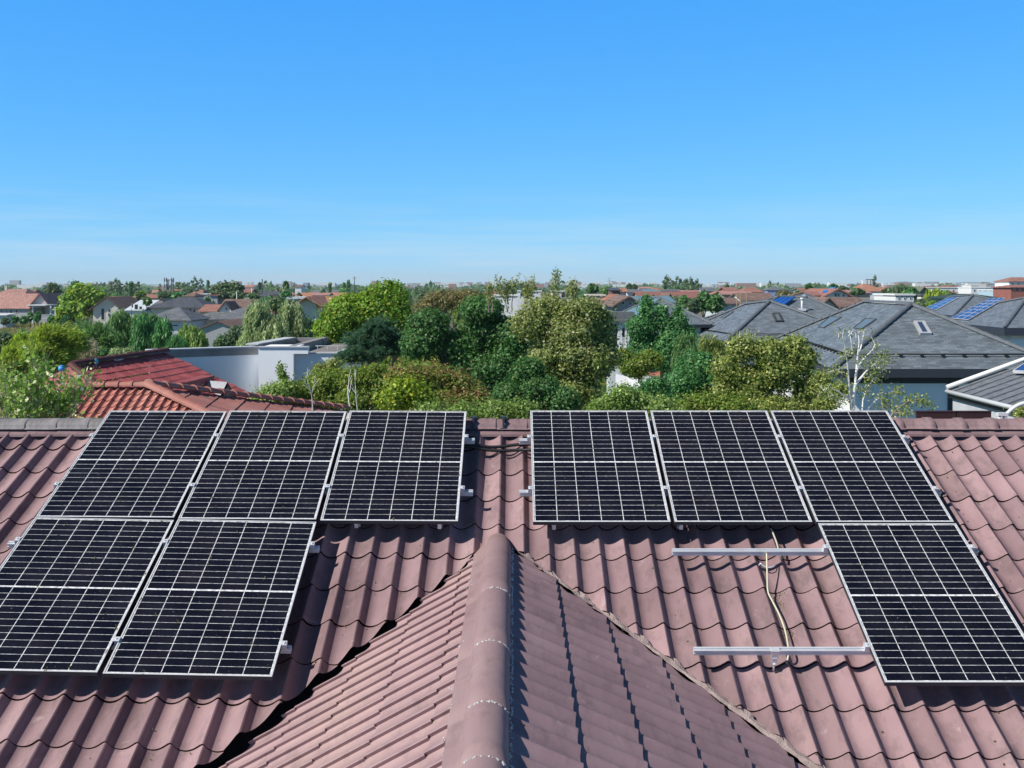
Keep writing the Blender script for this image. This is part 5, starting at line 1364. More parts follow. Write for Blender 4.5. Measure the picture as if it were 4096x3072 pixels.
tree('willow_tree', 'second silvery willow, nearer the big yellow-green tree', 'tree', [(1170, 1245, 56, 44), (1200, 1320, 66, 60), (1150, 1290, 44, 46), (1160, 1370, 60, 36)], 68, 'pale', .21, 13000, kind='willow', seed=43, clump=.55, droop=.7)
tree('broadleaf_tree', 'dark green tree squeezed between the silvery willow and the big yellow-green tree', 'tree', [(1235, 1330, 36, 60), (1260, 1370, 40, 36), (1220, 1380, 40, 30)], 72, 'poplar', .2, 5500, seed=44, clump=.5)
tree('broadleaf_tree', 'round tree of loose olive leaves behind the silvery willows', 'tree', [(1105, 1220, 60, 26), (1040, 1225, 40, 24), (1150, 1225, 40, 24)], 120, 'far', .32, 4500, seed=45, clump=.9)
# ================================================================== FAR HOUSES
RT_RED = shingle('far_red_tile', (.34, .165, .13), .45, .45, var=.18, rough=.8, bump=.3)
RT_PINK = shingle('far_pink_tile', (.42, .23, .195), .45, .45, var=.16, rough=.8, bump=.3)
RT_ORANGE = shingle('far_orange_tile', (.42, .20, .13), .45, .45, var=.15, rough=.8, bump=.3)
RT_BROWN = shingle('far_brown_tile', (.21, .14, .115), .45, .45, var=.25, rough=.85, bump=.3)
RT_GREY = shingle('far_grey_tile', (.155, .165, .18), .45, .40, var=.22, rough=.8, bump=.3)
RT_GREYD = shingle('far_dark_grey_tile', (.085, .095, .115), .45, .40, var=.2, rough=.8, bump=.3)
RT_TEAL = plain('teal_sheet_roof', (.16, .24, .24), .4, var=.1, scale=1)
W_WHITE = plain('far_white', (.76, .76, .74), .85, var=.04); W_CREAM = plain('far_cream', (.62, .58, .50), .85, var=.06)
W_GREY = plain('far_grey_wall', (.40, .40, .41), .85, var=.06); W_BRICK = shingle('far_brick', (.34, .13, .10), .25, .08, var=.1); W_TAN = plain('far_tan', (.40, .33, .26), .85, var=.08)
W_PALEB = plain('far_pale_blue', (.55, .60, .63), .85, var=.05)

def far_house(name, label, cat, pxl, pxr, pyr, pye, d, l=8., style='side', roof=RT_RED, wall=W_WHITE, wins=(), over=.35, group=None, pyb=None, ridge_in=.28, yaw=0., chim=(), vergem=None):
    """side: ridge parallel to the picture; gable: gable end towards us; hip; flat; mono. px/py on the photograph at distance d"""
    k = d/F
    W = (pxr-pxl)*k; zc_e = H-(pye-CY)*k
    dr = d+l*.5 if style in ('side', 'hip') else d
    zr = H-(pyr-CY)*dr/F
    if zr <= zc_e+.1 and style != 'flat': zr = zc_e+.8
    org = Vector(((pxl-CX)*k, d, 0))
    if yaw > 0: org = Vector(((pxl-CX)*k, d, 0))
    R_ = Matrix.Translation(org) @ Matrix.Rotation(yaw, 4, 'Z')
    t = empty(name, org, label, cat, group)
    m = MB(); o = over
    T = lambda x, y, z: R_ @ Vector((x, y, z))
    if style == 'side':
        dzo = (zr-zc_e)/(l/2)*o
        m.slab([T(-o, -o, zc_e-dzo), T(W+o, -o, zc_e-dzo), T(W+o, l/2, zr), T(-o, l/2, zr)], .12); m.slab([T(-o, l/2, zr), T(W+o, l/2, zr), T(W+o, l+o, zc_e-dzo), T(-o, l+o, zc_e-dzo)], .12)
    elif style == 'gable':
        dzo = (zr-zc_e)/(W/2)*o
        m.slab([T(-o, -o, zc_e-dzo), T(W/2, -o, zr), T(W/2, l+o, zr), T(-o, l+o, zc_e-dzo)], .14); m.slab([T(W/2, -o, zr), T(W+o, -o, zc_e-dzo), T(W+o, l+o, zc_e-dzo), T(W/2, l+o, zr)], .14)
    elif style == 'hip':
        a, b = T(W*ridge_in, l/2, zr), T(W*(1-ridge_in), l/2, zr)
        c = [T(-o, -o, zc_e), T(W+o, -o, zc_e), T(W+o, l+o, zc_e), T(-o, l+o, zc_e)]
        m.poly([c[0], c[1], b, a]); m.poly([c[1], c[2], b]); m.poly([c[2], c[3], a, b]); m.poly([c[3], c[0], a]); m.poly([p-Vector((0, 0, .15)) for p in c])
        for i in range(4): m.poly([c[i], c[(i+1) % 4], c[(i+1) % 4]-Vector((0, 0, .149)), c[i]-Vector((0, 0, .149))])
    elif style == 'mono':
        m.slab([T(-o, -o, zc_e), T(W+o, -o, zc_e), T(W+o, l+o, zr), T(-o, l+o, zr)], .15)
    else:
        m.box(-o*.4, -o*.4, zc_e-.001, W+o*.4, l+o*.4, zc_e+.25, M=R_)
    m.build('roof', roof, t)
    m = MB(); zw = zc_e-(.02 if style != 'flat' else .0)
    m.box(0, 0, 0, W, l, zw-.14, M=R_)
    if style == 'gable':
        m.poly([T(0, 0, zw-.14), T(W, 0, zw-.14), T(W/2, 0, zr-.2)]); m.poly([T(0, l, zw-.14), T(W, l, zw-.14), T(W/2, l, zr-.2)])
    if style == 'side':
        m.poly([T(0, 0, zw-.14), T(0, l, zw-.14), T(0, l/2, zr-.2)]); m.poly([T(W, 0, zw-.14), T(W, l, zw-.14), T(W, l/2, zr-.2)])
    m.build('wall', wall, t)
    ux = R_.to_3x3() @ Vector((1, 0, 0))
    for wd in wins:
        x0, y0, x1, y1 = wd[:4]
        # project onto the front wall plane
        cx, cy = (x0+x1)/2, (y0+y1)/2
        n = R_.to_3x3() @ Vector((0, -1, 0)); dd = Vector(((cx-CX)/F, 1, -(cy-CY)/F)); c = Vector((0, 0, H))
        s = (org-c).dot(n)/dd.dot(n); p = c+dd*s
        window(t, p+n*.005, ux, max(.3, (x1-x0)*k), max(.3, (y1-y0)*k), G_DARK, F_WHITE, depth=.06, mull=0 if (x1-x0)*k < 1.2 else 1)
    for (cx, cy, hh) in chim:
        p = at(cx, cy, dr); m = MB(); m.box(p.x-.35, dr-.3, p.z-hh-.6, p.x+.35, dr+.3, p.z); m.box(p.x-.42, dr-.37, p.z, p.x+.42, dr+.37, p.z+.12); m.build('chimney', W_CREAM, t)
    return t

# -- left side
lh = far_house('long_house', 'long pink roofed bungalow with grey walls at the far left', 'house', -160, 128, 1174, 1228, 262, 11, 'side', RT_PINK, W_GREY, [(39, 1240, 49, 1256), (24, 1240, 30, 1251), (62, 1239, 71, 1252), (2, 1240, 8, 1251)], yaw=-.10, over=.5, chim=())
x_ = at(128, 1228, 262)
gb = far_house('long_house', 'grey gable end with dark veranda joined to the long pink roof', 'house', 128, 192, 1173, 1213, 259, 14, 'gable', RT_PINK, W_GREY, [], over=.6)
vr_ = empty('veranda', (at(165, 0, 256).x, 256, 0), 'white railed veranda with flat canopy in front of the grey gable', 'veranda')
m = MB(); a, b = at(128, 1218, 256), at(205, 1224, 256); m.box(a.x, 253, a.z-.25, b.x, 258.9, a.z); m.build('canopy', F_WHITE, vr_)
m = MB(); a, b = at(131, 1230, 258.6), at(178, 1256, 258.6); m.box(a.x, 258.5, b.z, b.x, 258.6, a.z); m.build('opening', G_DARK, vr_)
for px in (131, 203): p = at(px, 1224, 254); m = MB(); m.box(p.x-.14, 253.8, 0, p.x+.14, 254.1, p.z); m.build('post', F_WHITE, vr_)
m = MB(); p = at(222, 1229, 254); m.box(p.x-.14, 253.8, 0, p.x+.14, 254.1, p.z-.21)
m.box(at(217, 0, 254).x, 253.8, at(0, 1231, 254).z, at(227, 0, 254).x, 254.1, at(0, 1228, 254).z); m.build('post', F_WHITE, vr_)
m = MB()
for py in (1260, 1265, 1270, 1274): p0, p1 = at(130, py, 253.6), at(220, py, 253.6); m.box(p0.x, 253.5, p0.z-.07, p1.x, 253.6, p0.z+.07)
m.build('railing', F_WHITE, vr_)
far_house('house', 'second pink tiled roof with a chimney behind the long bungalow', 'house', -30, 96, 1156, 1180, 300, 12, 'hip', RT_PINK, W_GREY, chim=((25, 1142, 1.5),), ridge_in=.2)
far_house('house', 'small orange roof between the pink roofs and the feathery tree', 'house', 103, 130, 1159, 1172, 330, 9, 'hip', RT_ORANGE, W_GREY)
far_house('white_shelter', 'white flat shelter at the left photo edge in front of the bungalow', 'shelter', -40, 24, 1255, 1259, 240, 4, 'mono', F_WHITE, W_PALEB)
far_house('house', 'cream gabled house with brown verge beside the big round tree', 'house', 372, 483, 1187, 1229, 226, 14, 'gable', RT_BROWN, W_CREAM, [(404, 1233, 419, 1280), (432, 1235, 442, 1249), (432, 1253, 442, 1266)], over=.8)
far_house('house', 'orange and brown roof behind the cream gabled house', 'house', 415, 512, 1185, 1218, 243, 10, 'side', RT_ORANGE, W_TAN, over=.5)
far_house('modern_house', 'white modern house with slanted windows right of the orange roof', 'house', 505, 572, 1202, 1240, 220, 9, 'mono', W_PALEB, W_PALEB, [(526, 1215, 533, 1231), (538, 1217, 553, 1239), (557, 1225, 569, 1238)])
far_house('house', 'low grey lean-to beside the white modern house', 'house', 572, 600, 1215, 1236, 224, 8, 'mono', RT_GREY, W_PALEB)
far_house('house', 'long red roofed low building behind the modern house', 'house', 572, 652, 1177, 1191, 330, 9, 'side', RT_RED, W_TAN)
far_house('grey_house', 'large dark grey hip roof with cream wall and wide window, left', 'house', 606, 812, 1189, 1230, 205, 12, 'hip', RT_GREYD, W_CREAM, [(711, 1233, 718, 1245), (733, 1235, 752, 1264), (755, 1235, 768, 1268), (770, 1236, 783, 1264), (688, 1247, 700, 1256)], over=.8, ridge_in=.34)
far_house('grey_house', 'lighter grey pyramid roof on a pale blue box house with a slit window', 'house', 585, 752, 1229, 1281, 150, 9.5, 'hip', RT_GREY, W_PALEB, [(690, 1297, 715, 1306)], over=.6, ridge_in=.45)
far_house('grey_house', 'weathered grey hip roof over a tan wall behind the gabled shed', 'house', 775, 915, 1247, 1277, 172, 9, 'hip', shingle('weathered_grey', (.17, .18, .175), .45, .4, var=.35), W_TAN, [(790, 1290, 800, 1302)], ridge_in=.25)
far_house('grey_house', 'broad grey hip roof above a white wall with dark windows', 'house', 852, 1040, 1231, 1276, 158, 11, 'hip', RT_GREY, W_WHITE, [(943, 1294, 954, 1308), (966, 1293, 975, 1304), (978, 1293, 986, 1304), (912, 1293, 924, 1300)], over=.6, ridge_in=.4)
far_house('gabled_shed', 'plain grey rendered gable wall of a shed in front of the hip roofs', 'shed', 793, 955, 1283, 1314, 122, 9, 'gable', RT_BROWN, W_GREY, over=.25)
far_house('brown_house', 'brown tiled house with white walls behind the grey hip roofs', 'house', 882, 1000, 1196, 1236, 195, 10, 'side', RT_BROWN, W_WHITE, [], over=.5, chim=((990, 1194, 1.2),))
far_house('brown_house', 'small white gable with slit window on the brown tiled house', 'house', 878, 925, 1205, 1236, 189, 6, 'gable', RT_BROWN, W_WHITE, [(904, 1230, 908, 1240)], over=.5)
far_house('red_roof_house', 'red roof strip between the dark grey roof and the brown house', 'house', 800, 890, 1217, 1243, 200, 9, 'side', RT_RED, W_TAN)
far_house('brown_house', 'timber striped white gable at the right end of the brown house', 'house', 985, 1016, 1216, 1240, 186, 5, 'gable', RT_ORANGE, W_WHITE, over=.3)
far_house('arched_building', 'pale building with arched pergola behind the dark grey roof', 'building', 815, 880, 1176, 1178, 262, 8, 'flat', W_WHITE, W_GREY, [(830, 1182, 836, 1205), (840, 1182, 846, 1205), (850, 1182, 856, 1205), (860, 1182, 866, 1205)])
far_house('house', 'stone coloured flat house beside the arched pergola', 'house', 765, 815, 1174, 1178, 270, 8, 'flat', W_GREY, W_TAN, [(795, 1184, 803, 1196)])
far_house('house', 'small brown roof with white pillars left of the stone flat house', 'house', 735, 775, 1172, 1185, 250, 8, 'hip', RT_BROWN, W_WHITE)
far_house('dark_house', 'dark tiled farmhouse roof near the tall mast', 'house', 1042, 1104, 1165, 1183, 300, 10, 'side', RT_GREYD, W_TAN)
far_house('brick_house', 'little orange brick gable in front of the dark farmhouse roof', 'house', 1063, 1103, 1178, 1192, 270, 6, 'gable', RT_BROWN, W_BRICK)
far_house('red_roof_house', 'small orange roof right of the dark farmhouse', 'house', 1100, 1128, 1170, 1182, 310, 8, 'side', RT_ORANGE, W_WHITE)
far_house('orange_roof_house', 'orange roofed house with cream wall left of the big round tree', 'house', 1195, 1265, 1186, 1207, 118, 9, 'gable', RT_ORANGE, W_CREAM, over=.8)
far_house('orange_roof_house', 'orange roof slope touching the big yellow-green tree', 'house', 1230, 1320, 1185, 1208, 124, 9, 'side', RT_ORANGE, W_PALEB, over=.4)
far_house('flat_house', 'pale flat roof behind the silvery willows', 'house', 1150, 1240, 1190, 1196, 140, 8, 'flat', W_PALEB, W_GREY)
far_house('long_building', 'long low red roofed hall beyond the orange roofs', 'building', 1250, 1312, 1171, 1180, 340, 9, 'side', RT_PINK, W_GREY)
far_house('block', 'brown upper storey block standing out on the left horizon', 'building', 1180, 1205, 1139, 1148, 600, 12, 'side', RT_BROWN, W_WHITE)
far_house('tower_block', 'grey high-rise tower on the left horizon', 'building', 1213, 1232, 1131, 1131.5, 1500, 14, 'flat', W_GREY, plain('tower_grey', (.33, .36, .42), .8))
far_house('red_roof_house', 'red roofed dark house on the horizon left of the cedar', 'house', 842, 870, 1170, 1180, 260, 8, 'hip', RT_RED, W_GREY)
far_house('red_roof_house', 'red roof right of the dark cedar', 'house', 963, 1000, 1155, 1168, 300, 8, 'side', RT_RED, plain('teal_glass_wall', (.06, .14, .16), .3))
far_house('factory', 'white factory roof with an orange gable on the horizon', 'building', 970, 1010, 1141, 1149, 700, 20, 'side', RT_ORANGE, W_WHITE)
far_house('orange_roof_house', 'orange roofed barn just right of the lattice mast', 'house', 672, 716, 1158, 1166, 420, 9, 'side', RT_ORANGE, W_GREY)
far_house('red_roof_house', 'red hip roof over grey walls in the middle of the left horizon', 'house', 776, 808, 1160, 1175, 300, 8, 'hip', RT_RED, W_GREY)
# -- centre and right
far_house('white_block', 'long white block behind the thin treetops in the centre', 'building', 1915, 2070, 1166, 1185, 210, 12, 'flat', W_WHITE, plain('bright_white', (.8, .8, .78), .8), [(1925, 1170, 1945, 1180)], pyb=0)  # walls in a slightly brighter white than the roof
far_house('white_block', 'white block half hidden by the olive tree shoots', 'building', 2068, 2165, 1164, 1166, 230, 10, 'flat', W_WHITE, W_WHITE, [(2080, 1170, 2100, 1185), (2110, 1170, 2130, 1185)])
far_house('glass_house', 'cream flat roofed house with a green glass front behind the olive tree', 'house', 2210, 2284, 1164, 1167, 190, 8, 'flat', W_CREAM, W_CREAM, [(2244, 1170, 2278, 1192)])
far_house('stone_villa', 'dark stone villa with flat terrace right of the olive treetop', 'house', 2355, 2420, 1180, 1184, 170, 9, 'flat', W_CREAM, W_TAN, [(2362, 1200, 2372, 1212)])
far_house('orange_roof_house', 'bright orange hip roof above the grey three-windowed gable', 'house', 2425, 2510, 1176, 1200, 165, 10, 'hip', RT_ORANGE, W_CREAM, ridge_in=.3)
far_house('grey_gable_house', 'grey gabled house with three small windows right of the olive tree', 'house', 2466, 2566, 1183, 1212, 96, 12, 'gable', RT_BROWN, plain('khaki_grey_wall', (.25, .26, .27), .9, var=.08), [(2487, 1206, 2498, 1219), (2515, 1208, 2528, 1221), (2539, 1208, 2547, 1219)], over=.4)
far_house('teal_roof_house', 'long teal green sheet roof behind the grey gable', 'house', 2535, 2690, 1184, 1207, 112, 10, 'side', RT_TEAL, W_GREY)
D7, e, r, w, fc, ln = slate_house('grey hip roof with a teal sunlit side over a white villa, behind the three-topped tree', [(7.1, 66.4), (12.4, 67.5), (13.0, 80), (6.9, 79)], [(9.75, 72, .90), (9.9, 75, .9)], 2.4, MWH, SL2, SLC, fmat=MDK, fascia=.2)
m = MB(); lf7 = [p+Vector((-.01, 0, .03)) for p in (e[3], e[0], r[0], r[1])]; m.poly([lf7[0], lf7[1], lf7[2]]); m.poly([lf7[0], lf7[2], lf7[3]]); m.build('sunlit_slope', RT_TEAL, D7)  # teal layer paints the sunlit, shiny look onto the left slope
vl_ = empty('white_villa', (at(2470, 0, 64).x, 64, 0), 'white villa front with balcony and tall windows right of the olive tree', 'house')
a, b = at(2436, 1285, 64), at(2532, 1292, 64)
m = MB(); m.box(a.x, 64, 0, b.x, 65.6, a.z); m.build('wall', plain('villa_wall', (.62, .66, .68), .85, var=.05), vl_)
m = MB(); m.box(a.x-.3, 63.6, a.z, b.x+.2, 65.8, a.z+.12); m.box(a.x-.2, 64, a.z+.121, b.x+.1, 65.6, a.z+.55); m.build('roof', plain('villa_roof', (.15, .16, .16), .8, var=.2), vl_)
m = MB()
for px in (2442, 2475, 2484, 2503, 2514): p = at(px, 1300, 63.9); m.box(p.x-.05, 63.85, at(0, 1420, 64).z, p.x+.06, 63.99, a.z-.25)
p0, p1 = at(2480, 1388, 63.3), at(2515, 1400, 63.3); m.box(p0.x, 63.3, p1.z, p1.x, 63.99, p0.z); m.build('column', F_WHITE, vl_)
window(vl_, at(2494, 1330, 63.98), (1, 0, 0), .19*1.6, .5*1.2, G_DARK, F_WHITE, mull=0); window(vl_, at(2460, 1340, 63.98), (1, 0, 0), .35, 1.4, G_DARK, F_WHITE, mull=0)
m = MB()
for i in range(9): x = p0.x+(p1.x-p0.x)*i/8; m.box(x-.008, 63.32, p0.z, x+.008, 63.34, p0.z+.55)
m.box(p0.x, 63.31, p0.z+.551, p1.x, 63.35, p0.z+.58); m.build('balcony_rail', F_WHITE, vl_)
far_house('terrace_row', 'long terracotta terrace roof stretching across the right horizon', 'building', 2560, 2810, 1166, 1189, 190, 12, 'side', shingle('terrace_brick_tile', (.30, .135, .105), .45, .45, var=.16), W_TAN)
far_house('dormer_house', 'cream gable with brown verge breaking the terracotta terrace', 'house', 2665, 2692, 1172, 1196, 170, 8, 'gable', RT_BROWN, W_CREAM, over=.9)
far_house('brown_block', 'dark upper block with flat roof left end of the terrace', 'building', 2449, 2481, 1152, 1160, 210, 9, 'mono', RT_GREYD, plain('dark_red_wall', (.16, .09, .085), .9))
for i, (a_, b_, r_, e_, d_, mt, wl, lb) in enumerate([
    (2476, 2505, 1152, 1165, 230, RT_ORANGE, W_CREAM, 'orange roof peeping behind the terracotta terrace, left'),
    (2510, 2570, 1157, 1168, 240, RT_GREY, W_WHITE, 'grey roofed row with white chimneys behind the terrace'),
    (2575, 2640, 1156, 1166, 250, RT_TEAL, W_WHITE, 'teal roofed row behind the terrace'),
    (2556, 2608, 1147, 1153, 700, RT_PINK, W_WHITE, 'long pink hall on the horizon before the poplar grove'),
    (2610, 2632, 1152, 1160, 420, RT_ORANGE, W_WHITE, 'tiny orange roof left of the poplar grove'),
    (2650, 2745, 1157, 1163, 260, RT_GREY, plain('blue_band_wall', (.20, .28, .5), .6), 'low block with blue windows below the poplar grove'),
    (2735, 2800, 1161, 1170, 250, RT_PINK, W_WHITE, 'pinkish roof right of the blue windowed block'),
    (2810, 2865, 1151, 1163, 300, RT_GREY, W_GREY, 'grey hall roof behind the dark trees'),
    (2870, 2898, 1163, 1176, 230, RT_RED, W_WHITE, 'red roof with white chimney right of the dark trees'),
    (2905, 2950, 1149, 1160, 280, RT_RED, W_BRICK, 'red pagoda like roof on the right horizon'),
    (2895, 3010, 1163, 1176, 215, RT_PINK, W_TAN, 'wide pink roof before the red pagoda roof'),
    (2975, 3055, 1150, 1168, 270, RT_RED, W_WHITE, 'red hip roofs with white dormer on the right horizon'),
    (2970, 3100, 1172, 1198, 150, RT_BROWN, W_WHITE, 'brown roof with white gable left of the collector roof'),
    (2870, 2958, 1190, 1212, 130, RT_BROWN, W_PALEB, 'brown hip roof over a pale wall, right of the dark trees'),
    (3070, 3145, 1148, 1160, 420, RT_GREY, plain('blue_poster_wall', (.25, .33, .55), .6), 'pale block with blue front on the right horizon'),
    (3135, 3220, 1158, 1168, 330, RT_GREYD, W_WHITE, 'dark long roof right of the blue fronted block'),
    (3207, 3262, 1152, 1161, 300, RT_RED, W_WHITE, 'red roof over white wall below a round tree'),
    (3262, 3420, 1152, 1180, 128, RT_BROWN, W_WHITE, 'skip')]):
    if lb == 'skip': continue
    far_house('row_house', lb, 'house', a_, b_, r_, e_, d_, 9, 'hip' if i % 3 == 2 else 'side', mt, wl, [(a_+(b_-a_)*.3, e_+3, a_+(b_-a_)*.3+6, e_+8), (a_+(b_-a_)*.65, e_+3, a_+(b_-a_)*.65+6, e_+8)] if d_ < 350 else [])
wg = far_house('white_gable_house', 'white gabled house with red roof and blue solar panel, right of centre', 'house', 3306, 3392, 1154, 1176, 135, 12, 'gable', RT_RED, W_WHITE, [(3340, 1173, 3344, 1186), (3352, 1173, 3356, 1186), (3372, 1177, 3376, 1186)], over=.6)
far_house('white_gable_house', 'lower white side wing with arched window of the red roofed gable house', 'house', 3265, 3308, 1165, 1180, 136, 11, 'side', RT_RED, W_WHITE, [(3274, 1192, 3279, 1204)], over=.3)
o = MB(); q = [at(3290, 1165, 137), at(3310, 1167, 136), at(3344, 1149, 140), at(3322, 1149, 142)]; o.slab(q, .15); tag(o.build('solar_sheet', PV_BRIGHT, None, origin=q[0]), 'bright blue solar field lying on the red roof right of centre', 'solar panel')
far_house('brown_house', 'brown tiled roof with cream gable, in front of the white gabled house', 'house', 3300, 3478, 1188, 1222, 105, 11, 'side', RT_BROWN, W_CREAM, over=.5, chim=((3362, 1214, 1.2),))
far_house('brown_house', 'cream gable wall with wooden window at the left end of the brown roof', 'house', 3278, 3345, 1189, 1222, 101, 6, 'gable', RT_BROWN, W_CREAM, [(3302, 1216, 3312, 1231)], over=.5)
for i, (a_, b_, r_, e_, d_, st, mt, wl, lb) in enumerate([
    (3456, 3500, 1136, 1150, 330, 'hip', RT_ORANGE, W_BRICK, 'orange roof with a railed lookout on the right horizon'),
    (3462, 3566, 1149, 1163, 260, 'side', RT_ORANGE, W_WHITE, 'long orange roof below the lookout'),
    (3405, 3480, 1160, 1170, 230, 'side', RT_PINK, W_TAN, 'pinkish roof left of the orange roofs'),
    (3424, 3470, 1155, 1164, 300, 'flat', W_WHITE, W_WHITE, 'white flat block before the orange roofs'),
    (3664, 3727, 1146, 1178, 190, 'gable', plain('olive_sheet', (.16, .165, .12), .7), plain('olive_wall', (.2, .2, .15), .8), 'olive brown gable roof among the trees on the right'),
    (3582, 3656, 1180, 1182, 150, 'flat', W_WHITE, W_WHITE, 'white flat roofed cube house above the big grey roof'),
    (3684, 3717, 1180, 1183, 150, 'flat', RT_GREY, W_WHITE, 'narrow white cube house right of the flat roofed one'),
    (3706, 3875, 1150, 1152, 330, 'flat', W_WHITE, W_WHITE, 'long white hall on the right horizon'),
    (3710, 3750, 1143, 1150, 360, 'hip', RT_RED, W_WHITE, 'red hip roof left on top of the white hall'),
    (3780, 3838, 1141, 1150, 360, 'hip', RT_RED, W_WHITE, 'red hip roof in the middle behind the white hall'),
    (3770, 3826, 1163, 1170, 260, 'side', RT_RED, W_GREY, 'low red roof in front of the white hall'),
    (3885, 4040, 1148, 1151, 300, 'flat', W_WHITE, W_WHITE, 'white school like block with glass front at the right'),
    (3976, 4044, 1160, 1162, 260, 'flat', W_WHITE, plain('pale_glass_wall', (.45, .60, .66), .3), 'pale glass fronted annex before the white block'),
    (3945, 4013, 1131, 1135, 500, 'flat', W_GREY, W_GREY, 'grey concrete block on the right horizon'),
    (3885, 3916, 1140, 1142, 450, 'flat', W_WHITE, W_WHITE, 'small white pavilion on the right horizon'),
    (4037, 4160, 1109, 1125, 300, 'hip', RT_RED, W_WHITE, 'tall white block with red hip roof at the right photo edge'),
    (4044, 4160, 1139, 1148, 240, 'hip', RT_RED, W_BRICK, 'red brick house in front of the tall white block at the right'),
    (3850, 4000, 1175, 1192, 120, 'hip', plain('dark_green_roof', (.035, .065, .06), .7), W_GREY, 'dark green roof behind the solar roofs at the right')]):
    wn = []
    if d_ <= 330 and st in ('flat', 'hip') and i not in (17,):
        nn_w = max(2, int((b_-a_)/22))
        for q in range(nn_w):
            x = a_+(b_-a_)*(q+.6)/(nn_w+.2); wn.append((x-4, e_+7, x+4, e_+15 if e_ > 1124 else e_+17))
    far_house('town_house' if i not in (7, 11) else 'town_hall', lb, 'house' if i not in (7, 11, 12, 13, 14, 15) else 'building', a_, b_, r_, e_, d_, 9, st, mt, wl, wn, over=.4, ridge_in=.3)
lk = MB(); p = at(3483, 1136, 334)
for dx in (-1.1, 0, 1.1): lk.box(p.x+dx-.08, 333.9, p.z-1, p.x+dx+.08, 334.1, p.z+1.3)
lk.box(p.x-1.4, 333.4, p.z+1.3, p.x+1.4, 334.6, p.z+1.5); tag(lk.build('lookout', F_DARK, None, origin=(p.x, 334, p.z-1)), 'small dark railed lookout on top of an orange roof', 'lookout')

# random distant roofs (individual houses, too small for parts beyond wall and roof)
rnd = random.Random(99)
for i in range(86):
    if i < 34: px = rnd.uniform(420, 1320)
    elif i < 42: px = rnd.uniform(1640, 2100)
    else: px = rnd.uniform(2330, 4096)
    d = rnd.choice([380, 450, 520, 640, 800, 1000, 1300])*rnd.uniform(.9, 1.1)
    w = rnd.uniform(9, 22)*F/d; hh = rnd.uniform(4.5, 7.5)
    pye = CY+(H-hh*.6)*F/d; pyr = CY+(H-hh)*F/(d+4.5)
    red = rnd.random() < (.6 if px > 1500 else .5)
    kind = 'red roofed' if red else rnd.choice(['grey roofed', 'white'])
    rf = rnd.choice([RT_RED, RT_PINK, RT_ORANGE]) if red else (RT_GREY if kind == 'grey roofed' else W_WHITE)
    side_ = 'left' if px < 1500 else ('right' if px > 2300 else 'middle')
    far_house('distant_house', 'tiny %s house on the %s part of the horizon' % (kind, side_), 'house', px, px+w, pyr, pye, d, 9, rnd.choice(['side', 'hip']) if kind != 'white' else 'flat', rf, W_WHITE if rnd.random() < .7 else W_CREAM, group='tiny %s houses on the horizon, %s' % (kind, side_))
# distant city sprinkled along the skyline
m = MB()
for i in range(420):
    d = rnd.uniform(1800, 5200); px = rnd.uniform(1600, 4200) if rnd.random() < .8 else rnd.uniform(0, 1600)
    x = (px-CX)*d/F; w = rnd.uniform(10, 45); h = rnd.uniform(6, 16)*(1+(d > 3500)*.8)
    m.box(x, d, 0, x+w, d+15, h, mi=rnd.choice((0, 0, 1, 2)))
tag(m.build('distant_town', [W_WHITE, RT_PINK, W_GREY], None), kind='stuff'); bpy.data.objects['distant_town']['label'] = 'pale sprinkle of far town buildings along the skyline'

# ================================================================== FAR TREES
tree('broadleaf_tree', 'big round dark-green tree among the houses at the left', 'tree', [(285, 1205, 38, 40), (330, 1180, 44, 36), (378, 1190, 30, 40), (270, 1245, 34, 32), (330, 1235, 50, 40), (385, 1225, 28, 30), (305, 1170, 24, 26), (290, 1270, 30, 20)], 232, 'maple', .85, 15000, seed=80, clump=1.7)
tree('conifer_tree', 'spire of a conifer poking above the big round tree at the left', 'tree', [(303, 1135, 10, 12), (303, 1148, 14, 14), (300, 1160, 18, 16)], 245, 'deep', .7, 1500, seed=81, clump=.9)
tree('feathery_tree', 'grey-green feathery tree between the bungalow and the round tree', 'tree', [(222, 1190, 26, 34), (215, 1170, 16, 22), (232, 1220, 26, 30)], 285, 'dull', .8, 5000, kind='feather', seed=82, clump=1.6)
tree('cedar_tree', 'dark spreading cedar on the left horizon', 'tree', [(890, 1152, 34, 20), (935, 1155, 38, 22), (905, 1175, 46, 22), (950, 1185, 34, 22), (870, 1165, 26, 16)], 262, 'dull', .8, 8000, seed=83, clump=1.5, bark=M_BARK)
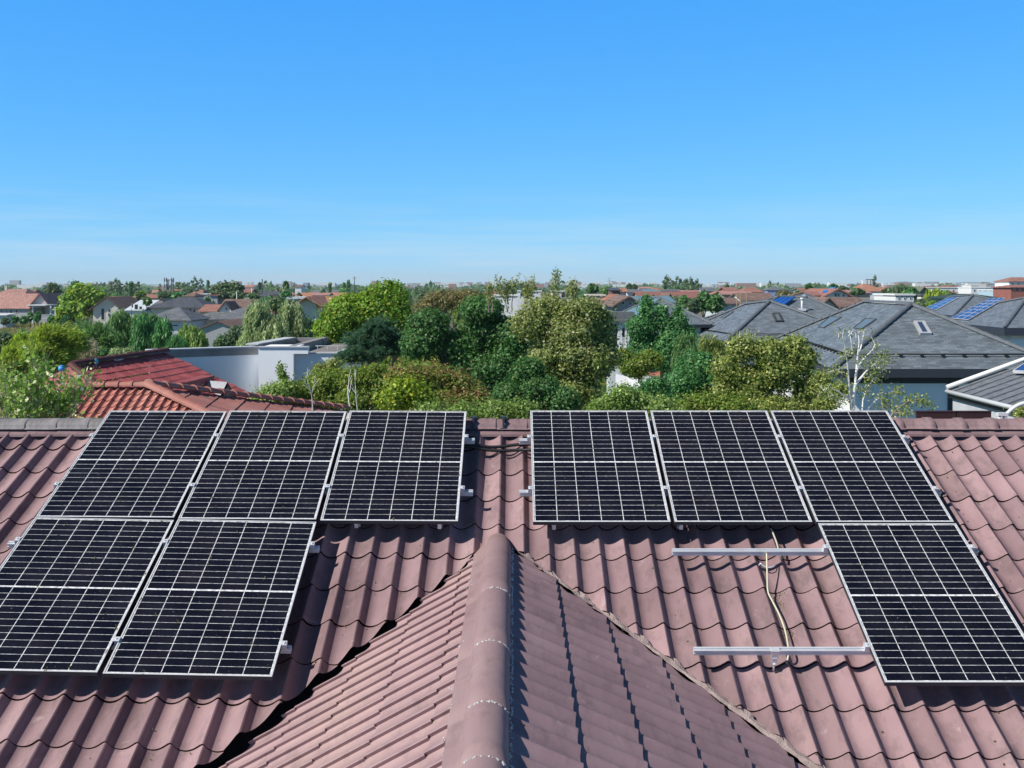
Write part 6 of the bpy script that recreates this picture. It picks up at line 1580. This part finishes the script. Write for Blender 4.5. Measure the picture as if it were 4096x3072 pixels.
for i, (px, t_, b_, w_, d, pal, kd, lab) in enumerate([
    (60, 1262, 1292, 13, 235, 'poplar', 'broad', 'round bush left of the bungalow window'),
    (95, 1266, 1294, 13, 235, 'poplar', 'broad', 'cone bush in front of the bungalow wall'),
    (121, 1245, 1285, 8, 236, 'poplar', 'broad', 'slim cypress at the bungalow corner'),
    (150, 1245, 1290, 9, 234, 'poplar', 'broad', 'taller slim cypress before the veranda'),
    (20, 1270, 1298, 16, 225, 'dull', 'broad', 'dark bush by the white shelter'),
    (205, 1262, 1292, 12, 232, 'poplar', 'broad', 'bush below the veranda railing'),
    (235, 1265, 1292, 14, 230, 'maple', 'broad', 'yellowish bush right of the veranda'),
    (262, 1262, 1292, 13, 228, 'poplar', 'broad', 'bush at the foot of the big round tree'),
    (322, 1260, 1284, 16, 228, 'maple', 'broad', 'round bush under the right side of the big round tree'),
    (197, 1302, 1330, 12, 165, 'poplar', 'broad', 'left bush of the cluster standing in the meadow'),
    (222, 1290, 1342, 14, 160, 'poplar', 'broad', 'tallest bush of the cluster standing in the meadow'),
    (245, 1300, 1330, 12, 162, 'willow', 'broad', 'right bush of the cluster standing in the meadow'),
    (88, 1318, 1334, 14, 165, 'dull', 'broad', 'small dark bush in the meadow, left'),
    (113, 1330, 1352, 12, 145, 'dull', 'broad', 'second small dark bush in the meadow'),
    (293, 1340, 1372, 26, 130, 'dull', 'broad', 'dull grey-green bush at the meadow edge'),
    (340, 1270, 1290, 10, 215, 'olive', 'broad', 'reddish little tree by the cream house'),
    (590, 1188, 1222, 15, 200, 'deep', 'broad', 'dark tree between the modern house and the dark grey roof'),
    (830, 1188, 1216, 11, 240, 'deep', 'broad', 'dark tree before the arched building'),
    (655, 1170, 1190, 30, 300, 'far', 'broad', 'green trees left of the lattice mast'),
    (720, 1168, 1190, 26, 280, 'poplar', 'broad', 'bushy green tree right of the orange barn'),
    (560, 1165, 1190, 22, 300, 'maple', 'broad', 'round yellow-green tree above the long red roof'),
    (1005, 1175, 1200, 34, 230, 'far', 'broad', 'green belt above the timber striped gable'),
    (1075, 1195, 1235, 55, 150, 'poplar', 'broad', 'broad green tree behind the silvery willows'),
    (1142, 1163, 1190, 20, 260, 'poplar', 'broad', 'round tree below the tall thin horizon tree'),
    (1144, 1124, 1160, 8, 420, 'deep', 'broad', 'tall thin crooked tree on the left horizon'),
    (1040, 1131, 1155, 5, 520, 'dull', 'broad', 'thin conifer beside the tall mast'),
    (2370, 1134, 1175, 24, 230, 'deep', 'broad', 'round dark tree behind the right side of the olive tree'),
    (2430, 1148, 1180, 30, 240, 'willow', 'broad', 'light green trees right of the round dark tree'),
    (2517, 1137, 1152, 7, 420, 'dull', 'broad', 'slim tree on the horizon right of the round dark tree'),
    (2537, 1140, 1155, 12, 430, 'dull', 'broad', 'small grove on the horizon before the pink hall'),
    (2700, 1185, 1250, 34, 130, 'dull', 'broad', 'light grey-green tree left of the dark grove'),
    (2735, 1180, 1250, 30, 128, 'deep', 'broad', 'left dark tree of the grove behind the grey roofs'),
    (2770, 1190, 1262, 28, 122, 'dull', 'broad', 'dull middle tree of the grove behind the grey roofs'),
    (2815, 1163, 1250, 36, 126, 'deep', 'broad', 'tallest dark tree of the grove behind the grey roofs'),
    (2862, 1175, 1250, 34, 124, 'deep', 'broad', 'right dark tree of the grove behind the grey roofs'),
    (3135, 1160, 1200, 34, 165, 'brownish', 'broad', 'brownish tree above the collector roof'),
    (3195, 1165, 1200, 34, 160, 'willow', 'broad', 'light green trees above the collector roof ridge'),
    (3235, 1165, 1205, 28, 155, 'yellowing', 'broad', 'yellowish tree left of the white gabled house'),
    (3236, 1135, 1160, 13, 300, 'deep', 'broad', 'round dark tree on the right horizon'),
    (3333, 1137, 1160, 16, 260, 'poplar', 'broad', 'small tree behind the white gabled house'),
    (3372, 1146, 1166, 22, 240, 'dull', 'broad', 'dull tree right of the white gable'),
    (3600, 1152, 1190, 46, 155, 'dull', 'willow', 'wide dull willow above the big grey ridge'),
    (3645, 1150, 1190, 28, 152, 'poplar', 'broad', 'green tree between the willow and the olive gable'),
    (3742, 1163, 1215, 42, 138, 'lime', 'willow', 'bright yellow-green willow right of the olive gable'),
    (3785, 1162, 1200, 28, 145, 'willow', 'broad', 'green tree right of the bright willow'),
    (3690, 1196, 1235, 34, 125, 'dull', 'broad', 'round olive tree below the cube house'),
    (3730, 1208, 1230, 22, 120, 'maple', 'broad', 'yellow-green bush beside the narrow solar field'),
    (3555, 1152, 1185, 26, 160, 'dull', 'broad', 'dull tree left of the wide willow'),
    (3430, 1158, 1176, 30, 200, 'far', 'broad', 'green belt below the pinkish roof'),
]):
    cy = (t_+b_)/2; rh = (b_-t_)/2
    k = d/F
    tree('broadleaf_tree' if kd == 'broad' else 'willow_tree', lab, 'tree' if 'bush' not in lab else 'bush', [(px-w_*.35, cy+rh*.25, w_*.65, rh*.72), (px+w_*.35, cy+rh*.15, w_*.65, rh*.8), (px, cy-rh*.3, w_*.6, rh*.7)], d, pal, max(.32, d*.0032), int(np.clip(w_*rh*3.2, 900, 5200)), kind=kd, seed=200+i, clump=max(.35, w_*k*.28), nobranch=True)
# shared small trees for the horizon
def proto(kind, pal, w, h, leaf, n, seed, zb=.12):
    rng = np.random.default_rng(seed)
    root = empty(kind, (0, -500, 0))
    ncl = 40; d_ = rdirs(rng, ncl); z = rng.uniform(zb, 1, ncl)*h
    if kind == 'poplar_tree': wr = w*.5*np.sqrt(np.clip(1-((z/h-.45)/.58)**2, .03, 1))
    elif kind == 'conifer_tree': wr = w*.5*np.clip(1.05-z/h, .05, 1)
    else: wr = w*.5*np.sqrt(np.clip(1-((z/h-.58)/.46)**2, .02, 1))
    cc = np.stack([d_[:, 0]*wr*.8, d_[:, 1]*wr*.8, z], 1); rc = w*.17
    ci = rng.integers(0, ncl, n); od = rdirs(rng, n); P = cc[ci]+od*rc*rng.uniform(.4, 1.05, n)[:, None]+np.array((0, -500, 0))
    nrm = unit(od+rdirs(rng, n)*.6); A = unit(np.cross(nrm, rdirs(rng, n))); s = leaf*rng.uniform(.6, 1.3, n)
    B = unit(np.cross(nrm, A))*(s*.8)[:, None]; A = A*s[:, None]*.6
    quads_obj('crown', P, A, B, np.clip(leafcols(rng, n, pal)*(1+rng.normal(0, .12, ncl)[ci])[:, None], 0, 1), root, root.location)
    mb = MB(); mb.tube([(0, -500, 0), (0, -500, h*.6)], [w*.05, w*.02], 6); mb.build('trunk', M_BARK, root)
    return root
protos = [proto('round_tree', 'far', 7, 7.5, .75, 700, 1), proto('round_tree', 'poplar', 8, 7, .75, 700, 2), proto('poplar_tree', 'dull', 3.6, 11, .7, 600, 3), proto('conifer_tree', 'deep', 4.2, 10, .7, 600, 4), proto('round_tree', 'maple', 8, 6.5, .75, 700, 5), proto('round_tree', 'dull', 9, 8, .8, 700, 6)]
used_p = set()
def plant(pi, px, d, sc, lab, grp):
    src = protos[pi]; x = (px-CX)*d/F
    if pi in used_p:
        o = src.copy(); C.objects.link(o)
        for ch in src.children:
            c = ch.copy(); C.objects.link(c); c.parent = o
    else: o = src; used_p.add(pi)
    o.location = (x, d, 0); o.scale = (sc, sc, sc*rnd.uniform(.85, 1.15)); o.rotation_euler = (0, 0, rnd.uniform(0, 6.28))
    tag(o, lab, 'tree', grp)
NM = ['round', 'leafy', 'poplar', 'conifer', 'yellow-green', 'dull green']
# traced skyline poplars and conifers
for px, d, sc, pi in [(441, 620, 1.0, 2), (450, 640, 1.15, 2), (462, 600, 1.2, 2), (472, 640, 1.25, 2), (483, 620, 1.15, 2), (507, 560, 1.0, 2), (524, 520, 1.25, 3), (541, 600, 1.1, 2), (552, 640, 1.0, 2), (708, 640, 1.2, 3), (716, 600, 1.15, 2), (731, 620, 1.2, 3), (739, 560, 1.15, 2), (748, 620, 1.0, 2), (764, 480, 1.15, 2), (781, 600, 1.2, 2), (805, 640, 1.3, 2), (832, 620, 1.1, 3), (1320, 560, 1.2, 3), (1376, 600, 1.15, 3), (1394, 560, 1.15, 3), (3080, 700, 1.2, 2), (3500, 700, 1.3, 2)]:
    side_ = 'left' if px < 1500 else 'right'
    plant(pi, px, d, sc, 'slim %s on the skyline at the %s' % (NM[pi], side_), 'slim %ss on the skyline, %s' % (NM[pi], side_))
for i in range(17):
    plant(2 if i % 3 else 0, 2650+i*8.6+rnd.uniform(-3, 3), 470+rnd.uniform(-30, 30), rnd.uniform(1.1, 1.3), 'poplar in the dense grove on the right of the skyline', 'poplar grove on the skyline')
for i in range(150):
    z = i % 3
    if z == 0: px = rnd.uniform(380, 1300)
    elif z == 1: px = rnd.uniform(1280, 2400)
    else: px = rnd.uniform(2300, 4120)
    d = rnd.choice([260, 330, 400, 520, 650, 820, 1000])*rnd.uniform(.9, 1.1)
    pi = rnd.choice([0, 1, 4, 5, 5, 0, 1, 2]); side_ = ('left', 'middle', 'right')[z]
    plant(pi, px, d, rnd.uniform(.65, 1.05)*(1 if d > 300 else .8), 'small distant %s tree between the houses on the %s' % (NM[pi], side_), 'small distant %s trees, %s' % (NM[pi], side_))
# woodland belts on the horizon (uncountable)
rngb = np.random.default_rng(8); n = 60000
dd = rngb.uniform(700, 3800, n)**1.0; px = rngb.uniform(-150, 4250, n)
hgt = 4.5+3.5*np.sin(px*.011+dd*.003)+2.5*np.sin(px*.037)+rngb.uniform(0, 3, n)
P = np.stack([(px-CX)*dd/F, dd, np.maximum(.5, hgt*rngb.uniform(.1, 1, n))], 1)
nrm = unit(rdirs(rngb, n)+np.array((-.3, -.4, .4))); A = unit(np.cross(nrm, rdirs(rngb, n))); s = 3.2*rngb.uniform(.6, 1.3, n)*(.6+dd/3000)
B = unit(np.cross(nrm, A))*(s*.9)[:, None]; A = A*s[:, None]*.8
o = quads_obj('far_woodland', P, A, B, leafcols(rngb, n, 'far'), None, (0, 0, 0)); tag(o, 'belt of far woodland along the horizon', kind='stuff')
# undergrowth filling the gardens between the near houses
n = 90000; Y = rngb.uniform(17, 135, n); X = rngb.uniform(-.5, .55, n)*Y
ok = ~((X > 9) & (Y < 90) & (rngb.random(n) < .5)); 
hh = .9+.8*np.sin(X*.6)*np.sin(Y*.35)+rngb.uniform(0, 1.0, n)
mead = (X < -.30*Y) & (Y > 95); hh = np.where(mead, .15, hh)
P = np.stack([X, Y, np.maximum(.05, hh*rngb.uniform(.1, 1, n))], 1)[ok]; n = len(P)
nrm = unit(rdirs(rngb, n)+np.array((0, 0, .5))); A = unit(np.cross(nrm, rdirs(rngb, n))); s = (.12+P[:, 1]*.003)*rngb.uniform(.7, 1.4, n); B = unit(np.cross(nrm, A))*(s*.9)[:, None]; A = A*s[:, None]
o = quads_obj('undergrowth', P, A, B, leafcols(rngb, n, 'shrub'), None, (0, 0, 0)); tag(o, 'low undergrowth filling the gardens between the houses', kind='stuff')
n = 70000; Y = rngb.uniform(120, 285, n); X = rngb.uniform(-.62, -.24, n)*Y
P = np.stack([X, Y, rngb.uniform(.05, .5, n)*(1+.8*np.sin(X*.21)*np.sin(Y*.13))], 1); nrm = rdirs(rngb, n); A = unit(rdirs(rngb, n)*.5+np.array((0, 0, 1.)))*.42*rngb.uniform(.5, 1.2, (n, 1)); B = unit(np.cross(A, nrm))*.22
c1 = leafcols(rngb, n, 'brownish')*1.15; c2 = leafcols(rngb, n, 'dry'); c3 = leafcols(rngb, n, 'shrub')
z_ = .5+.35*np.sin(X*.11+Y*.05)+.25*np.sin(X*.3-Y*.17)+rngb.normal(0, .12, n); cols = np.where((z_ > .75)[:, None], c2*.8, np.where((z_ < .3)[:, None], c3, c1))
o = quads_obj('meadow_weeds', P, A, B, np.clip(cols, 0, 1), None, (0, 0, 0)); tag(o, 'rough brown and green weeds covering the meadow at the left', kind='stuff')

# ================================================================== MASTS, POLES, TURBINES
def mast(name, label, px, py_top, d, r, mat, cat, group=None, lattice=False, heads=0):
    p = at(px, py_top, d); o = MB()
    t = empty(name, (p.x, d, 0), label, cat, group)
    if lattice:
        w = r
        for sx in (-1, 1):
            for sy in (-1, 1): o.tube([(p.x+sx*w, d+sy*w, 0), (p.x+sx*w*.8, d+sy*w*.8, p.z)], .22, 5)
        z = 1.
        while z < p.z-2.5:
            o.tube([(p.x-w, d-w, z), (p.x+w, d-w, z+2.4)], .12, 4); o.tube([(p.x+w, d-w, z), (p.x-w, d-w, z+2.4)], .12, 4); o.tube([(p.x-w, d+w, z), (p.x-w, d-w, z+2.4)], .12, 4); z += 2.4
        o.build('tower', mat, t)
        for i, zz in enumerate((.3, 2.6, 5.0)):
            a = MB(); a.tube([(p.x-w*1.8, d-w, p.z-zz), (p.x+w*1.8, d-w, p.z-zz)], .12, 5)
            for q in (-1.8, -1.0, 1.0, 1.8): a.box(p.x+w*q-.18, d-w-.25, p.z-zz-.9, p.x+w*q+.18, d-w-.1, p.z-zz+.9)
            a.build('antenna', mat, t)
    else:
        o.tube([(p.x, d, 0), (p.x, d, p.z)], [r, r*.7], 8); o.build('pole', mat, t)
        for i in range(heads):
            a = MB(); a.box(p.x-1.2*r*4, d-.06, p.z-.5-i*.8, p.x+1.2*r*4, d+.06, p.z-.42-i*.8); a.build('crossarm', mat, t)
    return t
mast('lattice_mast', 'dark lattice telecom mast with antennas on the left horizon', 680, 1117, 420, 1.0, plain('mast_grey', (.10, .11, .12), .7), 'mast', lattice=True)
mast('tall_mast', 'thin tall mast beside the slim conifer on the left horizon', 1049, 1116, 430, .28, M_DARKMETAL, 'mast')
mast('radio_mast', 'thin radio mast right of the high-rise, beside the big round tree', 1418, 1106, 520, .24, M_DARKMETAL, 'mast', heads=2)
mast('pylon', 'grey power pylon on the horizon right of the olive tree', 2436, 1111, 560, .30, plain('pylon_grey', (.30, .32, .36), .7), 'pylon', heads=3)
for px, pt, d, lb in [(947, 1166, 205, 'pale lamp post in front of the cedar'), (1007, 1152, 240, 'pale pole right of the red roof on the left'), (775, 1184, 190, 'thin pole on the dark grey roof edge'), (525, 1235, 190, 'dark post before the white modern house')]:
    mast('pole', lb, px, pt, d, .09, F_WHITE if 'pale' in lb else M_DARKMETAL, 'pole')
for i, (px, pt) in enumerate([(2962, 1168), (2948, 1172), (2986, 1160)]):
    mast('pole', ['wooden pole left of the brown roof with white gable', 'shorter wooden pole beside it, left of the brown gable', 'thin pole standing behind the brown roof with white gable'][i], px, pt, 128, .08, plain('pole_wood', (.25, .18, .11), .9), 'pole')
for i, px in enumerate((1101, 1111.5, 1123)):
    pass
for i, px in enumerate((998, 1004, 1010)):
    mast('chimney_stack', ['left of three factory chimneys on the left horizon', 'middle one of three factory chimneys on the left horizon', 'right of three factory chimneys on the left horizon'][i], px, (1129, 1127, 1126)[i], 900, 1.0, W_GREY, 'chimney', 'three factory chimneys')
# wind turbines, one built, the rest copied
tb = empty('wind_turbine', (0, -900, 0)); o = MB(); o.tube([(0, -900, 0), (0, -900, 58)], [3.0, 2.0], 8); o.build('tower', W_WHITE, tb)
o = MB(); o.box(-2, -904, 57, 2, -896, 60.5); o.build('nacelle', W_WHITE, tb)
bl_m = MB(); bl_m.slab([(0, -904.2, 59), (1.6, -904.2, 66), (.4, -904.4, 82), (-.6, -904.4, 82), (-1.2, -904.2, 66)], .4)
for k in range(3):
    bm_ = MB(); M_ = Matrix.Translation((0, -904.3, 59)) @ Matrix.Rotation(k*2*PI/3+.3, 4, 'Y') @ Matrix.Translation((0, 904.3, -59))
    c = [(-1.0, 59), (1.3, 63), (.5, 82), (-.3, 82)]; f = [M_ @ Vector((x, -904.6, z)) for x, z in c]; g = [M_ @ Vector((x, -904.2, z)) for x, z in c]
    bm_.poly(f); bm_.poly(g[::-1]); [bm_.poly([f[i], f[(i+1) % 4], g[(i+1) % 4], g[i]]) for i in range(4)]
    bm_.build('blade', W_WHITE, tb)
TP = [(2766, 1133), (2837, 1131), (2869, 1124), (2902, 1130), (2946, 1131), (2953, 1133), (2995, 1131), (3037, 1130), (3069, 1133), (3099, 1135), (3172, 1129), (3244, 1127), (3461, 1130), (3749, 1120), (3764, 1124), (2592, 1128)]
for i, (px, pt) in enumerate(TP):
    d = 9500
    if i == 0: o = tb
    else:
        o = tb.copy(); C.objects.link(o)
        for ch in tb.children: c = ch.copy(); C.objects.link(c); c.parent = o
    want = H+(CY-pt)*d/F; sc = max(.3, want/62.)
    o.location = ((px-CX)*d/F, d, 0); o.scale = (sc, sc, sc); o.rotation_euler = (0, 0, rnd.uniform(-.4, .4))
    tag(o, 'tiny white wind turbine on the right skyline', 'wind turbine', 'wind turbines on the right skyline')

# ================================================================== GROUND, HILLS
m, nt, b, L = new_mat('ground_mat')
tc = nd(nt, 'ShaderNodeTexCoord'); n1 = nd(nt, 'ShaderNodeTexNoise'); n1.inputs['Scale'].default_value = .035; n1.inputs['Detail'].default_value = 9; n1.inputs['Roughness'].default_value = .65
L.new(tc.outputs['Object'], n1.inputs['Vector']); r_ = ramp(nt, [(.32, (.045, .065, .02)), (.5, (.085, .085, .035)), (.68, (.14, .115, .065))]); L.new(n1.outputs['Fac'], r_.inputs['Fac']); L.new(r_.outputs['Color'], b.inputs['Base Color']); b.inputs['Roughness'].default_value = .95
g_ = MB(); NX = 24
xs = [-30000, -8000, -2000, -600, -200, -60, 60, 200, 600, 2000, 8000, 30000]; ys = [-300, -60, 0, 60, 200, 600, 2000, 6000, 14000, 30000]
for i in range(len(xs)-1):
    for j in range(len(ys)-1): g_.poly([(xs[i], ys[j], 0), (xs[i+1], ys[j], 0), (xs[i+1], ys[j+1], 0), (xs[i], ys[j+1], 0)])
tag(g_.build('ground', m, None), kind='structure')
hm = MB(); 
def ridge(px0, px1, d, amp, seed):
    r2 = random.Random(seed); N = 60; top = []; 
    for i in range(N+1):
        t = i/N; px = px0+(px1-px0)*t; env = math.sin(PI*t)**.7
        top.append(Vector(((px-CX)*d/F, d, env*amp*(.7+.2*math.sin(t*9+seed)+.12*math.sin(t*23)+.05*r2.random()))))
    for a, c in zip(top, top[1:]):
        hm.poly([(a.x, d-900, -2), (c.x, d-900, -2), c, a], smooth=True); hm.poly([a, c, (c.x, d+1500, -2), (a.x, d+1500, -2)], smooth=True)
ridge(3180, 4300, 11500, 62, 1); ridge(3400, 3760, 8500, 46, 2); ridge(1500, 2700, 13000, 46, 3); ridge(-300, 1200, 14000, 40, 4); ridge(2600, 3400, 12500, 30, 5)
tag(hm.build('hills', plain('hill_mat', (.05, .075, .06), .95, var=.3, scale=.002), None), kind='structure')

# ================================================================== HAZE
bpy.ops.mesh.primitive_cube_add(size=1)
hz = bpy.context.active_object; hz.name = 'haze'; hz.data.name = 'haze'
Z1 = 150.
hz.scale = (34000, 15500+400, Z1+1.0); hz.location = (0, (15500-400)/2, (Z1-1.0)/2)
m = bpy.data.materials.new('haze_mat'); m.use_nodes = True; nt = m.node_tree; nt.nodes.remove(nt.nodes['Principled BSDF'])
pv = nd(nt, 'ShaderNodeVolumePrincipled'); pv.inputs['Color'].default_value = (.78, .93, 1, 1); pv.inputs['Density'].default_value = HAZE
nt.links.new(pv.outputs['Volume'], nt.nodes['Material Output'].inputs['Volume'])
hz.data.materials.append(m); tag(hz, kind='stuff')
# ================================================================== LIGHT, SKY, CAMERA
SUN = Vector((-.88, -.42, .93)).normalized()
elev = math.asin(SUN.z)
sl = bpy.data.lights.new('sun', 'SUN'); sl.energy = 5.0; sl.angle = math.radians(.53); sl.color = (1, .955, .89)
so = bpy.data.objects.new('sun', sl); C.objects.link(so); so.location = (0, 0, 60)
so.rotation_euler = SUN.to_track_quat('Z', 'Y').to_euler()
w = bpy.data.worlds.new('World'); S.world = w; w.use_nodes = True
nt = w.node_tree; bg = nt.nodes['Background']
sky = nd(nt, 'ShaderNodeTexSky'); sky.sky_type = 'NISHITA'; sky.sun_disc = False
sky.sun_elevation = elev; sky.sun_rotation = math.radians(-90-25)
sky.air_density = .6; sky.dust_density = 0; sky.ozone_density = 6; sky.altitude = 0
sp = nd(nt, 'ShaderNodeSeparateColor'); cb = nd(nt, 'ShaderNodeCombineColor')
nt.links.new(sky.outputs['Color'], sp.inputs[0])
for ch, pw, k in ((0, 1.12, .64), (1, .53, 2.62), (2, .10, 8.1)):
    a = nd(nt, 'ShaderNodeMath', operation='POWER'); a.inputs[1].default_value = pw
    b = nd(nt, 'ShaderNodeMath', operation='MULTIPLY'); b.inputs[1].default_value = k
    nt.links.new(sp.outputs[ch], a.inputs[0]); nt.links.new(a.outputs[0], b.inputs[0]); nt.links.new(b.outputs[0], cb.inputs[ch])
# higher up, above the picture, the sky keeps the plain sky model's deeper tone
tcw = nd(nt, 'ShaderNodeTexCoord'); sz = nd(nt, 'ShaderNodeSeparateXYZ'); nt.links.new(tcw.outputs['Generated'], sz.inputs[0])
mr = nd(nt, 'ShaderNodeMapRange'); mr.interpolation_type = 'SMOOTHSTEP'; mr.inputs['From Min'].default_value = .26; mr.inputs['From Max'].default_value = .5
nt.links.new(sz.outputs['Z'], mr.inputs['Value'])
# thin streaks of high cloud close to the horizon
mpw = nd(nt, 'ShaderNodeMapping'); mpw.inputs['Scale'].default_value = (3, 3, 60); nt.links.new(tcw.outputs['Generated'], mpw.inputs['Vector'])
nw = nd(nt, 'ShaderNodeTexNoise'); nw.inputs['Scale'].default_value = 2.2; nw.inputs['Detail'].default_value = 6; nt.links.new(mpw.outputs['Vector'], nw.inputs['Vector'])
rw = nd(nt, 'ShaderNodeMapRange'); rw.inputs['From Min'].default_value = .42; rw.inputs['From Max'].default_value = .78; nt.links.new(nw.outputs['Fac'], rw.inputs['Value'])
ez = nd(nt, 'ShaderNodeMapRange'); ez.inputs['From Min'].default_value = .095; ez.inputs['From Max'].default_value = .0; ez.inputs['To Max'].default_value = .55; nt.links.new(sz.outputs['Z'], ez.inputs['Value'])
fw = nd(nt, 'ShaderNodeMath', operation='MULTIPLY'); nt.links.new(rw.outputs['Result'], fw.inputs[0]); nt.links.new(ez.outputs['Result'], fw.inputs[1])
cl = nd(nt, 'ShaderNodeMixRGB'); cl.inputs['Color2'].default_value = (6.6, 7.6, 8.8, 1); nt.links.new(fw.outputs[0], cl.inputs['Fac']); nt.links.new(cb.outputs[0], cl.inputs['Color1'])
mxw = nd(nt, 'ShaderNodeMixRGB'); nt.links.new(mr.outputs['Result'], mxw.inputs['Fac']); nt.links.new(cl.outputs['Color'], mxw.inputs['Color1']); up = nd(nt, 'ShaderNodeVectorMath', operation='SCALE'); up.inputs['Scale'].default_value = .58; nt.links.new(sky.outputs['Color'], up.inputs[0]); nt.links.new(up.outputs[0], mxw.inputs['Color2'])
nt.links.new(mxw.outputs['Color'], bg.inputs['Color'])
bg.inputs['Strength'].default_value = .1
cam = bpy.data.cameras.new('camera'); co = bpy.data.objects.new('camera', cam); C.objects.link(co); S.camera = co
co.location = (0, 0, H); co.rotation_euler = (PI/2, 0, 0)
cam.sensor_width = 36; cam.lens = F/4096*36
cam.shift_y = -(1536-CY)/4096; cam.shift_x = -(CX-2048)/4096
cam.clip_start = .1; cam.clip_end = 60000
S.view_settings.view_transform = 'Standard'; S.view_settings.look = 'None'; S.view_settings.exposure = .1; S.view_settings.gamma = 1
S.cycles.max_bounces = 5; S.cycles.diffuse_bounces = 3; S.cycles.glossy_bounces = 2; S.cycles.transmission_bounces = 3; S.cycles.volume_bounces = 1
S.cycles.use_denoising = True
